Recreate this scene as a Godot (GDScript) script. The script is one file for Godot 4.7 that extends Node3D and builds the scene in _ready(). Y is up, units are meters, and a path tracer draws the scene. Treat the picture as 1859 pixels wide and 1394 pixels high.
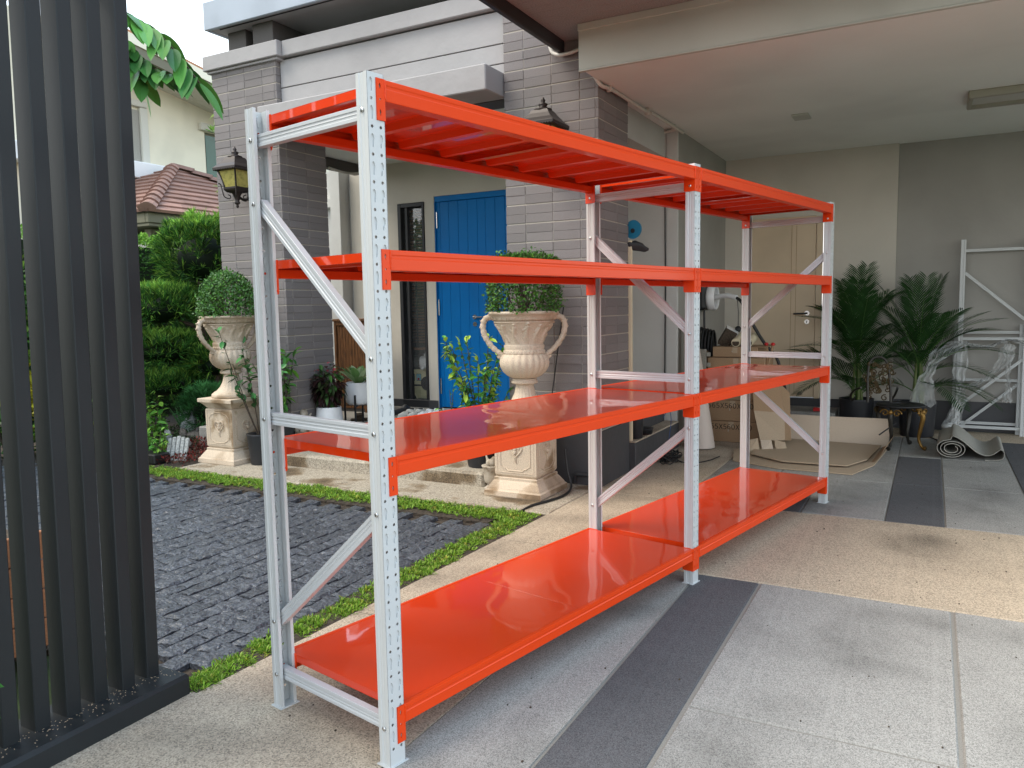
extends Node3D
# Axes: +x runs from the street towards the house, +z to the right along the house front, y is up (metres).
var rng := RandomNumberGenerator.new()
var used := {}
var M := {}
var T := {}


# ---------------------------------------------------------------- mesh builder
class MB:
	var v := PackedVector3Array()
	var n := PackedVector3Array()
	var c := PackedColorArray()
	var uv := PackedVector2Array()
	var col := Color(1, 1, 1)

	func tri_n(a: Vector3, b: Vector3, d: Vector3, na: Vector3, nb: Vector3, nd: Vector3) -> void:
		v.append(a); v.append(d); v.append(b)
		n.append(na); n.append(nd); n.append(nb)
		c.append(col); c.append(col); c.append(col)
		uv.append(Vector2.ZERO); uv.append(Vector2.ZERO); uv.append(Vector2.ZERO)

	func tri(a: Vector3, b: Vector3, d: Vector3) -> void:
		var m := (b - a).cross(d - a)
		if m.length_squared() < 1e-18:
			return
		m = m.normalized()
		tri_n(a, b, d, m, m, m)

	func tri_out(a: Vector3, b: Vector3, d: Vector3, o: Vector3) -> void:
		if (b - a).cross(d - a).dot(o) < 0.0:
			tri(a, d, b)
		else:
			tri(a, b, d)

	func quad(a: Vector3, b: Vector3, d: Vector3, e: Vector3) -> void:
		tri(a, b, d)
		tri(a, d, e)

	func quad_out(a: Vector3, b: Vector3, d: Vector3, e: Vector3, o: Vector3) -> void:
		tri_out(a, b, d, o)
		tri_out(a, d, e, o)

	func box(at: Vector3, s: Vector3, b := 0.0, xf := Transform3D.IDENTITY) -> void:
		var h := s * 0.5
		b = minf(b, minf(h.x, minf(h.y, h.z)) * 0.9)
		for k in 3:
			var i := (k + 1) % 3
			var j := (k + 2) % 3
			for sg in [-1.0, 1.0]:
				var q := []
				for w in [[-1.0, -1.0], [1.0, -1.0], [1.0, 1.0], [-1.0, 1.0]]:
					var p := Vector3.ZERO
					p[k] = sg * h[k]
					p[i] = w[0] * (h[i] - b)
					p[j] = w[1] * (h[j] - b)
					q.append(xf * (at + p))
				var o := Vector3.ZERO
				o[k] = sg
				quad_out(q[0], q[1], q[2], q[3], xf.basis * o)
			if b > 0.0:
				for si in [-1.0, 1.0]:
					for sj in [-1.0, 1.0]:
						var q2 := []
						for w in [[0, -1.0], [0, 1.0], [1, 1.0], [1, -1.0]]:
							var p := Vector3.ZERO
							p[k] = w[1] * (h[k] - b)
							p[i] = si * (h[i] if w[0] == 0 else h[i] - b)
							p[j] = sj * (h[j] - b if w[0] == 0 else h[j])
							q2.append(xf * (at + p))
						var o2 := Vector3.ZERO
						o2[i] = si
						o2[j] = sj
						quad_out(q2[0], q2[1], q2[2], q2[3], xf.basis * o2)
		if b > 0.0:
			for sx in [-1.0, 1.0]:
				for sy in [-1.0, 1.0]:
					for sz in [-1.0, 1.0]:
						var g := Vector3(sx, sy, sz)
						var a := at + g * (h - Vector3(0, b, b))
						var d := at + g * (h - Vector3(b, 0, b))
						var e := at + g * (h - Vector3(b, b, 0))
						tri_out(xf * a, xf * d, xf * e, xf.basis * g)

	# box from low corner to high corner
	func slab(lo: Vector3, hi: Vector3, b := 0.0) -> void:
		box((lo + hi) * 0.5, hi - lo, b)

	# rows of points; normals are smoothed over the grid. close joins the last column to the first
	func grid(rows: Array, close := false, flip := false) -> void:
		var nr := rows.size()
		var nc: int = rows[0].size()
		var nm := []
		for r in nr:
			var line := PackedVector3Array()
			for k in nc:
				var k0 := (k - 1 + nc) % nc if close else maxi(k - 1, 0)
				var k1 := (k + 1) % nc if close else mini(k + 1, nc - 1)
				var du: Vector3 = rows[r][k1] - rows[r][k0]
				var dv: Vector3 = rows[mini(r + 1, nr - 1)][k] - rows[maxi(r - 1, 0)][k]
				var m := du.cross(dv)
				if m.length_squared() < 1e-16:
					m = rows[r][k] - rows[clampi(nr / 2, 0, nr - 1)][k]
					if flip: m = -m
				m = m.normalized()
				line.append(-m if flip else m)
			nm.append(line)
		for r in nr - 1:
			for k in (nc if close else nc - 1):
				var k1 := (k + 1) % nc
				var a: Vector3 = rows[r][k]
				var b: Vector3 = rows[r][k1]
				var d: Vector3 = rows[r + 1][k1]
				var e: Vector3 = rows[r + 1][k]
				if flip:
					tri_n(a, d, b, nm[r][k], nm[r + 1][k1], nm[r][k1])
					tri_n(a, e, d, nm[r][k], nm[r + 1][k], nm[r + 1][k1])
				else:
					tri_n(a, b, d, nm[r][k], nm[r][k1], nm[r + 1][k1])
					tri_n(a, d, e, nm[r][k], nm[r + 1][k1], nm[r + 1][k])

	# profile of (radius, height) turned about y; shape(angle, row) scales the radius
	func lathe(prof: Array, seg := 24, at := Vector3.ZERO, shape = null, xf := Transform3D.IDENTITY) -> void:
		var rows := []
		for r in prof.size():
			var line := PackedVector3Array()
			for k in seg:
				var a := -TAU * k / seg
				var s: float = shape.call(a, r) if shape != null else 1.0
				line.append(xf * (at + Vector3(cos(a) * prof[r].x * s, prof[r].y, sin(a) * prof[r].x * s)))
			rows.append(line)
		grid(rows, true)

	func tube(pts: Array, rad, sides := 8, caps := true) -> void:
		var rows := []
		var m := pts.size()
		var up := Vector3.UP
		for i in m:
			var d: Vector3 = (pts[mini(i + 1, m - 1)] - pts[maxi(i - 1, 0)]).normalized()
			if i == 0 and absf(d.dot(up)) > 0.9:
				up = Vector3.RIGHT
			var x := up.cross(d).normalized()
			up = d.cross(x).normalized()
			var r: float = rad[i] if rad is Array else rad
			var line := PackedVector3Array()
			for k in sides:
				var a := TAU * k / sides
				line.append(pts[i] + (x * cos(a) + up * sin(a)) * r)
			rows.append(line)
		grid(rows, true)
		if caps:
			for e in [0, m - 1]:
				var d: Vector3 = (pts[1] - pts[0]) if e == 0 else (pts[m - 1] - pts[m - 2])
				if e == 0: d = -d
				for k in range(1, sides - 1):
					tri_out(rows[e][0], rows[e][k], rows[e][k + 1], d)

	# polygon in x, y pushed along z from z0 to z1
	func extrude(poly: PackedVector2Array, z0: float, z1: float, xf := Transform3D.IDENTITY, caps := true) -> void:
		if Geometry2D.is_polygon_clockwise(poly):
			poly.reverse()
		var m := poly.size()
		for i in m:
			var a := poly[i]
			var b := poly[(i + 1) % m]
			var o := Vector3(b.y - a.y, a.x - b.x, 0)
			quad_out(xf * Vector3(a.x, a.y, z0), xf * Vector3(b.x, b.y, z0), xf * Vector3(b.x, b.y, z1), xf * Vector3(a.x, a.y, z1), xf.basis * o)
		if caps:
			var t := Geometry2D.triangulate_polygon(poly)
			for i in range(0, t.size(), 3):
				for z in [z0, z1]:
					tri_out(xf * Vector3(poly[t[i]].x, poly[t[i]].y, z), xf * Vector3(poly[t[i + 1]].x, poly[t[i + 1]].y, z), xf * Vector3(poly[t[i + 2]].x, poly[t[i + 2]].y, z), xf.basis * Vector3(0, 0, -1.0 if z == z0 else 1.0) * (1.0 if z1 > z0 else -1.0))

	# thin folded sheet: an open polyline in x, y given a thickness, pushed along z
	func sheet(line: Array, t: float, z0: float, z1: float, xf := Transform3D.IDENTITY) -> void:
		var m := line.size()
		var inner := []
		for i in m:
			var d0: Vector2 = (line[i] - line[maxi(i - 1, 0)]).normalized()
			var d1: Vector2 = (line[mini(i + 1, m - 1)] - line[i]).normalized()
			if i == 0: d0 = d1
			if i == m - 1: d1 = d0
			var q := (d0 + d1).normalized()
			var w := Vector2(-q.y, q.x) / maxf(0.35, q.dot(d1))
			inner.append(line[i] + w * t)
		var poly := PackedVector2Array(line)
		inner.reverse()
		poly.append_array(PackedVector2Array(inner))
		for i in m - 1:
			var cap := [line[i], line[i + 1], inner[m - 2 - i], inner[m - 1 - i]]
			for z in [z0, z1]:
				quad_out(xf * Vector3(cap[0].x, cap[0].y, z), xf * Vector3(cap[1].x, cap[1].y, z), xf * Vector3(cap[2].x, cap[2].y, z), xf * Vector3(cap[3].x, cap[3].y, z), xf.basis * Vector3(0, 0, -1.0 if z == z0 else 1.0))
		extrude_open(poly, z0, z1, xf)

	func extrude_open(poly: PackedVector2Array, z0: float, z1: float, xf: Transform3D) -> void:
		var cw := Geometry2D.is_polygon_clockwise(poly)
		var m := poly.size()
		for i in m:
			var a := poly[i]
			var b := poly[(i + 1) % m]
			var o := Vector3(b.y - a.y, a.x - b.x, 0) * (-1.0 if cw else 1.0)
			quad_out(xf * Vector3(a.x, a.y, z0), xf * Vector3(b.x, b.y, z0), xf * Vector3(b.x, b.y, z1), xf * Vector3(a.x, a.y, z1), xf.basis * o)

	# plate rectangle in x, y (z = 0 front, z = -t back) pierced by one hole that is star-shaped about q
	func pierced(x0: float, y0: float, x1: float, y1: float, q: Vector2, hole: Array, t: float, pressed := 0.0) -> void:
		var m := hole.size()
		var rim := []
		for p in hole:
			var d: Vector2 = p - q
			var s := 1e9
			if d.x > 1e-9: s = minf(s, (x1 - q.x) / d.x)
			if d.x < -1e-9: s = minf(s, (x0 - q.x) / d.x)
			if d.y > 1e-9: s = minf(s, (y1 - q.y) / d.y)
			if d.y < -1e-9: s = minf(s, (y0 - q.y) / d.y)
			rim.append(q + d * s)
		var corners := [Vector2(x0, y0), Vector2(x1, y0), Vector2(x1, y1), Vector2(x0, y1)]
		for i in m:
			var j := (i + 1) % m
			var chain := [rim[i]]
			for k in corners:
				var di: Vector2 = rim[i] - q
				var dj: Vector2 = rim[j] - q
				var dk: Vector2 = k - q
				if di.cross(dk) > 1e-9 and dk.cross(dj) > 1e-9:
					chain.append(k)
			chain.append(rim[j])
			for z in [0.0, -t]:
				var o := Vector3(0, 0, 1.0 if z == 0.0 else -1.0)
				for k in chain.size() - 1:
					tri_out(Vector3(hole[i].x, hole[i].y, z), Vector3(chain[k].x, chain[k].y, z), Vector3(chain[k + 1].x, chain[k + 1].y, z), o)
				tri_out(Vector3(hole[i].x, hole[i].y, z), Vector3(rim[j].x, rim[j].y, z), Vector3(hole[j].x, hole[j].y, z), o)
			if pressed > 0.0:
				# a pressed, closed dimple instead of an open hole
				var f := Vector3(q.x, q.y, -pressed)
				var a0 := Vector3(lerpf(q.x, hole[i].x, 0.86), lerpf(q.y, hole[i].y, 0.9), -pressed)
				var b0 := Vector3(lerpf(q.x, hole[j].x, 0.86), lerpf(q.y, hole[j].y, 0.9), -pressed)
				var en: Vector2 = q - (hole[i] + hole[j]) * 0.5
				quad_out(Vector3(hole[i].x, hole[i].y, 0), Vector3(hole[j].x, hole[j].y, 0), b0, a0, Vector3(en.x, en.y, 0.004))
				tri_out(a0, b0, f, Vector3(0, 0, 1))
				var bk := Vector3(0, 0, -t)
				quad_out(Vector3(hole[i].x, hole[i].y, -t), Vector3(hole[j].x, hole[j].y, -t), b0 + bk, a0 + bk, Vector3(-en.x, -en.y, -0.004))
				tri_out(a0 + bk, b0 + bk, f + bk, Vector3(0, 0, -1))
				continue
			var e: Vector2 = q - (hole[i] + hole[j]) * 0.5
			quad_out(Vector3(hole[i].x, hole[i].y, 0), Vector3(hole[j].x, hole[j].y, 0), Vector3(hole[j].x, hole[j].y, -t), Vector3(hole[i].x, hole[i].y, -t), Vector3(e.x, e.y, 0))

	func ball(at: Vector3, r: Vector3, seg := 12, rings := 8, xf := Transform3D.IDENTITY) -> void:
		var rows := []
		for i in rings + 1:
			var p := -PI / 2 + PI * i / rings
			var line := PackedVector3Array()
			for k in seg:
				var a := -TAU * k / seg
				line.append(xf * (at + Vector3(cos(a) * cos(p) * r.x, sin(p) * r.y, sin(a) * cos(p) * r.z)))
			rows.append(line)
		grid(rows, true)

	# folded leaf from base along dir; side is across it, nrm its upper face
	func leaf(b: Vector3, dir: Vector3, nrm: Vector3, l: float, w: float, segs := 1, droop := 0.0, fold := 0.25) -> void:
		var side := dir.cross(nrm).normalized()
		nrm = side.cross(dir).normalized()
		if segs <= 1:
			var mid := b + dir * l * 0.45 - nrm * (fold * w * 0.5)
			var tip := b + dir * l - Vector3.UP * droop * l
			var p := mid + side * w * 0.5 + nrm * (fold * w)
			var q := mid - side * w * 0.5 + nrm * (fold * w)
			tri_out(b, p, tip, nrm)
			tri_out(b, tip, q, nrm)
			return
		var ce := []
		var le := []
		var ri := []
		for i in segs + 1:
			var t := float(i) / segs
			var p := b + dir * l * t - Vector3.UP * droop * l * t * t
			var ww := w * 0.5 * pow(sin(PI * (0.03 + 0.97 * pow(t, 0.92))), 0.7)
			if i == segs: ww = 0.0
			ce.append(p)
			le.append(p + side * ww + nrm * ww * fold)
			ri.append(p - side * ww + nrm * ww * fold)
		for i in segs:
			for e in [le, ri]:
				var k := 1.0 if e == le else -1.0
				var m := (nrm - side * fold * k).normalized()
				if k > 0:
					tri_n(ce[i], e[i], e[i + 1], m, m, m)
					tri_n(ce[i], e[i + 1], ce[i + 1], m, m, m)
				else:
					tri_n(ce[i], e[i + 1], e[i], m, m, m)
					tri_n(ce[i], ce[i + 1], e[i + 1], m, m, m)

	func add(o: MB, xf: Transform3D) -> void:
		for i in o.v.size():
			v.append(xf * o.v[i])
			n.append((xf.basis * o.n[i]).normalized())
			c.append(o.c[i])
			uv.append(o.uv[i])

	func mesh() -> ArrayMesh:
		var a := []
		a.resize(Mesh.ARRAY_MAX)
		a[Mesh.ARRAY_VERTEX] = v
		a[Mesh.ARRAY_NORMAL] = n
		a[Mesh.ARRAY_COLOR] = c
		a[Mesh.ARRAY_TEX_UV] = uv
		var m := ArrayMesh.new()
		m.add_surface_from_arrays(Mesh.PRIMITIVE_TRIANGLES, a)
		return m


# ---------------------------------------------------------------- bodies from joined capsules (surface nets)
func body(mb: MB, bones: Array, cell: float, k := 0.02, paint = null) -> void:
	var lo := Vector3(1e9, 1e9, 1e9)
	var hi := -lo
	for b in bones:
		var r := maxf(b[2], b[3]) + cell * 2.0
		for p in [b[0], b[1]]:
			lo = lo.min(p - Vector3(r, r, r))
			hi = hi.max(p + Vector3(r, r, r))
	var nx := int((hi.x - lo.x) / cell) + 2
	var ny := int((hi.y - lo.y) / cell) + 2
	var nz := int((hi.z - lo.z) / cell) + 2
	var f := PackedFloat32Array()
	f.resize(nx * ny * nz)
	f.fill(1.0)
	var acc := PackedFloat32Array()
	acc.resize(nx * ny * nz)
	for b in bones:
		var a: Vector3 = b[0]
		var ab: Vector3 = b[1] - b[0]
		var l2 := maxf(ab.length_squared(), 1e-9)
		var r := maxf(b[2], b[3]) + k * 2.5 + cell
		var p0: Vector3 = (a.min(b[1]) - Vector3(r, r, r) - lo) / cell
		var p1: Vector3 = (a.max(b[1]) + Vector3(r, r, r) - lo) / cell
		for z in range(maxi(0, int(p0.z)), mini(nz, int(p1.z) + 2)):
			for y in range(maxi(0, int(p0.y)), mini(ny, int(p1.y) + 2)):
				for x in range(maxi(0, int(p0.x)), mini(nx, int(p1.x) + 2)):
					var p := lo + Vector3(x, y, z) * cell
					var t := clampf((p - a).dot(ab) / l2, 0.0, 1.0)
					var d := (p - a - ab * t).length() - lerpf(b[2], b[3], t)
					acc[(z * ny + y) * nx + x] += exp(-d / k * 1.6)
	for i in f.size():
		if acc[i] > 1e-12:
			f[i] = -log(acc[i]) * k / 1.6
	var at := {}
	var pos := PackedVector3Array()
	for z in nz - 1:
		for y in ny - 1:
			for x in nx - 1:
				var s := Vector3.ZERO
				var m := 0
				var i0 := (z * ny + y) * nx + x
				var inside := 0
				for q in 8:
					if f[i0 + (q & 1) + ((q >> 1) & 1) * nx + (q >> 2) * nx * ny] < 0.0: inside += 1
				if inside == 0 or inside == 8:
					continue
				for e in [[0, 1], [2, 3], [4, 5], [6, 7], [0, 2], [1, 3], [4, 6], [5, 7], [0, 4], [1, 5], [2, 6], [3, 7]]:
					var qa := Vector3(e[0] & 1, (e[0] >> 1) & 1, e[0] >> 2)
					var qb := Vector3(e[1] & 1, (e[1] >> 1) & 1, e[1] >> 2)
					var fa := f[i0 + int(qa.x) + int(qa.y) * nx + int(qa.z) * nx * ny]
					var fb := f[i0 + int(qb.x) + int(qb.y) * nx + int(qb.z) * nx * ny]
					if (fa < 0.0) != (fb < 0.0):
						s += qa.lerp(qb, fa / (fa - fb))
						m += 1
				at[i0] = pos.size()
				pos.append(lo + (Vector3(x, y, z) + s / m) * cell)
	var faces := []
	var nr := PackedVector3Array()
	nr.resize(pos.size())
	var step := [1, nx, nx * ny]
	for i0 in at:
		for ax in 3:
			var u: int = step[(ax + 1) % 3]
			var w: int = step[(ax + 2) % 3]
			var j: int = i0 + step[ax]
			if j >= f.size() or (f[i0] < 0.0) == (f[j] < 0.0):
				continue
			if at.has(i0 - u) and at.has(i0 - w) and at.has(i0 - u - w):
				var q := [at[i0], at[i0 - u], at[i0 - u - w], at[i0 - w]]
				if f[i0] >= 0.0: q.reverse()
				faces.append(q)
				var m := (pos[q[2]] - pos[q[0]]).cross(pos[q[3]] - pos[q[1]])
				for h in q: nr[h] += m
	for q in faces:
		var keep := mb.col
		if paint != null: mb.col = paint.call(pos[q[0]])
		var g := [nr[q[0]].normalized(), nr[q[1]].normalized(), nr[q[2]].normalized(), nr[q[3]].normalized()]
		mb.tri_n(pos[q[0]], pos[q[1]], pos[q[2]], g[0], g[1], g[2])
		mb.tri_n(pos[q[0]], pos[q[2]], pos[q[3]], g[0], g[2], g[3])
		mb.col = keep


# ---------------------------------------------------------------- scene objects
func numbered(called: String) -> String:
	if not used.has(called):
		used[called] = 0
		return called
	used[called] += 1
	return "%s_%03d" % [called, used[called]]

func tag(o: Node3D, label: String, category: String, group := "") -> Node3D:
	o.set_meta("label", label)
	o.set_meta("category", category)
	if group: o.set_meta("group", group)
	return o

func thing(called: String, label: String, category: String, at := Vector3.ZERO, turn := 0.0, group := "") -> Node3D:
	var o := Node3D.new()
	o.name = numbered(called)
	add_child(o)
	o.position = at
	o.rotation.y = turn
	return tag(o, label, category, group)

func part(called: String, shape, mat: Material, parent: Node3D, xf := Transform3D.IDENTITY) -> MeshInstance3D:
	var o := MeshInstance3D.new()
	o.name = called
	o.mesh = shape.mesh() if shape is MB else shape
	o.material_override = mat
	o.transform = xf
	parent.add_child(o, true)
	return o

func solo(called: String, shape, mat: Material, label: String, category: String, group := "") -> MeshInstance3D:
	var o := part(numbered(called), shape, mat, self)
	tag(o, label, category, group)
	return o

func struct(called: String, shape, mat: Material) -> MeshInstance3D:
	var o := part(numbered(called), shape, mat, self)
	o.set_meta("kind", "structure")
	return o

func stuff(o: Node3D) -> Node3D:
	o.set_meta("kind", "stuff")
	return o

func at_xf(p: Vector3, turn := 0.0) -> Transform3D:
	return Transform3D(Basis(Vector3.UP, turn), p)

func slab_mb(lo: Vector3, hi: Vector3, b := 0.0) -> MB:
	var m := MB.new()
	m.slab(lo, hi, b)
	return m

func tube_mb(pts: Array, rad, sides := 8) -> MB:
	var m := MB.new()
	m.tube(pts, rad, sides)
	return m

func bend(pts: Array, steps := 6) -> Array:
	var c := Curve3D.new()
	for i in pts.size():
		var d: Vector3 = (pts[mini(i + 1, pts.size() - 1)] - pts[maxi(i - 1, 0)]) / 6.0
		c.add_point(pts[i], -d, d)
	var out := []
	for i in (pts.size() - 1) * steps + 1:
		out.append(c.sample(mini(i / steps, pts.size() - 2), float(i) / steps - mini(i / steps, pts.size() - 2)))
	return out

func rv(s := 1.0) -> Vector3:
	return Vector3(rng.randf_range(-s, s), rng.randf_range(-s, s), rng.randf_range(-s, s))

func ru() -> Vector3:
	var a := rng.randf() * TAU
	var y := rng.randf_range(-1, 1)
	var r := sqrt(1 - y * y)
	return Vector3(r * cos(a), y, r * sin(a))

func mixc(a: Color, b: Color, t: float) -> Color:
	return a.lerp(b, t)


# ---------------------------------------------------------------- materials
func ntex(called: String, kind: int, freq: float, ramp: Array, size := 512, oct := 4, ret := -1, normal := 0.0, seed_ := 1) -> NoiseTexture2D:
	var f := FastNoiseLite.new()
	f.noise_type = kind
	f.frequency = freq
	f.seed = seed_
	f.fractal_octaves = oct
	f.fractal_type = FastNoiseLite.FRACTAL_FBM if oct > 1 else FastNoiseLite.FRACTAL_NONE
	if ret >= 0: f.cellular_return_type = ret
	var t := NoiseTexture2D.new()
	t.width = size
	t.height = size
	t.seamless = true
	t.noise = f
	if normal > 0.0:
		t.as_normal_map = true
		t.bump_strength = normal
	elif ramp:
		var g := Gradient.new()
		var offs := PackedFloat32Array()
		var cols := PackedColorArray()
		for p in ramp:
			offs.append(p[0])
			cols.append(p[1] if p[1] is Color else Color(p[1], p[1], p[1]))
		g.offsets = offs
		g.colors = cols
		t.color_ramp = g
	T[called] = t
	return t

func mat(called: String, c: Color, rough: float, o := {}) -> StandardMaterial3D:
	var m := StandardMaterial3D.new()
	m.resource_name = called
	m.albedo_color = c.linear_to_srgb()
	m.roughness = rough
	if o.has("metal"): m.metallic = o.metal
	if o.has("spec"): m.metallic_specular = o.spec
	if o.has("tex") or o.has("nrm"):
		m.uv1_triplanar = true
		m.uv1_world_triplanar = o.get("world", true)
		m.uv1_triplanar_sharpness = 4.0
		var s: Variant = o.get("scale", 1.0)
		m.uv1_scale = s if s is Vector3 else Vector3(s, s, s)
	if o.has("tex"): m.albedo_texture = T[o.tex]
	if o.has("nrm"):
		m.normal_enabled = true
		m.normal_texture = T[o.nrm]
		m.normal_scale = o.get("bump", 1.0)
	if o.has("rtex"):
		m.roughness_texture = T[o.rtex]
	if o.has("stain"):
		m.detail_enabled = true
		m.detail_blend_mode = BaseMaterial3D.BLEND_MODE_MUL
		m.detail_albedo = T[o.stain]
		m.detail_uv_layer = BaseMaterial3D.DETAIL_UV_2
		m.uv2_triplanar = true
		m.uv2_world_triplanar = true
		var s2: float = o.get("stain_scale", 0.3)
		m.uv2_scale = Vector3(s2, s2, s2)
	if o.has("coat"):
		m.clearcoat_enabled = true
		m.clearcoat = o.coat
		m.clearcoat_roughness = o.get("coat_rough", 0.05)
	if o.get("vc", false): m.vertex_color_use_as_albedo = true
	if o.has("back"):
		m.backlight_enabled = true
		m.backlight = Color(o.back, o.back, o.back)
	if o.has("alpha"):
		m.transparency = BaseMaterial3D.TRANSPARENCY_ALPHA
		m.albedo_color.a = o.alpha
	if o.get("two", true): m.cull_mode = BaseMaterial3D.CULL_DISABLED
	M[called] = m
	return m

func make_materials() -> void:
	var SX := FastNoiseLite.TYPE_SIMPLEX_SMOOTH
	var CE := FastNoiseLite.TYPE_CELLULAR
	var PE := FastNoiseLite.TYPE_PERLIN
	ntex("pebble", CE, 0.11, [[0.0, 0.66], [0.3, 0.84], [0.6, 0.93], [0.85, 1.0], [1.0, 0.78]], 1024, 1, FastNoiseLite.RETURN_CELL_VALUE)
	ntex("pebble_n", CE, 0.11, [], 1024, 1, FastNoiseLite.RETURN_DISTANCE, 6.0)
	ntex("grain", SX, 0.09, [[0.0, 0.8], [0.5, 0.93], [1.0, 1.0]], 512, 4)
	ntex("grain_n", SX, 0.08, [], 512, 5, -1, 5.0)
	ntex("blotch", SX, 0.008, [[0.0, 0.78], [0.35, 0.93], [0.6, 1.0], [1.0, 1.0]], 512, 5, -1, 0.0, 7)
	ntex("grime", SX, 0.006, [[0.0, Color(0.4, 0.35, 0.29)], [0.3, Color(0.72, 0.66, 0.58)], [0.44, Color(1, 1, 1)], [1.0, Color(1, 1, 1)]], 512, 6, -1, 0.0, 11)
	ntex("wave_n", SX, 0.006, [], 512, 2, -1, 2.2, 5)
	ntex("rock_n", SX, 0.02, [], 512, 6, -1, 9.0, 3)
	ntex("rock", SX, 0.02, [[0.0, 0.6], [0.45, 0.85], [0.7, 1.0], [1.0, 1.0]], 512, 6, -1, 0.0, 3)
	ntex("wood", SX, 0.02, [[0.0, 0.45], [0.4, 0.8], [0.6, 1.0], [1.0, 0.7]], 512, 5, -1, 0.0, 9)
	ntex("plaster_n", SX, 0.03, [], 512, 5, -1, 2.0, 15)
	ntex("wash", SX, 0.004, [[0.0, 0.92], [0.5, 0.975], [1.0, 1.0]], 512, 4, -1, 0.0, 21)

	mat("orange", Color(0.69, 0.042, 0.003), 0.3, {"nrm": "wave_n", "scale": 1.6, "bump": 0.08, "world": false, "coat": 0.9, "coat_rough": 0.03, "spec": 0.3})
	mat("orange_beam", Color(0.72, 0.05, 0.003), 0.42, {"nrm": "wave_n", "scale": 3.0, "bump": 0.08, "world": false, "coat": 0.25, "coat_rough": 0.12, "spec": 0.3})
	mat("white_steel", Color(0.53, 0.545, 0.54), 0.38, {"coat": 0.3, "coat_rough": 0.2})
	mat("brace_steel", Color(0.52, 0.535, 0.545), 0.36, {"coat": 0.3, "coat_rough": 0.2})
	mat("dull_gold", Color(0.1, 0.065, 0.025), 0.5, {"metal": 0.6, "tex": "rock", "scale": 14.0})
	mat("bolt", Color(0.6, 0.6, 0.6), 0.3, {"metal": 1.0})
	for i in 4:
		var k: float = [0.95, 1.0, 1.05, 0.91][i]
		mat("brick%d" % i, Color(0.255 * k, 0.23 * k, 0.226 * k), 0.85, {"tex": "grain", "nrm": "grain_n", "scale": 3.0, "bump": 0.7})
	mat("mortar", Color(0.5, 0.45, 0.38), 0.9, {"tex": "grain", "scale": 4.0})
	mat("plinth", Color(0.055, 0.055, 0.06), 0.6, {"tex": "wash", "scale": 0.6, "nrm": "plaster_n", "bump": 0.3})
	mat("wall_beige", Color(0.6, 0.56, 0.49), 0.8, {"tex": "wash", "scale": 0.35, "nrm": "plaster_n", "bump": 0.25})
	mat("wall_grey", Color(0.36, 0.345, 0.315), 0.8, {"tex": "wash", "scale": 0.35, "nrm": "plaster_n", "bump": 0.25})
	mat("wall_pale", Color(0.58, 0.58, 0.56), 0.8, {"tex": "wash", "scale": 0.35, "nrm": "plaster_n", "bump": 0.25})
	mat("lintel", Color(0.36, 0.345, 0.345), 0.75, {"tex": "wash", "scale": 0.5, "nrm": "plaster_n", "bump": 0.3})
	mat("trim_dark", Color(0.1, 0.09, 0.085), 0.7, {"tex": "grain", "scale": 2.0})
	mat("fascia", Color(0.4, 0.45, 0.52), 0.7, {"tex": "wash", "scale": 0.8})
	mat("ceiling", Color(0.83, 0.86, 0.83), 0.85, {"tex": "wash", "scale": 0.25})
	mat("header", Color(0.52, 0.55, 0.5), 0.8, {"tex": "wash", "scale": 0.4})
	mat("soffit", Color(0.34, 0.32, 0.32), 0.7, {"tex": "grain", "scale": 1.5})
	mat("gutter", Color(0.025, 0.023, 0.025), 0.5)
	mat("gate", Color(0.018, 0.0215, 0.0235), 0.5, {"tex": "wash", "scale": Vector3(1.2, 0.8, 1.2), "spec": 0.4})
	mat("tan_stone", Color(0.66, 0.53, 0.38), 0.85, {"tex": "pebble", "nrm": "pebble_n", "scale": 2.0, "bump": 0.3, "stain": "wash", "stain_scale": 0.6})
	mat("walk_stone", Color(0.56, 0.47, 0.36), 0.85, {"tex": "pebble", "nrm": "pebble_n", "scale": 2.0, "bump": 0.3, "stain": "blotch", "stain_scale": 0.35})
	mat("step_stone", Color(0.5, 0.44, 0.35), 0.85, {"tex": "pebble", "nrm": "pebble_n", "scale": 1.2, "bump": 0.9, "stain": "grime", "stain_scale": 0.45})
	mat("grey_stone", Color(0.44, 0.422, 0.385), 0.88, {"tex": "pebble", "nrm": "pebble_n", "scale": 3.2, "bump": 0.12, "stain": "blotch", "stain_scale": 0.28, "spec": 0.3})
	mat("dark_stone", Color(0.155, 0.152, 0.155), 0.88, {"tex": "pebble", "nrm": "pebble_n", "scale": 3.2, "bump": 0.15, "stain": "wash", "stain_scale": 0.5, "spec": 0.3})
	mat("joint", Color(0.3, 0.28, 0.245), 0.95, {"tex": "grain", "scale": 3.0})
	for i in 4:
		var k: float = [0.85, 1.0, 1.12, 0.93][i]
		mat("slate%d" % i, Color(0.095 * k, 0.104 * k, 0.124 * k), 0.3, {"tex": "rock", "nrm": "rock_n", "scale": 4.5, "bump": 1.1})
	mat("soil", Color(0.06, 0.045, 0.032), 0.95, {"tex": "rock", "nrm": "rock_n", "scale": 2.0})
	mat("lawn", Color(0.05, 0.08, 0.025), 0.95, {"tex": "rock", "scale": 0.5})
	mat("leaf", Color(1, 1, 1), 0.55, {"vc": true, "back": 0.5, "spec": 0.3})
	mat("leaf_gloss", Color(1, 1, 1), 0.42, {"vc": true, "back": 0.4, "spec": 0.35})
	mat("paint", Color(1, 1, 1), 0.6, {"vc": true})
	mat("bark", Color(0.09, 0.065, 0.045), 0.9, {"tex": "rock", "nrm": "rock_n", "scale": 6.0})
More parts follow.
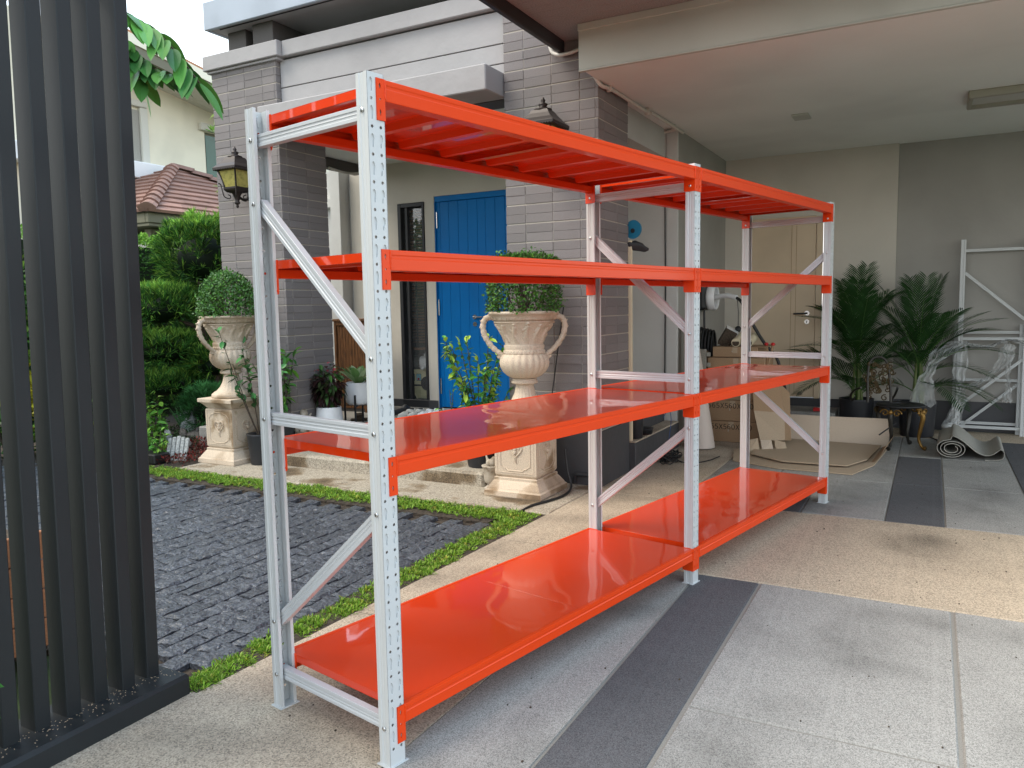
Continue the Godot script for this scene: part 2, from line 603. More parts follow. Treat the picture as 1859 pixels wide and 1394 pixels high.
	mat("cast", Color(0.68, 0.56, 0.43), 0.8, {"tex": "grain", "nrm": "grain_n", "scale": 2.0, "bump": 0.3, "stain": "grime", "stain_scale": 0.55})
	mat("cast_pale", Color(0.5, 0.44, 0.36), 0.85, {"tex": "grain", "nrm": "grain_n", "scale": 4.0, "bump": 0.5, "stain": "grime", "stain_scale": 2.0})
	mat("blue_door", Color(0.0, 0.175, 0.52), 0.42, {"tex": "wash", "nrm": "plaster_n", "scale": 0.7, "bump": 0.1, "spec": 0.35})
	mat("chrome", Color(0.62, 0.62, 0.62), 0.22, {"metal": 1.0})
	mat("black", Color(0.012, 0.012, 0.013), 0.5)
	mat("charcoal", Color(0.025, 0.026, 0.03), 0.55, {"tex": "grain", "scale": 3.0})
	mat("bronze", Color(0.028, 0.02, 0.018), 0.4, {"metal": 0.35})
	mat("amber_glass", Color(0.5, 0.43, 0.12), 0.35, {"tex": "blotch", "scale": 5.0, "back": 0.6})
	mat("white_pot", Color(0.78, 0.79, 0.8), 0.35, {"coat": 0.3})
	mat("black_pot", Color(0.018, 0.019, 0.023), 0.42)
	mat("wood", Color(0.2, 0.085, 0.03), 0.55, {"tex": "wood", "nrm": "grain_n", "scale": Vector3(4, 0.4, 4), "bump": 0.3})
	mat("blind", Color(0.24, 0.115, 0.055), 0.5, {"tex": "wood", "scale": Vector3(2, 4, 0.6)})
	mat("glass", Color(0.7, 0.78, 0.78), 0.02, {"alpha": 0.04})
	mat("green_glass", Color(0.05, 0.14, 0.1), 0.05, {"alpha": 0.85})
	mat("cream_wall", Color(0.85, 0.79, 0.62), 0.85, {"tex": "wash", "scale": 0.4})
	mat("cream_trim", Color(0.6, 0.58, 0.5), 0.8)
	mat("olive_trim", Color(0.16, 0.15, 0.1), 0.7)
	mat("white_paint", Color(0.78, 0.78, 0.77), 0.6)
	for i in 4:
		var k: float = [0.88, 1.0, 1.12, 0.94][i]
		mat("tile%d" % i, Color(0.36 * k, 0.2 * k, 0.155 * k), 0.8, {"tex": "grain", "nrm": "grain_n", "scale": 2.0, "bump": 0.4, "stain": "blotch", "stain_scale": 0.7})
	mat("tile_orange", Color(0.55, 0.25, 0.12), 0.8, {"tex": "grain", "scale": 2.0, "stain": "blotch", "stain_scale": 0.7})
	mat("cream_door", Color(0.66, 0.52, 0.36), 0.5, {"tex": "wash", "scale": 0.6})
	mat("card", Color(0.5, 0.38, 0.26), 0.85, {"tex": "grain", "scale": 2.5})
	mat("card_dark", Color(0.4, 0.26, 0.15), 0.85, {"tex": "grain", "scale": 2.5})
	mat("card_pale", Color(0.62, 0.5, 0.38), 0.85, {"tex": "grain", "scale": 2.5})
	mat("print", Color(0.012, 0.01, 0.009), 0.9)
	mat("roll", Color(0.55, 0.47, 0.41), 0.6)
	mat("mat_grey", Color(0.38, 0.36, 0.31), 0.7, {"tex": "grain", "scale": 1.5})
	mat("pvc", Color(0.62, 0.6, 0.55), 0.5)
	mat("cream_pvc", Color(0.66, 0.57, 0.4), 0.6)
	mat("gold", Color(0.3, 0.17, 0.045), 0.45, {"metal": 0.8, "tex": "rock", "scale": 14.0})
	mat("iron", Color(0.03, 0.026, 0.02), 0.45, {"metal": 0.3})
	mat("wrap", Color(0.8, 0.82, 0.8), 0.18, {"alpha": 0.3, "nrm": "rock_n", "scale": 3.0, "bump": 1.5})
	mat("red", Color(0.5, 0.015, 0.015), 0.4)
	mat("towel", Color(0.7, 0.69, 0.66), 0.95, {"nrm": "grain_n", "scale": 6.0})
	mat("teal_plastic", Color(0.02, 0.2, 0.34), 0.4)
	mat("stone_light", Color(0.42, 0.44, 0.43), 0.7, {"tex": "rock", "nrm": "rock_n", "scale": 4.0, "bump": 0.5})
	mat("stone_dark", Color(0.16, 0.14, 0.12), 0.8, {"tex": "rock", "nrm": "rock_n", "scale": 4.0, "bump": 0.8})
	mat("lens", Color(0.5, 0.5, 0.47), 0.35)
	mat("aluminium", Color(0.42, 0.4, 0.33), 0.35, {"metal": 0.7})


# ---------------------------------------------------------------- ground
func ground_slab(parent: Node3D, m: Material, x0: float, x1: float, z0: float, z1: float, top := 0.0, called := "slab") -> void:
	part(called, slab_mb(Vector3(x0, top - 0.06, z0), Vector3(x1, top, z1), 0.005), m, parent)

func build_ground() -> void:
	struct("ground", slab_mb(Vector3(-120, -0.3, -120), Vector3(120, -0.055, 120)), M.lawn)
	var d := Node3D.new()
	d.name = "driveway"
	add_child(d)
	stuff(d)
	d.set_meta("kind", "structure")
	part("bedding", slab_mb(Vector3(-6, -0.065, -0.935), Vector3(7.44, -0.006, 5)), M.joint, d)
	var g := 0.006
	# walkway along the grass, tan exposed aggregate, with the rounded corner of the grey slab cut into it
	var arc := PackedVector2Array()
	for i in 9:
		var a := PI / 2 * i / 8
		arc.append(Vector2(-0.4 + 0.4 * (1 - cos(a)), 0.36 - 0.385 * sin(a)))
	var turn := Transform3D(Basis(Vector3(1, 0, 0), Vector3(0, 0, 1), Vector3(0, -1, 0)), Vector3.ZERO)
	var grey := PackedVector2Array(arc)
	grey.append(Vector2(2.045, -0.025))
	grey.append(Vector2(2.045, 0.362))
	var m := MB.new()
	m.extrude(grey, 0.0, 0.06, turn)
	part("slab", m, M.grey_stone, d)
	var tan := PackedVector2Array([Vector2(-6, 0.362), Vector2(-6, -0.93), Vector2(0.058, -0.93), Vector2(0.058, -0.905), Vector2(0.9, -0.875), Vector2(0.9, -0.031)])
	for i in 9:
		tan.append(arc[8 - i] + Vector2(-0.005, -0.006))
	m = MB.new()
	m.extrude(tan, 0.0, 0.06, turn)
	part("slab", m, M.walk_stone, d)
	for q in [[0.905, 2.14, -0.875, -0.83], [2.145, 3.47, -0.83, -0.79]]:
		m = MB.new()
		m.extrude(PackedVector2Array([Vector2(q[0], q[2]), Vector2(q[1], q[3]), Vector2(q[1], -0.031), Vector2(q[0], -0.031)]), 0.0, 0.06, turn)
		part("slab", m, M.walk_stone, d)
	ground_slab(d, M.walk_stone, 3.476, 6.84, -0.785, -0.14)
	ground_slab(d, M.dark_stone, -6, 2.045, 0.372, 0.668)
	for x in [[-3.4, -1.92], [-1.91, -0.58], [-0.57, 0.745], [0.757, 2.045]]:
		ground_slab(d, M.grey_stone, x[0], x[1], 0.682, 1.48)
		ground_slab(d, M.grey_stone, x[0], x[1], 1.494, 2.29)
	ground_slab(d, M.dark_stone, -6, 2.045, 2.3, 2.6)
	ground_slab(d, M.grey_stone, -6, 2.045, 2.61, 5)
	ground_slab(d, M.tan_stone, 2.053, 3.47, -0.026, 5)
	for x in [[3.478, 4.6], [4.606, 5.745], [5.752, 6.84]]:
		ground_slab(d, M.grey_stone, x[0], x[1], -0.135, 0.34)
		ground_slab(d, M.grey_stone, x[0], x[1], 0.66, 1.146)
		ground_slab(d, M.grey_stone, x[0], x[1], 1.482, 1.966)
		ground_slab(d, M.dark_stone if x[0] < 4 or x[0] > 5 else M.grey_stone, x[0], x[1], 0.346, 0.654)
		ground_slab(d, M.dark_stone if x[0] < 5.7 else M.grey_stone, x[0], x[1], 1.152, 1.476)
		ground_slab(d, M.dark_stone, x[0], x[1], 1.974, 2.6)
		ground_slab(d, M.grey_stone, x[0], x[1], 2.606, 5)
	ground_slab(d, M.tan_stone, 6.846, 7.44, -0.75, 5)
	var dirt := MB.new()
	for i in 240:
		var p := Vector3(rng.randf_range(-0.2, 6.6), 0.0015, rng.randf_range(-0.7, 2.2))
		var s := rng.randf_range(0.002, 0.007)
		dirt.ball(p, Vector3(s, s * 0.5, s * 0.7), 5, 3)
	stuff(part("crumb", dirt, M.bark, d))

	var gt := GradientTexture2D.new()
	gt.fill = GradientTexture2D.FILL_RADIAL
	gt.fill_from = Vector2(0.5, 0.5)
	gt.fill_to = Vector2(0.5, 0.0)
	var gg := Gradient.new()
	gg.offsets = PackedFloat32Array([0.0, 0.3, 0.65, 1.0])
	gg.colors = PackedColorArray([Color(0.13, 0.12, 0.11, 0.32), Color(0.13, 0.12, 0.11, 0.22), Color(0.14, 0.12, 0.1, 0.08), Color(0.12, 0.11, 0.1, 0.0)])
	gt.gradient = gg
	var sm := StandardMaterial3D.new()
	sm.albedo_texture = gt
	sm.transparency = BaseMaterial3D.TRANSPARENCY_ALPHA
	sm.roughness = 0.9
	for q in [[3.0, 1.3, 0.36, 0.26], [3.15, 1.4, 0.26, 0.2]]:
		var pm := PlaneMesh.new()
		pm.size = Vector2(q[2] * 2, q[3] * 2) * (1.0 if q[0] > 2.9 else 0.6)
		part("floor_stain", pm, sm, d, at_xf(Vector3(q[0], 0.0022, q[1]), 0.4))

	# path slab, steps and porch floor
	var pth := Node3D.new()
	pth.name = "path"
	add_child(pth)
	pth.set_meta("kind", "structure")
	part("slab", slab_mb(Vector3(2.755, -0.2, -4.42), Vector3(3.9, 0.006, -0.796), 0.012), M.step_stone, pth)
	part("step", slab_mb(Vector3(3.22, -0.1, -4.36), Vector3(3.66, 0.115, -1.57), 0.02), M.step_stone, pth)
	part("porch_floor", slab_mb(Vector3(3.64, -0.1, -5.2), Vector3(5.8, 0.2, -1.56), 0.01), M.grey_stone, pth)

	# dark split-stone paving beside the walkway
	var pv := Node3D.new()
	pv.name = "stone_paving"
	add_child(pv)
	pv.set_meta("kind", "structure")
	part("bedding", slab_mb(Vector3(0.07, -0.1, -6.2), Vector3(2.44, -0.03, -1.035)), M.soil, pv)
	var vars := []
	for q in 10:
		var mm := MB.new()
		var rows := []
		var tilt := rng.randf_range(-0.05, 0.05)
		for r in 6:
			var line := PackedVector3Array()
			for k in 8:
				var e := 1.0 if (r == 0 or r == 5 or k == 0 or k == 7) else 0.0
				var y := rng.randf_range(-0.004, 0.0025) + tilt * (r - 2.5) * 0.03 - e * 0.0045
				if rng.randf() < 0.12: y -= 0.005
				line.append(Vector3((k / 7.0 - 0.5) * 0.196 + rng.randf_range(-0.006, 0.006), y, -(r / 5.0 - 0.5) * 0.097 + rng.randf_range(-0.004, 0.004)))
			rows.append(line)
		for r in 5:
			for k in 7:
				if rng.randf() < 0.5:
					mm.tri_out(rows[r][k], rows[r][k + 1], rows[r + 1][k + 1], Vector3.UP)
					mm.tri_out(rows[r][k], rows[r + 1][k + 1], rows[r + 1][k], Vector3.UP)
				else:
					mm.tri_out(rows[r][k], rows[r][k + 1], rows[r + 1][k], Vector3.UP)
					mm.tri_out(rows[r][k + 1], rows[r + 1][k + 1], rows[r + 1][k], Vector3.UP)
		for k in 7:
			for r in [0, 5]:
				mm.quad_out(rows[r][k], rows[r][k + 1], rows[r][k + 1] - Vector3(0, 0.05, 0), rows[r][k] - Vector3(0, 0.05, 0), Vector3(0, 0, 1 if r == 0 else -1))
		for r in 5:
			for k in [0, 7]:
				mm.quad_out(rows[r][k], rows[r + 1][k], rows[r + 1][k] - Vector3(0, 0.05, 0), rows[r][k] - Vector3(0, 0.05, 0), Vector3(1 if k == 7 else -1, 0, 0))
		vars.append(mm)
	var meshes := []
	for q in vars: meshes.append(q.mesh())
	var spots := []
	for r in 50:
		var off: float = [0.0, 0.1][r % 2] + rng.randf_range(-0.02, 0.02)
		for k in 13:
			var x := 0.1 + off + k * 0.2
			if x < 0.12 or x > 2.38: continue
			spots.append(Vector3(x, 0.0, -1.095 - r * 0.1))
	spots.sort_custom(func(a, b): return a.distance_squared_to(Vector3(-1.7, 1.3, 1.4)) < b.distance_squared_to(Vector3(-1.7, 1.3, 1.4)))
	var rest := [MB.new(), MB.new(), MB.new(), MB.new()]
	for i in spots.size():
		var xf := Transform3D(Basis(Vector3.UP, (PI if rng.randf() < 0.5 else 0.0) + rng.randf_range(-0.03, 0.03)), spots[i] + Vector3(0, rng.randf_range(-0.004, 0.003), 0))
		var q := rng.randi() % 10
		var t := rng.randi() % 4
		if i < 296:
			part("paving_stone", meshes[q], M["slate%d" % t], pv, xf)
		else:
			rest[t].add(vars[q], xf)
	for t in 4:
		stuff(part("paving_stone", rest[t], M["slate%d" % t], pv))


func grass_patch(called: String, spots: Array, hmin: float, hmax: float) -> void:
	var b := MB.new()
	for i in 6:
		var a := rng.randf() * TAU
		var d := (Vector3(cos(a), 0, sin(a)) * rng.randf_range(0.3, 1.3) + Vector3.UP).normalized()
		b.col = [Color(0.17, 0.34, 0.03), Color(0.24, 0.42, 0.05), Color(0.1, 0.22, 0.022), Color(0.32, 0.44, 0.1)][i % 4]
		b.leaf(Vector3(rng.randf_range(-0.008, 0.008), -0.004, rng.randf_range(-0.008, 0.008)), d, d.cross(Vector3(-sin(a), 0, cos(a))), 1.0, 0.1, 3, 0.45, 0.3)
	var mm := MultiMesh.new()
	mm.transform_format = MultiMesh.TRANSFORM_3D
	mm.use_colors = true
	mm.mesh = b.mesh()
	mm.instance_count = spots.size()
	for i in spots.size():
		var h := rng.randf_range(hmin, hmax)
		mm.set_instance_transform(i, Transform3D(Basis(Vector3.UP, rng.randf() * TAU).scaled(Vector3(h, h * rng.randf_range(0.8, 1.2), h)), spots[i]))
		var k := rng.randf_range(0.7, 1.25)
		mm.set_instance_color(i, Color(k * (1.5 if rng.randf() < 0.1 else 1.0), k, k))
	var o := MultiMeshInstance3D.new()
	o.name = called
	o.multimesh = mm
	o.material_override = M.leaf
	add_child(o)
	o.set_meta("label", {"grass_border": "bright green grass strip edging the dark stone paving and the path"}.get(called, "low green ground cover under the hedge"))
	o.set_meta("category", "grass")
	stuff(o)

func build_grass() -> void:
	struct("grass_soil", slab_mb(Vector3(0.06, -0.06, -1.034), Vector3(2.74, -0.002, -0.795)), M.soil)
	struct("grass_soil", slab_mb(Vector3(2.446, -0.06, -5.2), Vector3(2.75, -0.013, -1.09)), M.soil)
	var s := []
	for i in 3000:
		var x := rng.randf_range(0.07, 2.72)
		var w := 0.03 * sin(x * 9.0) + 0.02 * sin(x * 23.0)
		var edge := -0.905 + x * 0.0366
		var z := (edge - 1.05) * 0.5 + (rng.randf() * 1.5 + rng.randf() * 0.5 - 1.0) * (edge + 1.05) * 0.46 + w * 0.4
		if fposmod(sin(x * 5.3 + 1.0) + sin(x * 13.7), 1.0) < 0.35 and rng.randf() < 0.8: continue
		s.append(Vector3(x, -0.01, z))
	for i in 3300:
		var z2 := rng.randf_range(-5.0, -1.0)
		s.append(Vector3(2.62 + (rng.randf() + rng.randf() - 1.0) * 0.15 + 0.015 * sin(z2 * 11.0), -0.01, z2))
	grass_patch("grass_border", s, 0.022, 0.06)


# ---------------------------------------------------------------- the house
var brick_cache := {}

func brick_mesh(l: float, v: int) -> ArrayMesh:
	var key := "%.3f/%d" % [l, v]
	if not brick_cache.has(key):
		var m := MB.new()
		m.box(Vector3(0, 0, 0), Vector3(0.024, 0.0665, l - 0.003), 0.003)
		brick_cache[key] = m.mesh()
	return brick_cache[key]

func brick_column(label: String, lo: Vector3, hi: Vector3, fronts: Array, sides: Array, side_top: float, base_to: float) -> void:
	var t := thing("brick_column", label, "column", Vector3.ZERO)
	part("core", slab_mb(Vector3(lo.x + 0.0065, 0, lo.z + 0.0065), Vector3(hi.x - 0.01, hi.y, hi.z - 0.0065)), M.mortar, t)
	part("plinth", slab_mb(Vector3(lo.x - 0.004, -0.05, lo.z - 0.004), Vector3(hi.x, base_to, hi.z + 0.004), 0.004), M.plinth, t)
	var y := base_to + 0.041
	var r := 0
	while y < hi.y - 0.03:
		var yy := y - (0.0035 if r % 2 == 0 else 0.0)
		yy += 0.0035 if r % 2 == 1 else 0.0
		for k in fronts.size() - 1:
			var l: float = fronts[k + 1] - fronts[k]
			var s := rng.randf_range(0.0, 0.0035)
			part("brick", brick_mesh(l, 0), M["brick%d" % (rng.randi() % 4)], t, Transform3D(Basis(Vector3.RIGHT, rng.randf_range(-0.002, 0.002)), Vector3(lo.x + 0.012 + s, y + (0.002 if r % 2 == 0 else -0.002), (fronts[k] + fronts[k + 1]) / 2)))
		if true:
			for k in (sides.size() - 1 if y < side_top else 1):
				var l: float = sides[k + 1] - sides[k]
				var s := rng.randf_range(0.0, 0.0035)
				part("brick", brick_mesh(l, 0), M["brick%d" % (rng.randi() % 4)], t, Transform3D(Basis(Vector3.UP, PI / 2), Vector3((sides[k] + sides[k + 1]) / 2, y + (0.002 if r % 2 == 0 else -0.002), hi.z - 0.012 - s)))
		y += 0.071
		r += 1

func board(t: Node3D, called: String, m: Material, lo: Vector3, hi: Vector3, b := 0.004) -> MeshInstance3D:
	return part(called, slab_mb(lo, hi, b), m, t)

func build_house() -> void:
	brick_column("grey brick column between the blue door and the carport", Vector3(3.6, 0, -1.545), Vector3(4.22, 3.6, -0.775), [-1.545, -1.374, -1.146, -0.921, -0.8], [3.6, 3.72, 3.97, 4.22], 3.05, 0.42)
	brick_column("grey brick column at the left corner of the porch behind the left urn", Vector3(3.6, 0, -4.69), Vector3(4.22, 3.615, -3.866), [-4.69, -4.484, -4.265, -4.04, -3.891], [3.6, 3.69, 3.94, 4.22], 3.0, 0.27)

	# front wall over the porch entrance
	var w := thing("porch_lintel_wall", "grey boarded wall over the porch entrance between the two brick columns", "wall")
	part("core", slab_mb(Vector3(3.68, 2.95, -3.86), Vector3(3.9, 3.6, -1.55)), M.trim_dark, w)
	for y in [[2.96, 3.208], [3.216, 3.354], [3.362, 3.598]]:
		board(w, "board", M.lintel, Vector3(3.65, y[0], -3.86), Vector3(3.69, y[1], -1.55), 0.003)
	board(w, "cap", M.lintel, Vector3(3.6, 3.612, -3.785), Vector3(3.95, 3.745, -1.0), 0.006)
	board(w, "ledge", M.lintel, Vector3(3.34, 2.945, -3.855), Vector3(3.648, 3.132, -1.552), 0.008)
	var cp := thing("column_cap", "grey cap slab on top of the left brick column", "cap")
	board(cp, "slab", M.lintel, Vector3(3.545, 3.612, -4.74), Vector3(4.3, 3.745, -3.79), 0.006)
	board(cp, "lip", M.lintel, Vector3(3.575, 3.59, -4.715), Vector3(4.25, 3.611, -3.82), 0.003)
	var ps := thing("roof_post", "short dark post under the roof slab at its left corner", "post", Vector3.ZERO, 0, "short posts under the roof slab")
	board(ps, "shaft", M.trim_dark, Vector3(3.68, 3.745, -4.53), Vector3(3.95, 3.96, -4.3), 0.004)
	ps = thing("roof_post", "short wide dark post under the roof slab, nearer the middle of the house", "post", Vector3.ZERO, 0, "short posts under the roof slab")
	board(ps, "shaft", M.trim_dark, Vector3(3.64, 3.745, -4.17), Vector3(4.1, 3.96, -3.92), 0.004)
	var rf := thing("roof_slab", "flat roof slab with a pale blue-grey fascia over the porch", "roof")
	part("slab", slab_mb(Vector3(3.54, 3.96, -4.6), Vector3(11, 4.16, 6)), M.lintel, rf)
	board(rf, "fascia", M.fascia, Vector3(3.5, 3.952, -4.64), Vector3(3.538, 4.2, 6), 0.005)
	board(rf, "fascia", M.fascia, Vector3(3.54, 3.952, -4.64), Vector3(11, 4.2, -4.602), 0.005)
	board(rf, "trim", M.gutter, Vector3(3.56, 3.951, -4.5), Vector3(3.568, 3.958, 6), 0.0)
	var up := thing("upper_wall", "grey upper wall standing back from the roof slab edge", "wall")
	part("wall", slab_mb(Vector3(3.95, 4.2, -4.25), Vector3(8, 7, 5)), M.lintel, up)
	part("wall", slab_mb(Vector3(4.16, 3.75, -4.6), Vector3(4.3, 3.95, 5)), M.wall_grey, up)

	# porch: door wall, ceiling, side walls
	var dw := thing("porch_wall", "beige porch wall around the blue double door and the narrow window", "wall")
	var x := 5.75
	part("wall", slab_mb(Vector3(x, 0.2, -4.86), Vector3(x + 0.2, 3.1, -4.165)), M.wall_beige, dw)
	part("wall", slab_mb(Vector3(x, 2.58, -4.165), Vector3(x + 0.2, 3.1, -3.785)), M.wall_beige, dw)
	part("wall", slab_mb(Vector3(x, 0.2, -3.785), Vector3(x + 0.2, 3.1, -3.655)), M.wall_beige, dw)
	part("wall", slab_mb(Vector3(x, 2.625, -3.655), Vector3(x + 0.2, 3.1, -2.33)), M.wall_beige, dw)
	part("wall", slab_mb(Vector3(x, 0.2, -2.33), Vector3(x + 0.2, 3.1, -1.5)), M.wall_beige, dw)
	part("skirting", slab_mb(Vector3(x - 0.012, 0.2, -4.86), Vector3(x - 0.001, 0.29, -3.66), 0.003), M.plinth, dw)
	part("ceiling", slab_mb(Vector3(3.91, 3.05, -4.665), Vector3(5.95, 3.15, -1.3)), M.ceiling, dw)
	part("side_wall", slab_mb(Vector3(4.22, 0, -1.5), Vector3(5.95, 3.05, -1.3)), M.wall_beige, dw)
	# walls left of the porch
	var lw := thing("side_wing_wall", "pale blue-grey recessed wall panel glimpsed left of the porch beam", "wall")
	part("wall", slab_mb(Vector3(5.78, 0.0, -6.6), Vector3(6.0, 3.05, -4.87)), M.wall_pale, lw)
	part("transom", slab_mb(Vector3(5.7, 2.61, -6.4), Vector3(5.779, 2.72, -5.06), 0.004), M.wall_pale, lw)
	part("pilaster", slab_mb(Vector3(5.6, 0.0, -5.05), Vector3(5.779, 3.05, -4.9), 0.004), M.wall_pale, lw)
	var pb := thing("porch_beam", "dark brown beam running back from the left brick column over the porch", "beam")
	board(pb, "beam", M.trim_dark, Vector3(4.22, 2.93, -4.66), Vector3(5.6, 3.045, -4.56))
	var pc := solo("porch_pipe", tube_mb(bend([Vector3(5.0, 2.92, -4.52), Vector3(5.3, 2.9, -4.5), Vector3(5.55, 2.95, -4.46), Vector3(5.72, 3.05, -4.42)]), 0.014), M.pvc, "white plastic pipe curving up to the porch ceiling beside the dark beam", "pipe")

	# the blue double door
	var dr := thing("double_door", "blue double door of vertical boards at the back of the porch", "door")
	var dx := x + 0.03
	var zs := [-3.645, -3.592, -3.477, -3.35, -3.228, -3.102, -2.998, -2.873, -2.75, -2.63, -2.51, -2.4, -2.34]
	for k in zs.size() - 1:
		board(dr, "board", M.blue_door, Vector3(dx, 0.215, zs[k] + 0.0008), Vector3(dx + 0.04, 2.56, zs[k + 1] - 0.0008), 0.003)
	part("frame", slab_mb(Vector3(dx - 0.02, 2.562, -3.655), Vector3(dx + 0.05, 2.625, -2.33), 0.004), M.blue_door, dr)
	part("frame", slab_mb(Vector3(dx - 0.02, 0.2, -3.655), Vector3(dx + 0.05, 2.56, -3.645)), M.blue_door, dr)
	part("backing", slab_mb(Vector3(dx + 0.042, 0.2, -3.65), Vector3(dx + 0.06, 2.6, -2.33)), M.black, dr)
	for y in [2.36, 1.37, 0.46]:
		var hb := MB.new()
		hb.tube([Vector3(dx - 0.012, y - 0.09, -3.63), Vector3(dx - 0.012, y + 0.09, -3.63)], 0.009, 8)
		part("hinge", hb, M.chrome, dr)
	var hd := MB.new()
	hd.tube([Vector3(dx - 0.012, 1.256, -3.155), Vector3(dx, 1.256, -3.155)], 0.026, 16)
	hd.tube(bend([Vector3(dx - 0.005, 1.256, -3.155), Vector3(dx - 0.05, 1.256, -3.152), Vector3(dx - 0.06, 1.256, -3.13), Vector3(dx - 0.06, 1.256, -3.03)], 4), 0.0095, 8)
	part("handle", hd, M.chrome, dr)
	var ky := MB.new()
	ky.tube([Vector3(dx - 0.01, 1.176, -3.155), Vector3(dx, 1.176, -3.155)], 0.026, 16)
	var kp := part("keyhole", ky, M.chrome, dr)
	part("slot", slab_mb(Vector3(dx - 0.012, 1.164, -3.158), Vector3(dx - 0.009, 1.19, -3.152)), M.black, kp)

	# narrow window beside the door
	var wi := thing("narrow_window", "tall narrow dark framed window left of the blue door", "window")
	for f in [[-4.16, -4.115, 0.29, 2.575], [-3.82, -3.79, 0.29, 2.575]]:
		board(wi, "frame", M.charcoal, Vector3(x - 0.012, f[2], f[0]), Vector3(x + 0.09, f[3], f[1]), 0.003)
	board(wi, "frame", M.charcoal, Vector3(x - 0.01, 2.53, -4.114), Vector3(x + 0.09, 2.575, -3.821), 0.003)
	board(wi, "sill", M.charcoal, Vector3(x - 0.014, 0.2, -4.16), Vector3(x + 0.09, 0.288, -3.79), 0.003)
	board(wi, "mullion", M.charcoal, Vector3(x, 0.29, -4.06), Vector3(x + 0.05, 2.53, -4.03), 0.003)
	part("pane", slab_mb(Vector3(x + 0.06, 0.29, -4.114), Vector3(x + 0.064, 2.53, -3.821)), M.glass, wi)
	var bl := thing("window_blind", "brown wooden slat blind behind the narrow window", "blind")
	for k in 44:
		var y := 2.5 - k * 0.036
		var sag := 0.0 if k < 40 else (k - 40) * 0.004
		part("slat", brick_slat(), M.blind, bl, Transform3D(Basis(Vector3.BACK, -0.5), Vector3(x + 0.13, y + sag, -3.97)))
	part("bottom_rail", slab_mb(Vector3(x + 0.115, 0.87, -4.12), Vector3(x + 0.145, 0.9, -3.82), 0.004), M.blind, bl)
	part("cord", slab_mb(Vector3(x + 0.1, 0.9, -4.01), Vector3(x + 0.102, 2.52, -3.99)), M.black, bl)
	# room behind the window
	var rm := thing("dark_room", "dark room seen through the narrow window", "room")
	part("floor", slab_mb(Vector3(x + 0.2, 0.1, -5), Vector3(7.3, 0.2, -2)), M.wood, rm)
	part("wall", slab_mb(Vector3(7.2, 0.2, -5), Vector3(7.3, 3, -2)), M.trim_dark, rm)
	part("wall", slab_mb(Vector3(x + 0.2, 0.2, -5.1), Vector3(7.3, 3, -5)), M.trim_dark, rm)
	part("wall", slab_mb(Vector3(x + 0.2, 0.2, -2), Vector3(7.3, 3, -1.9)), M.trim_dark, rm)
	part("ceiling", slab_mb(Vector3(x + 0.2, 2.95, -5), Vector3(7.3, 3, -2)), M.trim_dark, rm)
	build_cat_house(x)

	# carport
	var cw := thing("carport_back_wall", "beige back wall of the carport with a cream door", "wall")
	part("wall", slab_mb(Vector3(7.4, 0, 0.32), Vector3(7.6, 3.0, 1.02)), M.wall_beige, cw)
	part("wall", slab_mb(Vector3(7.4, 0, -1.0), Vector3(7.6, 3.0, -0.5)), M.wall_beige, cw)
	part("wall", slab_mb(Vector3(7.4, 2.28, -0.5), Vector3(7.6, 3.0, 0.32)), M.wall_beige, cw)
	part("skirting", slab_mb(Vector3(7.388, 0, 0.29), Vector3(7.402, 0.29, 1.025), 0.003), M.plinth, cw)
	part("sill", slab_mb(Vector3(7.4, 0, -0.5), Vector3(7.6, 0.29, 0.32)), M.plinth, cw)
	var cg := thing("carport_grey_wall", "darker grey back wall of the carport behind the palms and leaning frames", "wall")
	part("wall", slab_mb(Vector3(7.45, 0, 1.021), Vector3(7.6, 3.0, 5)), M.wall_grey, cg)
	part("skirting", slab_mb(Vector3(7.438, 0, 1.026), Vector3(7.452, 0.31, 5), 0.003), M.plinth, cg)
	var cs := thing("carport_side_wall", "grey side wall of the carport that carries the charger", "wall")
	part("wall", slab_mb(Vector3(5.5, 0, -0.95), Vector3(7.4, 3.0, -0.75)), M.wall_grey, cs)
	part("pilaster", slab_mb(Vector3(5.46, 0, -0.85), Vector3(5.498, 3.0, -0.742), 0.004), M.wall_pale, cs)
	var rw := thing("recess_wall", "pale grey recessed wall panel behind the brick column of the carport", "wall")
	part("wall", slab_mb(Vector3(5.462, 0, -1.3), Vector3(5.498, 3.0, -0.853)), M.wall_pale, rw)
	part("lintel", slab_mb(Vector3(4.22, 2.72, -1.3), Vector3(5.45, 3.0, -0.86)), M.wall_pale, rw)
	solo("wall_cable", tube_mb(bend([Vector3(5.455, 2.72, -0.858), Vector3(5.453, 2.2, -0.86), Vector3(5.455, 1.6, -0.856), Vector3(5.453, 0.9, -0.859), Vector3(5.455, 0.4, -0.862)], 4), 0.006, 6), M.black, "thin black cable running down the pale wall panel behind the brick column", "cable")
	var ce := thing("carport_ceiling", "plain grey ceiling of the carport", "ceiling")
	part("ceiling", slab_mb(Vector3(4.26, 2.972, -1.3), Vector3(7.6, 3.1, 5.2)), M.ceiling, ce)
	var hb2 := thing("carport_beam", "wide greenish grey header beam across the front of the carport", "beam")
	part("face", slab_mb(Vector3(3.33, 2.962, -0.81), Vector3(3.36, 3.24, 5.2), 0.003), M.header, hb2)
	part("soffit", slab_mb(Vector3(3.361, 2.95, -0.772), Vector3(4.27, 3.1, 5.2), 0.003), M.ceiling, hb2)
	part("edge", slab_mb(Vector3(3.325, 2.95, -0.81), Vector3(3.359, 2.961, 5.2), 0.002), M.header, hb2)
	part("ledger", slab_mb(Vector3(3.318, 3.215, -0.812), Vector3(3.331, 3.262, 5.2), 0.003), M.header, hb2)
	var so := thing("canopy_roof", "flat carport canopy with dark boarded soffit and black edge", "canopy")
	var bx := 2.3
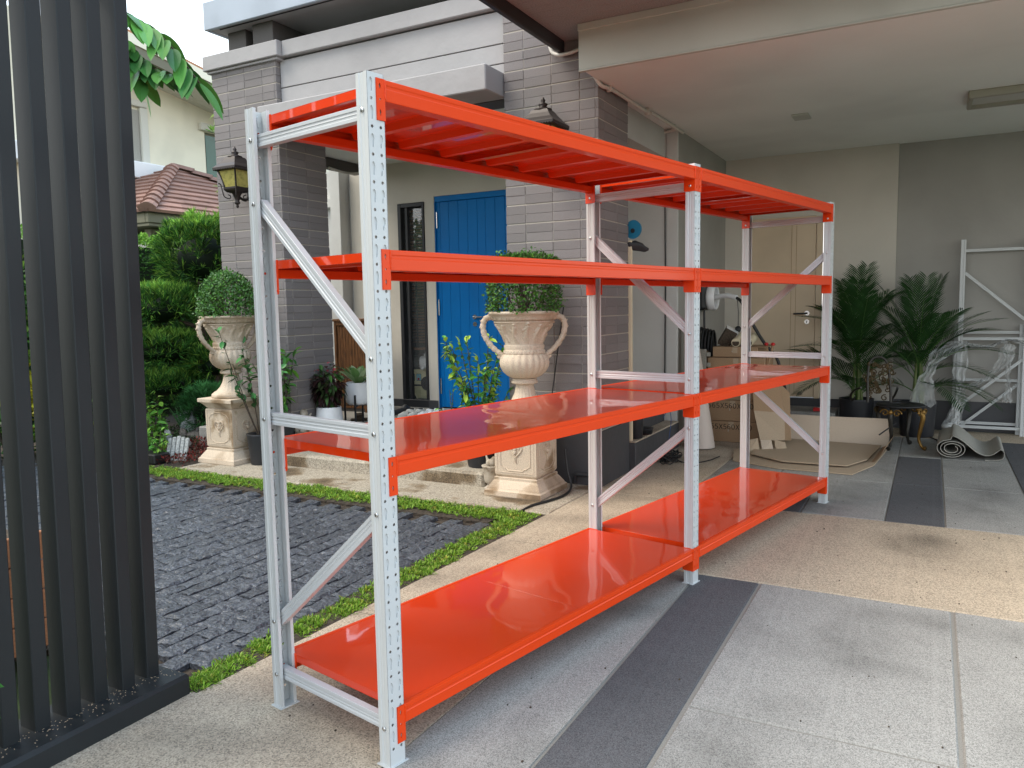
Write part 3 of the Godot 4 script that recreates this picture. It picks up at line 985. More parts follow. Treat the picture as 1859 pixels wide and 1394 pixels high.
	while bx < 3.2:
		part("board", slab_mb(Vector3(bx + 0.0012, 3.262, -1.03), Vector3(minf(bx + 0.1, 3.33) - 0.0012, 3.28, 5.2), 0.002), M.soffit, so)
		bx += 0.1
	part("board", slab_mb(Vector3(bx + 0.0012, 3.262, -1.03), Vector3(3.597, 3.28, 5.2), 0.002), M.soffit, so)
	part("roof", slab_mb(Vector3(2.28, 3.29, -1.03), Vector3(3.59, 3.4, 5.2)), M.soffit, so)
	part("gutter", slab_mb(Vector3(2.25, 3.18, -1.075), Vector3(3.595, 3.42, -1.032), 0.008), M.gutter, so)
	part("gutter", slab_mb(Vector3(2.23, 3.18, -1.03), Vector3(2.279, 3.42, 5.2), 0.008), M.gutter, so)

	# cream door in the back wall
	var bd := thing("back_door", "cream flush door with lever handle in the carport back wall", "door")
	part("leaf", slab_mb(Vector3(7.385, 0.3, -0.5), Vector3(7.43, 2.24, 0.235), 0.004), M.cream_door, bd)
	part("frame", slab_mb(Vector3(7.37, 0.29, 0.24), Vector3(7.45, 2.28, 0.3), 0.004), M.cream_door, bd)
	part("frame", slab_mb(Vector3(7.37, 2.245, -0.5), Vector3(7.45, 2.29, 0.239), 0.004), M.cream_door, bd)
	for z in [-0.02, 0.03]:
		part("groove", slab_mb(Vector3(7.383, 0.32, z), Vector3(7.3848, 2.22, z + 0.004)), M.card_dark, bd)
	var h2 := MB.new()
	h2.tube([Vector3(7.372, 1.235, 0.155), Vector3(7.385, 1.235, 0.155)], 0.027, 16)
	var hp := part("handle", h2, M.chrome, bd)
	part("lever", tube_mb(bend([Vector3(7.378, 1.235, 0.155), Vector3(7.335, 1.235, 0.15), Vector3(7.33, 1.232, 0.12), Vector3(7.33, 1.23, 0.02)], 4), 0.009), M.charcoal, hp)
	var k2 := MB.new()
	k2.tube([Vector3(7.375, 1.14, 0.155), Vector3(7.385, 1.14, 0.155)], 0.026, 16)
	var k2p := part("keyhole", k2, M.chrome, bd)
	part("slot", slab_mb(Vector3(7.3725, 1.125, 0.151), Vector3(7.3745, 1.152, 0.158)), M.black, k2p)
	var st := MB.new()
	st.tube([Vector3(7.35, 0.345, 0.1), Vector3(7.385, 0.345, 0.1)], 0.024, 14)
	part("stopper", st, M.chrome, bd)

func brick_slat() -> ArrayMesh:
	if not brick_cache.has("slat"):
		brick_cache["slat"] = slab_mb(Vector3(-0.016, -0.0015, -0.15), Vector3(0.016, 0.0015, 0.15), 0.001).mesh()
	return brick_cache["slat"]

func build_cat_house(x: float) -> void:
	var b := thing("toy_bus", "pale yellow cardboard bus used as a cat house behind the narrow window", "toy bus")
	var bz := -4.17
	m_part_bus(b, x + 0.22, bz)
	# the cats
	var bones := [[Vector3(0, 0.07, -0.1), Vector3(0, 0.08, 0.06), 0.075, 0.085], [Vector3(-0.03, 0.1, 0.08), Vector3(-0.04, 0.17, 0.09), 0.05, 0.045], [Vector3(-0.05, 0.2, 0.1), Vector3(-0.075, 0.195, 0.1), 0.055, 0.04], [Vector3(-0.1, 0.18, 0.1), Vector3(-0.11, 0.178, 0.1), 0.022, 0.018],
		[Vector3(-0.05, 0.235, 0.065), Vector3(-0.048, 0.275, 0.055), 0.02, 0.004], [Vector3(-0.05, 0.235, 0.135), Vector3(-0.048, 0.275, 0.145), 0.02, 0.004], [Vector3(-0.05, 0.06, 0.05), Vector3(-0.13, 0.018, 0.05), 0.03, 0.022], [Vector3(-0.05, 0.06, 0.12), Vector3(-0.13, 0.018, 0.12), 0.03, 0.022], [Vector3(0.02, 0.05, -0.15), Vector3(-0.06, 0.02, -0.18), 0.025, 0.014]]
	var c := MB.new()
	body(c, bones, 0.011, 0.02, func(p: Vector3) -> Color: return Color(0.1, 0.095, 0.085) if (p.y > 0.195 and absf(p.z - 0.1) > 0.016) or p.z < -0.02 else Color(0.75, 0.74, 0.71))
	var cat := thing("cat", "white and grey cat lying on top of the toy bus behind the window", "cat", Vector3(x + 0.27, 0.63, bz + 0.12), 0.15)
	part("body", c, M.paint, cat)
	for z in [0.082, 0.118]:
		var e := MB.new()
		e.ball(Vector3(-0.102, 0.208, z), Vector3(0.006, 0.009, 0.007), 8, 6)
		part("eye", e, M.black, cat)
	var c2 := MB.new()
	var b2 := bones.duplicate()
	body(c2, b2.slice(0, 6), 0.013, 0.02, func(p: Vector3) -> Color: return Color(0.06, 0.058, 0.055))
	var cat2 := thing("cat", "dark grey cat resting left of the white cat on the toy bus", "cat", Vector3(x + 0.34, 0.63, bz - 0.03), 0.9)
	part("body", c2, M.paint, cat2)

func m_part_bus(b: Node3D, x: float, z: float) -> void:
	var body_c := mat("bus_body", Color(0.55, 0.5, 0.27), 0.8)
	var body_l := mat("bus_light", Color(0.66, 0.6, 0.36), 0.8)
	var sky_c := mat("bus_window", Color(0.25, 0.55, 0.65), 0.5)
	part("body", slab_mb(Vector3(x, 0.27, z - 0.2), Vector3(x + 0.3, 0.63, z + 0.24), 0.02), body_l, b)
	part("band", slab_mb(Vector3(x - 0.003, 0.425, z - 0.2), Vector3(x - 0.0005, 0.445, z + 0.24)), M.black, b)
	part("panel", slab_mb(Vector3(x - 0.002, 0.28, z - 0.19), Vector3(x - 0.0005, 0.422, z + 0.23)), body_c, b)
	for k in 3:
		var zz := z - 0.14 + k * 0.095
		var wp := part("window", slab_mb(Vector3(x - 0.004, 0.49, zz), Vector3(x - 0.0005, 0.575, zz + 0.07), 0.001), M.black, b)
		part("pane", slab_mb(Vector3(x - 0.006, 0.495, zz + 0.004), Vector3(x - 0.0042, 0.57, zz + 0.066)), sky_c, wp)
		var fc := MB.new()
		fc.ball(Vector3(x - 0.007, 0.512, zz + 0.034), Vector3(0.002, 0.014, 0.018), 10, 6)
		part("passenger", fc, M.red if k == 2 else M.white_pot, wp)
	var hole := MB.new()
	hole.tube([Vector3(x - 0.006, 0.46, z + 0.2), Vector3(x - 0.001, 0.46, z + 0.2)], 0.085, 24)
	part("entrance", hole, M.black, b)
	for zz in [z - 0.01]:
		var arch := MB.new()
		arch.tube([Vector3(x - 0.007, 0.275, zz), Vector3(x - 0.002, 0.275, zz)], 0.075, 20)
		part("wheel_arch", arch, body_l, b)
		var wh := MB.new()
		wh.tube([Vector3(x - 0.012, 0.265, zz), Vector3(x + 0.02, 0.265, zz)], 0.058, 20)
		var wo := part("wheel", wh, M.black, b)
		var hub := MB.new()
		hub.tube([Vector3(x - 0.015, 0.265, zz), Vector3(x - 0.01, 0.265, zz)], 0.024, 14)
		part("hub", hub, M.mat_grey, wo)


# ---------------------------------------------------------------- the storage rack
const RW := 0.06
const RD := 0.6041
const RL := 1.9245
const LEVELS := [0.1769, 0.9286, 1.5216, 1.9863]

func post_mesh() -> ArrayMesh:
	var m := MB.new()
	var t := 0.002
	var d := 0.046
	var slot := [Vector2(-3, -19), Vector2(0, -19), Vector2(2, -5), Vector2(6.5, -1), Vector2(7, 8), Vector2(4, 16), Vector2(0, 19), Vector2(-4, 15), Vector2(-6.5, 6)]
	var ring := []
	for i in 8:
		ring.append(Vector2(cos(TAU * i / 8), sin(TAU * i / 8)) * 4.8)
	var y := 0.0395
	for z in [0.0, -t]:
		var o := Vector3(0, 0, 1 if z == 0.0 else -1)
		m.quad_out(Vector3(0, 0, z), Vector3(RW, 0, z), Vector3(RW, y, z), Vector3(0, y, z), o)
		m.quad_out(Vector3(0, 1.9895, z), Vector3(RW, 1.9895, z), Vector3(RW, 2, z), Vector3(0, 2, z), o)
	for k in 26:
		for s in [-1.0, 1.0]:
			var cx: float = 0.03 + s * 0.0155
			var x0 := 0.0 if s < 0 else 0.03
			var hole := []
			for p in ring: hole.append(Vector2(cx, y + 0.0155) + p * 0.001)
			m.pierced(x0, y, x0 + 0.03, y + 0.031, Vector2(cx, y + 0.0155), hole, t)
			hole = []
			for p in slot: hole.append(Vector2(cx + s * p.x * 0.001, y + 0.053 + p.y * 0.001))
			if s < 0: hole.reverse()
			m.pierced(x0, y + 0.031, x0 + 0.03, y + 0.075, Vector2(cx, y + 0.0555), hole, t, 0.004)
		y += 0.075
	# flanges with a pressed bead and a returned lip; extruded upwards
	var up := Transform3D(Basis(Vector3(1, 0, 0), Vector3(0, 0, 1), Vector3(0, 1, 0)), Vector3.ZERO)
	var line := [Vector2(0.0, 0.0), Vector2(0.0, -0.013), Vector2(0.003, -0.016), Vector2(0.003, -0.021), Vector2(0.0015, -0.0235), Vector2(0.003, -0.026), Vector2(0.003, -0.031), Vector2(0, -0.034), Vector2(0, -d), Vector2(0.011, -d)]
	m.sheet(line, t, 0.0, 2.0, up)
	var other := []
	for p in line: other.append(Vector2(RW - p.x, p.y))
	other.reverse()
	m.sheet(other, t, 0.0, 2.0, up)
	m.box(Vector3(RW / 2, 0.0015, -d / 2), Vector3(RW + 0.016, 0.003, d + 0.012), 0.0005)
	return m.mesh()

func brace_mesh(l: float, wide := 1.0) -> ArrayMesh:
	var m := MB.new()
	m.sheet([Vector2(0.024, -0.02), Vector2(0.001, -0.02), Vector2(0, -0.019), Vector2(0, -0.01), Vector2(0.0025, -0.0075), Vector2(0.0025, -0.003), Vector2(0.0008, 0.0), Vector2(0.0025, 0.003), Vector2(0.0025, 0.0075), Vector2(0, 0.01), Vector2(0, 0.019), Vector2(0.001, 0.02), Vector2(0.024, 0.02)], -0.002, -l / 2, l / 2, Transform3D(Basis.from_scale(Vector3(1, wide, 1)), Vector3.ZERO))
	return m.mesh()

func end_plate_mesh(s: float) -> ArrayMesh:
	# s = -1 on the left end of a beam, 1 on the right end; x = 0 is the beam end
	var m := MB.new()
	var w := 0.0285
	var h := 0.113
	var q := []
	for k in [[0.0, -0.038, -0.021, 5.0], [-0.038, -0.075, -0.056, 3.2], [-0.075, -h, -0.092, 5.5]]:
		var c := Vector2(s * w * 0.5 + s * 0.002, k[2])
		var hole := []
		for i in 10:
			var a := TAU * i / 10
			var p := Vector2(cos(a) * 0.0032, sin(a) * 0.001 * (k[3] + (3.5 if k[3] > 4 else 0.0)))
			if p.y < 0 and k[3] > 4: p.x *= 0.55
			hole.append(c + p)
		m.pierced(minf(0, s * w), k[1], maxf(0, s * w), k[0], c, hole, 0.003)
	m.box(Vector3(s * w, -h / 2, -0.0015), Vector3(0.0012, h, 0.003))
	m.box(Vector3(0, -h / 2, -0.0015), Vector3(0.004, h, 0.0042), 0.001)
	var poly := PackedVector2Array([Vector2(-0.002, 0), Vector2(-0.057, 0), Vector2(-0.057, -h + 0.008), Vector2(-0.055, -h + 0.002), Vector2(-0.049, -h), Vector2(-0.002, -h)])
	m.extrude(poly, -0.0016, 0.0016, Transform3D(Basis(Vector3(0, 0, 1), Vector3(0, 1, 0), Vector3(-1, 0, 0)), Vector3.ZERO))
	m.tube([Vector3(-0.003, -h + 0.012, -0.048), Vector3(0.003, -h + 0.012, -0.048)], 0.004, 8)
	# weld seam
	var seam := []
	var rads := []
	for i in 16:
		seam.append(Vector3(-s * 0.002, -0.002 - i * 0.0036, 0.001))
		rads.append(0.0022 + 0.0011 * absf(sin(i * 2.3)))
	m.tube(seam, rads, 6)
	return m.mesh()

func beam_mesh(l: float) -> ArrayMesh:
	var m := MB.new()
	var r := PackedVector2Array([Vector2(0.001, 0), Vector2(0.002, -0.001), Vector2(0.002, -0.013), Vector2(0.0002, -0.0165), Vector2(0.0002, -0.0225), Vector2(0.002, -0.026), Vector2(0.002, -0.0565), Vector2(0.0005, -0.058), Vector2(-0.038, -0.058), Vector2(-0.04, -0.056), Vector2(-0.04, -0.03), Vector2(-0.014, -0.029), Vector2(-0.014, -0.001), Vector2(-0.013, 0)])
	# profile (z, y) pushed along x
	m.extrude(r, -l / 2, l / 2, Transform3D(Basis(Vector3(0, 0, 1), Vector3(0, 1, 0), Vector3(1, 0, 0)), Vector3.ZERO))
	return m.mesh()

func panel_mesh(l: float, w: float, sd: int) -> ArrayMesh:
	var m := MB.new()
	var f := FastNoiseLite.new()
	f.seed = sd
	f.frequency = 2.1
	f.fractal_octaves = 2
	var rows := []
	for r in 17:
		var line := PackedVector3Array()
		for k in 33:
			var x := (k / 32.0 - 0.5) * l
			var z := -(r / 16.0 - 0.5) * w
			var e := minf(1.0, minf(minf(k, 32 - k), minf(r, 16 - r)) / 2.0)
			line.append(Vector3(x, f.get_noise_2d(x, z) * 0.0015 * e + 0.0004 * e, z))
		rows.append(line)
	m.grid(rows)
	for k in 32:
		m.quad_out(rows[0][k], rows[0][k + 1], rows[0][k + 1] - Vector3(0, 0.027, 0), rows[0][k] - Vector3(0, 0.027, 0), Vector3(0, 0, 1))
		m.quad_out(rows[16][k], rows[16][k + 1], rows[16][k + 1] - Vector3(0, 0.027, 0), rows[16][k] - Vector3(0, 0.027, 0), Vector3(0, 0, -1))
	for s in [-1.0, 1.0]:
		m.box(Vector3(s * (l / 2 - 0.0004), -0.0138, 0), Vector3(0.0012, 0.0268, w - 0.004), 0.0004)
		m.box(Vector3(s * (l / 2 - 0.008), -0.0268, 0), Vector3(0.014, 0.0012, w - 0.03))
		m.box(Vector3(0, -0.0268, s * (w / 2 - 0.008)), Vector3(l - 0.03, 0.0012, 0.014))
	m.box(Vector3(0, -0.0022, 0), Vector3(l - 0.008, 0.001, w - 0.008))
	return m.mesh()

func rib_mesh(w: float) -> ArrayMesh:
	var m := MB.new()
	m.sheet([Vector2(-0.042, -0.003), Vector2(-0.024, -0.004), Vector2(-0.014, -0.026), Vector2(0.014, -0.026), Vector2(0.024, -0.004), Vector2(0.042, -0.003)], 0.0012, -w / 2 + 0.03, w / 2 - 0.03)
	return m.mesh()

func build_rack() -> void:
	var t := thing("storage_rack", "long orange and white steel storage rack with four shelf levels across the driveway", "shelving rack", Vector3.ZERO, -deg_to_rad(11.6))
	var pm := post_mesh()
	var bolt := MB.new()
	bolt.ball(Vector3.ZERO, Vector3(0.0035, 0.0075, 0.0075), 10, 6)
	var bm := bolt.mesh()
	for fr in 3:
		var x := fr * RL
		var front := part("post", pm, M.white_steel, t, at_xf(Vector3(x, 0, 0)))
		var rear := part("post", pm, M.white_steel, t, at_xf(Vector3(x + RW, 0, -RD), PI))
		var bars := [[1.9, 1.9], [1.7, 1.215], [1.0, 1.0], [0.305, 0.765], [0.117, 0.117]]
		if fr == 2: bars = [[1.895, 1.895], [1.19, 1.675], [0.995, 0.995], [0.8, 0.34], [0.117, 0.117]]
		for b in bars:
			var p := Vector3(x + 0.019, b[0], -RD + 0.014)
			var q := Vector3(x + 0.019, b[1], -0.014)
			if b[0] != b[1]:
				p.z += 0.012
				q.z -= 0.012
			var dz := (q - p).normalized()
			part("brace", brace_mesh((q - p).length()), M.brace_steel, t, Transform3D(Basis(Vector3.RIGHT, dz.cross(Vector3.RIGHT), dz), (p + q) / 2))
			for side in 2:
				var yy: float = b[side]
				if side == 0:
					part("bolt", bm, M.bolt, rear, at_xf(Vector3(RW + 0.0005, yy, -0.0235)))
				else:
					part("bolt", bm, M.bolt, front, at_xf(Vector3(-0.0005, yy, -0.0235)))
	var lb := RL - RW
	var beam := beam_mesh(lb)
	var ends := [end_plate_mesh(-1.0), end_plate_mesh(1.0)]
	var pl := lb / 2 - 0.0015
	var pw := RD - 0.028
	var pans := [panel_mesh(pl, pw, 41), panel_mesh(pl, pw, 58), panel_mesh(pl, pw, 64), panel_mesh(pl, pw, 73), panel_mesh(pl, pw, 81)]
	var rib := rib_mesh(pw)
	for lev in 4:
		var y: float = LEVELS[lev]
		for bay in 2:
			var cx := RW + bay * RL + lb / 2
			for back in 2:
				var b := part("beam", beam, M.orange_beam, t, at_xf(Vector3(cx, y, 0.0015 if back == 0 else -RD - 0.0015), PI * back))
				for e in 2:
					part("end_plate", ends[e], M.orange_beam, b, at_xf(Vector3((e * 2 - 1) * lb / 2, 0.001, 0.0018)))
			for k in 2:
				var lift := 0.0
				if lev == 0 and bay == 1: lift = 0.003 - k * 0.001
				var s := part("shelf_panel", pans[(lev * 3 + bay * 2 + k) % 5], M.orange, t, at_xf(Vector3(cx + (k - 0.5) * lb / 2, y - 0.0012 + lift, -RD / 2)))
				for r in 4:
					part("rib", rib, M.orange_beam, s, at_xf(Vector3((r - 1.5) * pl * 0.235, 0, 0)))


# ---------------------------------------------------------------- gate of dark slats at the left
func build_gate() -> void:
	var t := thing("slat_fence", "tall charcoal slat fence on a dark kerb at the left edge of the driveway", "fence")
	part("kerb", slab_mb(Vector3(-1.6, -0.05, -1.17), Vector3(0.055, 0.072, -0.925), 0.012), M.gate, t)
	var m := MB.new()
	m.box(Vector3(0, 1.3, 0), Vector3(0.0475, 2.6, 0.085), 0.003)
	var mm := m.mesh()
	for k in 15:
		part("slat", mm, M.gate, t, Transform3D(Basis(Vector3.BACK, -0.017 + rng.randf_range(-0.0012, 0.0012)), Vector3(-0.02 - k * 0.0973, 0.068, -1.068 + rng.randf_range(-0.003, 0.003))))
	part("rail", slab_mb(Vector3(-1.6, 2.45, -1.16), Vector3(0.02, 2.5, -1.131), 0.003), M.gate, t)
	var dust := MB.new()
	for i in 260:
		var z := -0.935 - pow(rng.randf(), 0.5) * 0.12
		dust.box(Vector3.ZERO, Vector3(rng.randf_range(0.001, 0.006), 0.001, rng.randf_range(0.0008, 0.002)), 0.0, Transform3D(Basis(Vector3.UP, rng.randf() * 3.0), Vector3(rng.randf_range(-0.75, 0.05), 0.0725, z)))
	stuff(part("debris", dust, M.card, t))


# ---------------------------------------------------------------- urns, pedestals, lanterns
func square_stack(m: MB, prof: Array) -> void:
	for i in prof.size() - 1:
		var a: Vector2 = prof[i]
		var b: Vector2 = prof[i + 1]
		for k in 4:
			var q := Basis(Vector3.UP, PI / 2 * k)
			m.quad_out(q * Vector3(-a.x, a.y, a.x), q * Vector3(a.x, a.y, a.x), q * Vector3(b.x, b.y, b.x), q * Vector3(-b.x, b.y, b.x), q * Vector3(0, 0.01 if absf(b.y - a.y) > 0.0005 else (1.0 if b.x < a.x else -1.0), 1))
	var t: Vector2 = prof[prof.size() - 1]
	m.quad_out(Vector3(-t.x, t.y, -t.x), Vector3(t.x, t.y, -t.x), Vector3(t.x, t.y, t.x), Vector3(-t.x, t.y, t.x), Vector3.UP)

func make_pedestal(called: String, label: String, at: Vector3) -> void:
	var t := thing(called, label, "pedestal", at, 0.0, "carved stone pedestals under the urns")
	var m := MB.new()
	square_stack(m, [Vector2(0.225, 0), Vector2(0.228, 0.006), Vector2(0.226, 0.04), Vector2(0.214, 0.05), Vector2(0.208, 0.062), Vector2(0.182, 0.1), Vector2(0.172, 0.112), Vector2(0.172, 0.13), Vector2(0.166, 0.134)])
	part("base", m, M.cast, t)
	m = MB.new()
	square_stack(m, [Vector2(0.154, 0.134), Vector2(0.166, 0.15), Vector2(0.168, 0.16), Vector2(0.168, 0.475), Vector2(0.164, 0.488), Vector2(0.15, 0.492)])
	part("shaft", m, M.cast, t)
	m = MB.new()
	square_stack(m, [Vector2(0.15, 0.492), Vector2(0.16, 0.5), Vector2(0.165, 0.51), Vector2(0.182, 0.53), Vector2(0.2, 0.548), Vector2(0.212, 0.552), Vector2(0.213, 0.58), Vector2(0.209, 0.584)])
	part("cap", m, M.cast, t)
	for k in 4:
		var q := Transform3D(Basis(Vector3.UP, PI / 2 * k), Vector3.ZERO)
		var f := MB.new()
		var z := 0.169
		# moulded panel border with stepped corners
		var c := [Vector2(-0.09, 0.2), Vector2(-0.075, 0.2), Vector2(-0.06, 0.185), Vector2(0.06, 0.185), Vector2(0.075, 0.2), Vector2(0.09, 0.2), Vector2(0.095, 0.21), Vector2(0.12, 0.222), Vector2(0.12, 0.41), Vector2(0.105, 0.425), Vector2(0.09, 0.44), Vector2(0.06, 0.445), Vector2(0.05, 0.455), Vector2(-0.05, 0.455), Vector2(-0.06, 0.445), Vector2(-0.09, 0.44), Vector2(-0.105, 0.425), Vector2(-0.12, 0.41), Vector2(-0.12, 0.222), Vector2(-0.095, 0.21), Vector2(-0.09, 0.2)]
		var line := []
		for p in c: line.append(q * Vector3(p.x, p.y, z))
		f.tube(line, 0.0042, 6)
		var outer := []
		for p in [Vector2(-0.14, 0.17), Vector2(0.14, 0.17), Vector2(0.147, 0.18), Vector2(0.147, 0.465), Vector2(0.138, 0.475), Vector2(-0.138, 0.475), Vector2(-0.147, 0.465), Vector2(-0.147, 0.18), Vector2(-0.14, 0.17)]:
			outer.append(q * Vector3(p.x, p.y, z - 0.001))
		f.tube(outer, 0.003, 5)
		part("panel_moulding", f, M.cast, t)
		var hrt := MB.new()
		var hl := []
		for i in 25:
			var a := TAU * i / 24
			hl.append(q * Vector3(0.0034 * 16 * pow(sin(a), 3), 0.335 + 0.0036 * (13 * cos(a) - 5 * cos(2 * a) - 2 * cos(3 * a) - cos(4 * a)), z + 0.002))
		hrt.tube(hl, 0.006, 6)
		for s in [-1.0, 1.0]:
			var sc := []
			for i in 10:
				var a := i * 0.75
				sc.append(q * Vector3(s * (0.028 + 0.018 * cos(a) * (1 - i * 0.07)), 0.355 + 0.018 * sin(a) * (1 - i * 0.07), z + 0.002))
			hrt.tube(sc, 0.004, 5)
		hrt.ball(q * Vector3(0, 0.322, z), Vector3(0.017, 0.02, 0.017), 10, 8)
		hrt.ball(q * Vector3(0, 0.312, z + 0.012), Vector3(0.005, 0.007, 0.007), 6, 5)
		hrt.ball(q * Vector3(0, 0.343, z), Vector3(0.02, 0.009, 0.014), 8, 6)
		hrt.tube([q * Vector3(0, 0.285, z), q * Vector3(0.003, 0.255, z + 0.003), q * Vector3(0.012, 0.238, z)], [0.012, 0.007, 0.002], 6)
		part("heart_relief", hrt, M.cast, t)

func make_urn(called: String, label: String, at: Vector3, turn: float) -> void:
	var t := thing(called, label, "urn", at, turn, "large two handled stone urns")
	var m := MB.new()
	var prof := [Vector2(0.0, 0.0), Vector2(0.172, 0.0), Vector2(0.178, 0.008), Vector2(0.178, 0.026), Vector2(0.172, 0.034), Vector2(0.16, 0.04), Vector2(0.158, 0.046), Vector2(0.13, 0.062), Vector2(0.1, 0.095), Vector2(0.078, 0.14), Vector2(0.066, 0.19), Vector2(0.064, 0.212)]
	m.lathe(prof, 80, Vector3.ZERO, func(a: float, r: int) -> float: return 1.0 if r < 7 else 1.0 - 0.05 * pow(absf(sin(a * 10.0)), 0.6))
	part("foot", m, M.cast, t)
	m = MB.new()
	m.lathe([Vector2(0.062, 0.212), Vector2(0.09, 0.213), Vector2(0.096, 0.22), Vector2(0.096, 0.23), Vector2(0.086, 0.237), Vector2(0.09, 0.243), Vector2(0.086, 0.25), Vector2(0.07, 0.252)], 40)
	part("collar", m, M.cast, t)
	m = MB.new()
	m.lathe([Vector2(0.06, 0.25), Vector2(0.09, 0.255), Vector2(0.125, 0.272), Vector2(0.155, 0.3), Vector2(0.174, 0.335), Vector2(0.18, 0.365), Vector2(0.176, 0.392), Vector2(0.164, 0.416), Vector2(0.15, 0.43), Vector2(0.14, 0.433)], 120, Vector3.ZERO, func(a: float, r: int) -> float: return 0.94 + 0.07 * pow(absf(sin(a * 11.0)), 0.55) if r > 0 and r < 9 else 1.0)
	part("bowl", m, M.cast, t)
	m = MB.new()
	m.lathe([Vector2(0.14, 0.43), Vector2(0.15, 0.431), Vector2(0.152, 0.436), Vector2(0.152, 0.452), Vector2(0.146, 0.456), Vector2(0.142, 0.46), Vector2(0.144, 0.464), Vector2(0.147, 0.49), Vector2(0.14, 0.496)], 132, Vector3.ZERO, func(a: float, r: int) -> float: return 1.0 - (0.035 * (0.0 if sin(a * 33.0) > -0.3 else 1.0) if r == 3 or r == 2 else 0.0) - (0.03 * pow(absf(sin(a * 24.0)), 8.0) if r >= 6 and r < 8 else 0.0))
	part("band", m, M.cast, t)
	# body with a frieze of figures in relief
	var figs := []
	var fr := RandomNumberGenerator.new()
	fr.seed = 77
	for i in 13:
		var u := i / 13.0 * TAU
		var s := 1.0 if fr.randf() < 0.5 else -1.0
		var yb := 0.512 + fr.randf() * 0.01
		var hh := fr.randf_range(0.115, 0.14)
		var lean := fr.randf_range(-0.02, 0.02)
		figs.append([Vector2(u * 0.165, yb + hh), Vector2(u * 0.165 + 0.003, yb + hh), 0.012, 0.012])
		figs.append([Vector2(u * 0.165, yb + hh * 0.82), Vector2(u * 0.165 + lean, yb + hh * 0.45), 0.014, 0.013])
		figs.append([Vector2(u * 0.165 + lean, yb + hh * 0.45), Vector2(u * 0.165 + s * 0.02, yb + hh * 0.22), 0.011, 0.008])
		figs.append([Vector2(u * 0.165 + s * 0.02, yb + hh * 0.22), Vector2(u * 0.165 + s * 0.012, yb), 0.008, 0.005])
		figs.append([Vector2(u * 0.165 + lean, yb + hh * 0.45), Vector2(u * 0.165 - s * 0.01, yb), 0.012, 0.007])
		figs.append([Vector2(u * 0.165, yb + hh * 0.8), Vector2(u * 0.165 + s * 0.03, yb + hh * 0.62), 0.007, 0.005])
		figs.append([Vector2(u * 0.165 + s * 0.03, yb + hh * 0.62), Vector2(u * 0.165 + s * 0.042, yb + hh * 0.85), 0.005, 0.004])
		for q in 3:
			var x := u * 0.165 + s * (0.005 + q * 0.009)
			figs.append([Vector2(x, yb + hh * 0.5), Vector2(x - s * 0.016, yb + 0.01), 0.004, 0.003])
	var rows := []
	for r in 34:
		var y := 0.494 + r / 33.0 * 0.162
		var q := (y - 0.494) / 0.162
		var rad := 0.138 + 0.062 * pow(q, 1.7) + 0.012 * q
		var near := []
		for f in figs:
			var rm := maxf(f[2], f[3])
			if y > minf(f[0].y, f[1].y) - rm and y < maxf(f[0].y, f[1].y) + rm: near.append(f)
		var line := PackedVector3Array()
		for k in 150:
			var a := TAU * k / 150.0
			var p := Vector2(a * 0.165, y)
			var hgt := 0.0
			for f in near:
				if p.x < minf(f[0].x, f[1].x) - 0.016 or p.x > maxf(f[0].x, f[1].x) + 0.016: continue
				var ab: Vector2 = f[1] - f[0]
				var tt := clampf((p - f[0]).dot(ab) / maxf(ab.length_squared(), 1e-9), 0, 1)
				var dd: float = (p - f[0] - ab * tt).length() / lerpf(f[2], f[3], tt)
				if dd < 1.0: hgt = maxf(hgt, sqrt(1.0 - dd * dd) * lerpf(f[2], f[3], tt))
			rad += 0.0
			var rr := rad + minf(hgt * 1.2, 0.016)
			line.append(Vector3(cos(-a) * rr, y, sin(-a) * rr))
		rows.append(line)
	m = MB.new()
	m.grid(rows, true)
	part("body", m, M.cast, t)
	m = MB.new()
	m.lathe([Vector2(0.2, 0.652), Vector2(0.214, 0.654), Vector2(0.218, 0.66), Vector2(0.212, 0.667), Vector2(0.216, 0.67), Vector2(0.224, 0.69), Vector2(0.236, 0.708), Vector2(0.246, 0.712), Vector2(0.252, 0.718), Vector2(0.252, 0.728), Vector2(0.245, 0.734), Vector2(0.235, 0.734), Vector2(0.226, 0.724), Vector2(0.215, 0.66), Vector2(0.0, 0.66)], 144, Vector3.ZERO, func(a: float, r: int) -> float: return 1.0 - (0.02 * pow(absf(sin(a * 30.0)), 3.0) if r == 5 or r == 6 else 0.0) + (0.012 * sin(a * 60.0) if r == 8 or r == 9 else 0.0))
	part("rim", m, M.cast, t)
	m = MB.new()
	m.lathe([Vector2(0.222, 0.69), Vector2(0.1, 0.7), Vector2(0.0, 0.702)], 24)
	part("soil", m, M.soil, t)
	for s in [-1.0, 1.0]:
		m = MB.new()
		var pts := bend([Vector3(s * 0.205, 0.69, 0), Vector3(s * 0.25, 0.695, 0), Vector3(s * 0.285, 0.67, 0), Vector3(s * 0.294, 0.615, 0), Vector3(s * 0.272, 0.54, 0), Vector3(s * 0.225, 0.475, 0), Vector3(s * 0.172, 0.43, 0), Vector3(s * 0.155, 0.418, 0)], 5)
		var rads := []
		for i in pts.size(): rads.append(0.021 - 0.006 * i / pts.size() + 0.0025 * (i % 3))
		m.tube(pts, rads, 10)
		for i in range(3, pts.size() - 6, 4):
			var p: Vector3 = pts[i]
			m.box(Vector3.ZERO, Vector3(0.006, 0.03, 0.034), 0.002, Transform3D(Basis(Vector3.BACK, -s * (0.3 + i * 0.02)), p + Vector3(s * 0.018, 0, 0)))
		var cl := []
		for i in 12:
			var a := i * 0.55
			cl.append(Vector3(s * (0.168 + 0.02 * (1 - i * 0.06) * cos(a)), 0.418 - 0.02 * (1 - i * 0.06) * sin(a), 0))
		m.tube(cl, 0.013, 8)
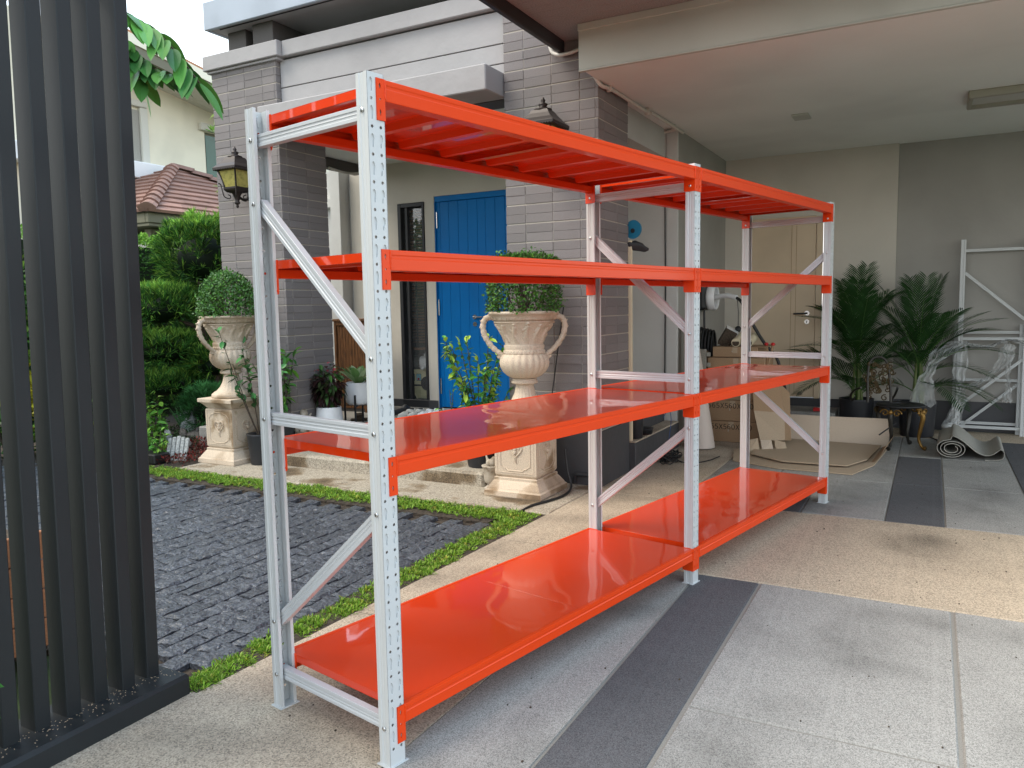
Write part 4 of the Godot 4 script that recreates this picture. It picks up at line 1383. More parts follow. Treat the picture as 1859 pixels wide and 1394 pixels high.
		part("handle", m, M.cast, t)

func leaf_ball(m: MB, count: int, fn: Callable, l: float, cols: Array, twigs := 0) -> void:
	for i in count:
		var g: Array = fn.call()
		var p: Vector3 = g[0]
		var o: Vector3 = g[1]
		var d := (o * 0.6 + ru() * 0.9 + Vector3.UP * 0.15).normalized()
		m.col = cols[rng.randi() % cols.size()] * rng.randf_range(0.75, 1.25)
		var q := l * rng.randf_range(0.7, 1.25)
		if rng.randf() < 0.05: p += o * rng.randf_range(0.01, 0.05)
		m.leaf(p, d, (o + ru() * 0.8 + Vector3.UP * 0.4).normalized(), q, q * 0.62)
	m.col = Color(0.08, 0.055, 0.035)
	for i in twigs:
		var g: Array = fn.call()
		var p: Vector3 = g[0]
		m.tube([p - g[1] * 0.05 + rv(0.03), p + rv(0.015), p + g[1] * 0.012 + rv(0.02)], 0.0016, 4, false)

func build_urns() -> void:
	make_pedestal("stone_pedestal", "carved cream stone pedestal beside the brick column of the carport", Vector3(3.235, 0.006, -1.215))
	make_pedestal("stone_pedestal", "carved stone pedestal with dark water stains at the left end of the path", Vector3(3.232, 0.006, -4.22))
	make_urn("stone_urn", "large cream stone urn with two scrolled handles in front of the blue door", Vector3(3.235, 0.592, -1.215), -1.08)
	make_urn("stone_urn", "large cream stone urn near the garden, leftmost of the two big urns", Vector3(3.232, 0.592, -4.22), -0.15)
	var g := [Color(0.045, 0.13, 0.02), Color(0.07, 0.19, 0.03), Color(0.03, 0.09, 0.015), Color(0.1, 0.24, 0.04), Color(0.05, 0.11, 0.03)]
	for k in 2:
		var base := Vector3(3.235, 1.29, -1.215) if k == 0 else Vector3(3.232, 1.29, -4.22)
		var lab: String = ["round clipped leafy shrub growing in the urn by the blue door", "dome shaped clipped shrub growing in the left urn by the garden"][k]
		var t := thing("clipped_shrub", lab, "shrub", base, 0, "clipped shrubs in the urns")
		var m := MB.new()
		if k == 0:
			leaf_ball(m, 5200, func() -> Array:
				var a := rng.randf() * TAU
				var y := rng.randf()
				if rng.randf() < 0.36:
					var r := sqrt(rng.randf()) * 0.25
					return [Vector3(cos(a) * r, 0.4 + 0.04 * (1 - r * r * 16) - rng.randf() * rng.randf() * 0.09, sin(a) * r), Vector3.UP]
				var rr := 0.258 - rng.randf() * rng.randf() * 0.1 + 0.012 * sin(a * 5.0 + y * 7.0)
				return [Vector3(cos(a) * rr, 0.03 + y * 0.375, sin(a) * rr), Vector3(cos(a), 0, sin(a))], 0.026, g, 520)
		else:
			leaf_ball(m, 5000, func() -> Array:
				var a := rng.randf() * TAU
				var s := rng.randf()
				var o := Vector3(cos(a) * sqrt(1 - s * s), s, sin(a) * sqrt(1 - s * s))
				var q := 1.0 - rng.randf() * rng.randf() * 0.3 + 0.03 * sin(a * 4.0 + s * 6.0)
				return [Vector3(o.x * 0.26, 0.03 + pow(o.y, 0.85) * 0.4, o.z * 0.26) * Vector3(q, q, q), o], 0.027, [g[1], g[3], g[0], Color(0.09, 0.2, 0.07), Color(0.12, 0.22, 0.09)], 200)
		part("foliage", m, M.leaf_gloss, t)
		var st := MB.new()
		for i in 14:
			var a := rng.randf() * TAU
			var r := rng.randf_range(0.03, 0.16)
			st.tube(bend([Vector3(cos(a) * r * 0.3, -0.02, sin(a) * r * 0.3), Vector3(cos(a) * r, 0.12, sin(a) * r), Vector3(cos(a) * r * 1.35, 0.27, sin(a) * r * 1.35) + rv(0.03)], 3), 0.005, 5)
		part("stem", st, M.bark, t)

func build_lantern(label: String, z: float) -> void:
	var t := thing("wall_lantern", label, "wall lantern", Vector3(3.425, 0, z), 0, "bronze wall lanterns on the brick columns")
	var m := MB.new()
	square_stack(m, [Vector2(0.1, 2.625), Vector2(0.136, 2.632), Vector2(0.141, 2.638), Vector2(0.141, 2.655), Vector2(0.135, 2.662), Vector2(0.106, 2.69), Vector2(0.078, 2.725), Vector2(0.06, 2.752)])
	for k in 4:
		for i in 13:
			m.ball(Basis(Vector3.UP, PI / 2 * k) * Vector3((i - 6) * 0.0215, 2.634, 0.138), Vector3(0.008, 0.007, 0.007), 6, 4)
	m.lathe([Vector2(0.06, 2.75), Vector2(0.066, 2.755), Vector2(0.066, 2.762), Vector2(0.04, 2.77), Vector2(0.026, 2.782), Vector2(0.032, 2.79), Vector2(0.034, 2.8), Vector2(0.018, 2.807), Vector2(0.014, 2.815), Vector2(0.018, 2.825), Vector2(0.01, 2.838), Vector2(0.003, 2.85)], 16)
	part("roof", m, M.bronze, t)
	m = MB.new()
	square_stack(m, [Vector2(0.06, 2.44), Vector2(0.075, 2.455), Vector2(0.08, 2.47), Vector2(0.08, 2.484), Vector2(0.07, 2.487)])
	m.lathe([Vector2(0.055, 2.445), Vector2(0.035, 2.42), Vector2(0.025, 2.39), Vector2(0.02, 2.36), Vector2(0.028, 2.35), Vector2(0.02, 2.338), Vector2(0.008, 2.33), Vector2(0.015, 2.32), Vector2(0.008, 2.305), Vector2(0.0, 2.3)], 12)
	part("base", m, M.bronze, t)
	for k in 4:
		var q := Basis(Vector3.UP, PI / 2 * k)
		var gm := MB.new()
		gm.quad_out(q * Vector3(-0.07, 2.486, 0.07), q * Vector3(0.07, 2.486, 0.07), q * Vector3(0.104, 2.629, 0.104), q * Vector3(-0.104, 2.629, 0.104), q * Vector3(0, 0, 1))
		part("pane", gm, M.amber_glass, t)
		var fm := MB.new()
		fm.tube(bend([q * Vector3(0.109, 2.632, 0.109), q * Vector3(0.092, 2.58, 0.092), q * Vector3(0.078, 2.52, 0.078), q * Vector3(0.074, 2.48, 0.074)], 3), 0.008, 6)
		fm.tube(bend([q * Vector3(0.11, 2.52, 0.11), q * Vector3(0.095, 2.505, 0.095), q * Vector3(0.085, 2.44, 0.085), q * Vector3(0.075, 2.4, 0.075), q * Vector3(0.045, 2.385, 0.045), q * Vector3(0.04, 2.41, 0.04), q * Vector3(0.055, 2.42, 0.055)], 3), 0.0055, 5)
		part("corner_bar", fm, M.bronze, t)
	m = MB.new()
	m.tube(bend([Vector3(0.03, 2.4, 0), Vector3(0.09, 2.38, 0), Vector3(0.14, 2.42, 0), Vector3(0.165, 2.5, 0)], 4), 0.012, 8)
	m.box(Vector3(0.165, 2.52, 0), Vector3(0.02, 0.26, 0.09), 0.006)
	part("bracket", m, M.bronze, t)


# ---------------------------------------------------------------- porch plants and small things
func pot(t: Node3D, prof: Array, m: Material, called := "pot") -> void:
	var b := MB.new()
	b.lathe(prof, 40)
	part(called, b, m, t)

func shrub_stems(t: Node3D, stems: int, h: float, spread: float, l: float, w: float, cols: Array, y0: float, per := 14, top_bias := 0.4) -> void:
	var st := MB.new()
	var lf := MB.new()
	for i in stems:
		var a := TAU * i / stems + rng.randf() * 0.8
		var hh := h * rng.randf_range(0.55, 1.0)
		if i == 0: hh = h
		var out := spread * rng.randf_range(0.3, 1.0) * (0.3 if i == 0 else 1.0)
		var pts := bend([Vector3(cos(a) * 0.02, y0, sin(a) * 0.02), Vector3(cos(a) * out * 0.45, y0 + hh * 0.4, sin(a) * out * 0.45) + rv(0.02), Vector3(cos(a) * out, y0 + hh, sin(a) * out)], 5)
		var rads := []
		for q in pts.size(): rads.append(lerpf(0.006, 0.0018, float(q) / pts.size()))
		st.tube(pts, rads, 5, false)
		for k in per:
			var f := lerpf(top_bias, 1.0, (k + rng.randf()) / per) * (pts.size() - 1)
			var p: Vector3 = pts[int(f)].lerp(pts[mini(int(f) + 1, pts.size() - 1)], f - int(f))
			var d := (ru() + Vector3(cos(a), 0.5, sin(a)) * 0.7).normalized()
			lf.col = cols[rng.randi() % cols.size()] * rng.randf_range(0.7, 1.3)
			if f > 0.8 * pts.size() and rng.randf() < 0.5: lf.col = cols[0] * 1.3
			var ll := l * rng.randf_range(0.6, 1.15)
			lf.leaf(p, d, (Vector3.UP + ru() * 0.5).normalized(), ll, ll * w, 3, 0.15, 0.3)
	part("stem", st, M.bark, t)
	part("foliage", lf, M.leaf_gloss, t)

func shoe(t: Node3D, xf: Transform3D, grey: bool) -> void:
	var u := MB.new()
	body(u, [[Vector3(-0.1, 0.05, 0), Vector3(-0.05, 0.075, 0), 0.034, 0.036], [Vector3(-0.05, 0.06, 0), Vector3(0.06, 0.045, 0), 0.036, 0.034], [Vector3(0.06, 0.042, 0), Vector3(0.115, 0.036, 0.004), 0.034, 0.028], [Vector3(-0.105, 0.07, 0), Vector3(-0.11, 0.1, 0), 0.02, 0.014], [Vector3(-0.02, 0.085, 0), Vector3(0.0, 0.098, 0), 0.02, 0.012]], 0.011, 0.014)
	part("upper", u, M.pvc if grey else M.white_pot, t, xf)
	var s := MB.new()
	s.extrude(PackedVector2Array([Vector2(-0.14, -0.03), Vector2(-0.1, -0.042), Vector2(0.02, -0.042), Vector2(0.1, -0.04), Vector2(0.145, -0.02), Vector2(0.15, 0.01), Vector2(0.12, 0.036), Vector2(0.02, 0.042), Vector2(-0.1, 0.042), Vector2(-0.14, 0.03)]), 0.0, 0.026, Transform3D(Basis(Vector3(1, 0, 0), Vector3(0, 0, -1), Vector3(0, 1, 0)), Vector3.ZERO))
	part("sole", s, M.towel, t, xf)
	var op := MB.new()
	op.ball(Vector3(-0.062, 0.107, 0), Vector3(0.04, 0.012, 0.026), 12, 6)
	op.tube([Vector3(-0.132, 0.06, -0.012), Vector3(-0.132, 0.06, 0.012)], 0.009, 8)
	for q in [-1.0, 1.0]:
		for i in 3:
			op.tube([Vector3(-0.02 + i * 0.02, 0.03, q * 0.041), Vector3(-0.035 + i * 0.02, 0.075, q * 0.038)], 0.004, 5)
	part("opening", op, M.charcoal, t, xf)
	var lc := MB.new()
	for i in 4:
		lc.tube([Vector3(0.002 + i * 0.02, 0.092 - i * 0.006, -0.026), Vector3(0.006 + i * 0.02, 0.1 - i * 0.007, 0), Vector3(0.002 + i * 0.02, 0.092 - i * 0.006, 0.026)], 0.003, 5)
	part("lace", lc, M.mat_grey, t, xf)

func build_porch_things() -> void:
	var green := [Color(0.12, 0.3, 0.04), Color(0.05, 0.17, 0.03), Color(0.03, 0.1, 0.02), Color(0.07, 0.22, 0.04)]
	# lime shrub in a black pot
	var t := thing("flower_pot", "tall black pot on the step beside the right stone pedestal", "pot", Vector3(3.45, 0.115, -1.72))
	pot(t, [Vector2(0.1, 0), Vector2(0.108, 0.004), Vector2(0.15, 0.29), Vector2(0.158, 0.3), Vector2(0.158, 0.325), Vector2(0.145, 0.325), Vector2(0.14, 0.29), Vector2(0, 0.29)], M.black_pot)
	t = thing("lime_shrub", "leggy lime green shrub growing from the black pot before the blue door", "shrub", Vector3(3.45, 0.4, -1.72))
	shrub_stems(t, 17, 0.74, 0.33, 0.072, 0.5, [Color(0.3, 0.45, 0.06), Color(0.06, 0.22, 0.04), Color(0.035, 0.14, 0.03), Color(0.09, 0.28, 0.06)], 0.0, 34, 0.12)
	var sv := thing("striped_leaf_plant", "pale striped strap leaf plant drooping beside the lime shrub by the brick column", "plant", Vector3(3.42, 0.42, -1.6))
	for i in 7:
		var lf := MB.new()
		lf.col = [Color(0.45, 0.5, 0.25), Color(0.12, 0.28, 0.06)][i % 2]
		var a := -0.6 + i * 0.7
		lf.leaf(Vector3(0, 0.1, 0), (Vector3(cos(a) * 0.7, 1.0, sin(a) * 0.7)).normalized(), Vector3(-cos(a), 0.6, -sin(a)).normalized(), 0.34, 0.05, 7, 0.75, 0.3)
		part("leaf", lf, M.leaf_gloss, sv)
	t = thing("weed_sprig", "thin green sprig growing at the foot of the blue door left of the lime shrub", "plant", Vector3(3.6, 0.2, -2.1))
	shrub_stems(t, 5, 0.5, 0.16, 0.04, 0.4, green, 0.0, 9, 0.25)

	# tall shrub in a dark pot by the left column
	t = thing("flower_pot", "dark grey pot with a slender shrub standing by the left brick column", "pot", Vector3(3.43, 0.115, -3.86))
	pot(t, [Vector2(0.1, 0), Vector2(0.11, 0.005), Vector2(0.145, 0.26), Vector2(0.15, 0.28), Vector2(0.138, 0.28), Vector2(0, 0.26)], M.charcoal)
	t = thing("slender_shrub", "slender green leafed shrub with a tan cane in the dark pot by the left column", "shrub", Vector3(3.43, 0.38, -3.86))
	shrub_stems(t, 9, 0.66, 0.22, 0.1, 0.42, green, 0.0, 22, 0.2)
	part("cane", tube_mb([Vector3(0.02, 0, 0.02), Vector3(0.0, 0.42, 0.05)], 0.009, 6), M.card, t)
	t = thing("flower_pot", "dark pot on the path against the right side of the left stone pedestal", "pot", Vector3(3.2, 0.006, -3.86))
	pot(t, [Vector2(0.08, 0), Vector2(0.09, 0.005), Vector2(0.115, 0.26), Vector2(0.12, 0.275), Vector2(0.11, 0.275), Vector2(0, 0.26)], M.black_pot)
	t = thing("slender_shrub", "glossy dark leafed shrub reaching across the left urn from behind", "shrub", Vector3(3.2, 0.27, -3.86))
	shrub_stems(t, 8, 0.95, 0.34, 0.085, 0.5, [Color(0.05, 0.17, 0.05), Color(0.03, 0.1, 0.03), Color(0.02, 0.07, 0.02)], 0.0, 22, 0.4)
	part("cane", tube_mb([Vector3(0.08, 0, 0.04), Vector3(0.1, 0.85, 0.1)], 0.006, 6), M.iron, t)

	# white pot with a dark red croton
	t = thing("white_pot", "round white pot standing on the porch floor, holding the dark red plant", "pot", Vector3(3.95, 0.2, -3.72))
	pot(t, [Vector2(0.115, 0), Vector2(0.132, 0.008), Vector2(0.138, 0.03), Vector2(0.117, 0.23), Vector2(0.112, 0.236), Vector2(0.107, 0.23), Vector2(0.107, 0.21), Vector2(0, 0.21)], M.white_pot)
	t = thing("croton", "croton with dark purple and pink leaves in the low white pot", "plant", Vector3(3.95, 0.41, -3.72))
	part("stem", tube_mb([Vector3(0, 0, 0), Vector3(0.005, 0.1, 0), Vector3(-0.005, 0.2, 0.01)], 0.008, 6), M.bark, t)
	var lf := MB.new()
	for i in 380:
		var o := ru()
		var p := Vector3(o.x * 0.13, 0.27 + o.y * 0.17, o.z * 0.13) * rng.randf_range(0.6, 1.0)
		p.y = maxf(p.y, 0.08)
		lf.col = [Color(0.03, 0.014, 0.014), Color(0.04, 0.02, 0.02), Color(0.03, 0.045, 0.018), Color(0.45, 0.08, 0.1), Color(0.06, 0.16, 0.04), Color(0.05, 0.13, 0.03)][rng.randi() % 3 if p.y < 0.3 and rng.randf() < 0.9 else 2 + rng.randi() % 4]
		if lf.col.r > 0.3 and rng.randf() < 0.75: lf.col = Color(0.06, 0.02, 0.02)
		lf.leaf(p, (o * 0.8 + Vector3(0, -0.25, 0) + ru() * 0.5).normalized(), (Vector3.UP + o * 0.5).normalized(), 0.08 * rng.randf_range(0.7, 1.2), 0.034, 4, 0.4, 0.3)
	part("foliage", lf, M.leaf_gloss, t)

	# white pot on a black stand
	t = thing("plant_stand", "black four legged stand holding a white pot on the porch", "plant stand", Vector3(4.42, 0.2, -3.74))
	for k in 4:
		var a := PI / 4 + PI / 2 * k + 0.35
		part("leg", slab_mb(Vector3(-0.009, 0, -0.009), Vector3(0.009, 0.31, 0.009), 0.002), M.black, t, at_xf(Vector3(cos(a) * 0.145, 0, sin(a) * 0.145), -a))
	var rg := MB.new()
	for k in 2:
		rg.box(Vector3(0, 0.195, 0), Vector3(0.29, 0.012, 0.016), 0.0, Transform3D(Basis(Vector3.UP, -(PI / 4 + PI / 2 * k + 0.35)), Vector3.ZERO))
	part("cross_bar", rg, M.black, t)
	t = thing("white_pot", "white tapered pot raised on the black plant stand", "pot", Vector3(4.42, 0.402, -3.74))
	pot(t, [Vector2(0.0, 0), Vector2(0.1, 0.0), Vector2(0.125, 0.02), Vector2(0.138, 0.08), Vector2(0.132, 0.16), Vector2(0.122, 0.225), Vector2(0.118, 0.228), Vector2(0.113, 0.22), Vector2(0, 0.205)], M.white_pot)
	t = thing("striped_leaf_plant", "plant with broad pale green striped leaves in the raised white pot", "plant", Vector3(4.42, 0.6, -3.74))
	for i in 17:
		lf = MB.new()
		var a := i * 2.4
		var e := 0.5 + 0.16 * i
		lf.col = [Color(0.25, 0.36, 0.16), Color(0.14, 0.26, 0.08), Color(0.36, 0.44, 0.25), Color(0.1, 0.22, 0.06)][i % 4]
		lf.leaf(Vector3(cos(a) * 0.02, 0.0, sin(a) * 0.02), Vector3(cos(a), e, sin(a)).normalized(), Vector3(-cos(a) * e, 1.0, -sin(a) * e).normalized(), 0.34 - 0.005 * i, 0.085, 6, 0.24, 0.35)
		lf.col = Color(0.04, 0.14, 0.03)
		part("leaf", lf, M.leaf_gloss, t)

	# little winged figure
	var ag := MB.new()
	body(ag, [[Vector3(0, 0.07, 0), Vector3(0, 0.14, 0.0), 0.045, 0.038], [Vector3(-0.01, 0.2, 0.015), Vector3(-0.012, 0.21, 0.016), 0.038, 0.036], [Vector3(0.0, 0.06, 0.02), Vector3(-0.07, 0.05, 0.03), 0.03, 0.022], [Vector3(0, 0.06, -0.02), Vector3(-0.06, 0.05, -0.03), 0.03, 0.022], [Vector3(-0.07, 0.05, 0.03), Vector3(-0.01, 0.03, 0.05), 0.02, 0.016], [Vector3(-0.06, 0.05, -0.03), Vector3(0.0, 0.03, -0.05), 0.02, 0.016],
		[Vector3(0, 0.14, 0.035), Vector3(-0.05, 0.1, 0.045), 0.016, 0.013], [Vector3(-0.05, 0.1, 0.045), Vector3(-0.045, 0.18, 0.03), 0.013, 0.011], [Vector3(0, 0.14, -0.035), Vector3(-0.05, 0.1, -0.04), 0.016, 0.013], [Vector3(0.04, 0.14, 0.02), Vector3(0.075, 0.19, 0.04), 0.02, 0.008], [Vector3(0.04, 0.14, -0.03), Vector3(0.06, 0.19, -0.085), 0.02, 0.008], [Vector3(0.05, 0.15, -0.06), Vector3(0.07, 0.15, -0.1), 0.012, 0.006],
		[Vector3(0.0, 0.0, 0.0), Vector3(0, 0.03, 0), 0.055, 0.05]], 0.0075, 0.01)
	t = thing("angel_figurine", "small cream stone angel sitting beside the low white pot", "figurine", Vector3(3.68, 0.2, -3.8), 0.2)
	part("figure", ag, M.cast_pale, t)
	part("plinth", slab_mb(Vector3(-0.06, 0.0, -0.06), Vector3(0.06, 0.03, 0.06), 0.006), M.cast_pale, t)

	# small urn with a bird
	t = thing("small_urn", "small mossy stone urn on the ground against the right pedestal", "urn", Vector3(3.2, 0.006, -1.49))
	pot(t, [Vector2(0.0, 0), Vector2(0.052, 0), Vector2(0.055, 0.012), Vector2(0.036, 0.025), Vector2(0.028, 0.04), Vector2(0.05, 0.055), Vector2(0.056, 0.085), Vector2(0.058, 0.15), Vector2(0.07, 0.17), Vector2(0.073, 0.18), Vector2(0.062, 0.183), Vector2(0, 0.17)], M.cast_pale, "bowl")
	var bd := MB.new()
	body(bd, [[Vector3(0, 0.02, -0.02), Vector3(0, 0.03, 0.02), 0.027, 0.03], [Vector3(0, 0.055, 0.03), Vector3(0, 0.062, 0.034), 0.017, 0.016], [Vector3(0, 0.06, 0.045), Vector3(0, 0.056, 0.06), 0.006, 0.002], [Vector3(0, 0.03, -0.04), Vector3(0, 0.07, -0.06), 0.012, 0.007]], 0.006, 0.008)
	t = thing("bird_figurine", "pale stone bird perched on the rim of the small urn", "figurine", Vector3(3.2, 0.18, -1.49), -0.4)
	part("figure", bd, M.cast_pale, t)

	# wooden shutter panel leaning on the porch wall, shoes
	t = thing("wood_cabinet", "brown slatted wooden cabinet standing in the porch corner", "cabinet", Vector3(5.15, 0.2, -4.43))
	part("frame", slab_mb(Vector3(-0.03, 0, -0.22), Vector3(0.3, 1.03, -0.19), 0.003), M.wood, t)
	part("frame", slab_mb(Vector3(-0.03, 0, 0.19), Vector3(0.3, 1.03, 0.22), 0.003), M.wood, t)
	part("top", slab_mb(Vector3(-0.04, 1.03, -0.23), Vector3(0.3, 1.06, 0.23), 0.004), M.wood, t)
	for k in 9:
		part("slat", slab_mb(Vector3(-0.012, 0.04, -0.188 + k * 0.0418), Vector3(0.004, 0.98, -0.15 + k * 0.0418), 0.003), M.wood, t)
	part("backing", slab_mb(Vector3(0.006, 0.0, -0.188), Vector3(0.3, 1.0, 0.188)), M.trim_dark, t)
	part("rail", slab_mb(Vector3(-0.028, 0.985, -0.188), Vector3(0.0, 1.029, 0.188), 0.003), M.wood, t)
	for k in 4:
		var a: Array = [[Vector3(4.96, 0.2, -3.53), 2.7, "white sneaker on the porch floor below the narrow window, left shoe of its pair"], [Vector3(5.0, 0.2, -3.44), 2.8, "white sneaker with a grey heel, right shoe of the pair below the narrow window"], [Vector3(5.06, 0.2, -3.345), 2.5, "white sneaker nearest the blue door, its tongue standing up"], [Vector3(5.1, 0.2, -3.27), 2.45, "pale blue white sneaker rightmost of the shoes before the blue door"]][k]
		t = thing("sneaker", a[2], "shoe", a[0], a[1], "white sneakers on the porch")
		shoe(t, Transform3D(Basis.from_scale(Vector3(0.8, 0.85, 0.8)), Vector3.ZERO), k < 2)
	t = thing("dark_shoe", "dark shoe standing against the porch wall left of the white sneakers", "shoe", Vector3(5.1, 0.2, -3.72), 2.9)
	var ds := MB.new()
	body(ds, [[Vector3(-0.1, 0.05, 0), Vector3(-0.06, 0.08, 0), 0.035, 0.036], [Vector3(-0.05, 0.05, 0), Vector3(0.11, 0.035, 0), 0.036, 0.03]], 0.012, 0.014)
	part("upper", ds, M.charcoal, t)
	for k in 2:
		t = thing("sandal", ["brown sandal under the black plant stand, nearer the white pot", "brown sandal under the black plant stand, nearer the porch wall"][k], "shoe", Vector3(4.62 + k * 0.1, 0.2, -3.86 + k * 0.14), 2.3)
		part("sole", slab_mb(Vector3(-0.13, 0, -0.04), Vector3(0.13, 0.025, 0.04), 0.012), M.bark, t)
		var sp := MB.new()
		sp.sheet([Vector2(-0.045, 0.0), Vector2(-0.04, 0.05), Vector2(0, 0.07), Vector2(0.04, 0.05), Vector2(0.045, 0.0)], 0.003, 0.0, 0.07)
		part("strap", sp, M.bark, t, at_xf(Vector3(0.0, 0.01, 0), PI / 2))
	var c := solo("garden_cable", tube_mb(bend([Vector3(3.45, 0.3, -1.0), Vector3(3.43, 0.14, -0.97), Vector3(3.4, 0.03, -0.93), Vector3(3.2, 0.016, -0.9), Vector3(3.02, 0.016, -0.93), Vector3(2.86, 0.014, -0.98), Vector3(2.7, 0.0, -1.0)], 6), 0.009, 7), M.black, "black cable looping round the right pedestal onto the grass", "cable")
	c = solo("wall_cable", tube_mb(bend([Vector3(3.585, 1.35, -1.06), Vector3(3.585, 1.1, -1.1), Vector3(3.58, 0.7, -1.16), Vector3(3.55, 0.4, -1.2)], 4), 0.005, 6), M.black, "thin black cable hanging down the brick column behind the right urn", "cable")
	c = solo("drain_pipe", tube_mb(bend([Vector3(3.57, 0.02, -0.98), Vector3(3.565, 0.075, -0.97), Vector3(3.565, 0.09, -0.94), Vector3(3.57, 0.09, -0.8)], 4), 0.016, 8), M.charcoal, "short dark elbow pipe at the foot of the carport brick column", "pipe")
	for i in 2:
		pass


# ---------------------------------------------------------------- garden on the left
func tuft(m: MB, p: Vector3, axis: Vector3, n: int, l: float, w: float, cols: Array) -> void:
	var k := rng.randf_range(0.75, 1.2)
	for i in n:
		var d := (axis + ru() * 0.75).normalized()
		m.col = cols[rng.randi() % cols.size()] * k
		m.leaf(p + ru() * 0.008, d, (Vector3.UP + ru() * 0.6).normalized(), l * rng.randf_range(0.7, 1.15), w, 1, 0.06, 0.15)

func pad(t: Node3D, at: Vector3, r: Vector3, n: int, cols: Array, called := "foliage_pad") -> void:
	var m := MB.new()
	for i in n:
		var o := ru()
		if o.y < -0.25 and rng.randf() < 0.6: o.y = absf(o.y)
		var q := 1.0 - rng.randf() * rng.randf() * 0.35 + 0.08 * sin(o.x * 7.0) * sin(o.z * 6.0 + o.y * 5.0)
		var p := at + o * r * q
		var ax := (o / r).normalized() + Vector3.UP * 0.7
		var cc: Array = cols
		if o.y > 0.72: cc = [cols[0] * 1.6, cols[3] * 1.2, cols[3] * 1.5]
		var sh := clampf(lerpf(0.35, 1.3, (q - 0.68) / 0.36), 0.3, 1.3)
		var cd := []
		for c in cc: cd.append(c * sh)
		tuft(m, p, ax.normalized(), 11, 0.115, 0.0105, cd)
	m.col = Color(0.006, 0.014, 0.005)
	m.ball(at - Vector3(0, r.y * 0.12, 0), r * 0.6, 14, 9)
	part(called, m, M.leaf, t)

func rock(called: String, label: String, at: Vector3, r: Vector3, m: Material, sd: int, group := "") -> void:
	var f := FastNoiseLite.new()
	f.seed = sd
	f.frequency = 0.9
	var b := MB.new()
	var rows := []
	for i in 10:
		var p := -PI / 2 + PI * i / 9
		var line := PackedVector3Array()
		for k in 14:
			var a := -TAU * k / 14
			var o := Vector3(cos(a) * cos(p), sin(p), sin(a) * cos(p))
			line.append(o * r * (1.0 + 0.45 * f.get_noise_3dv(o * 1.3)))
		rows.append(line)
	b.grid(rows, true)
	var s := solo(called, b, m, label, "stone", group)
	s.position = at

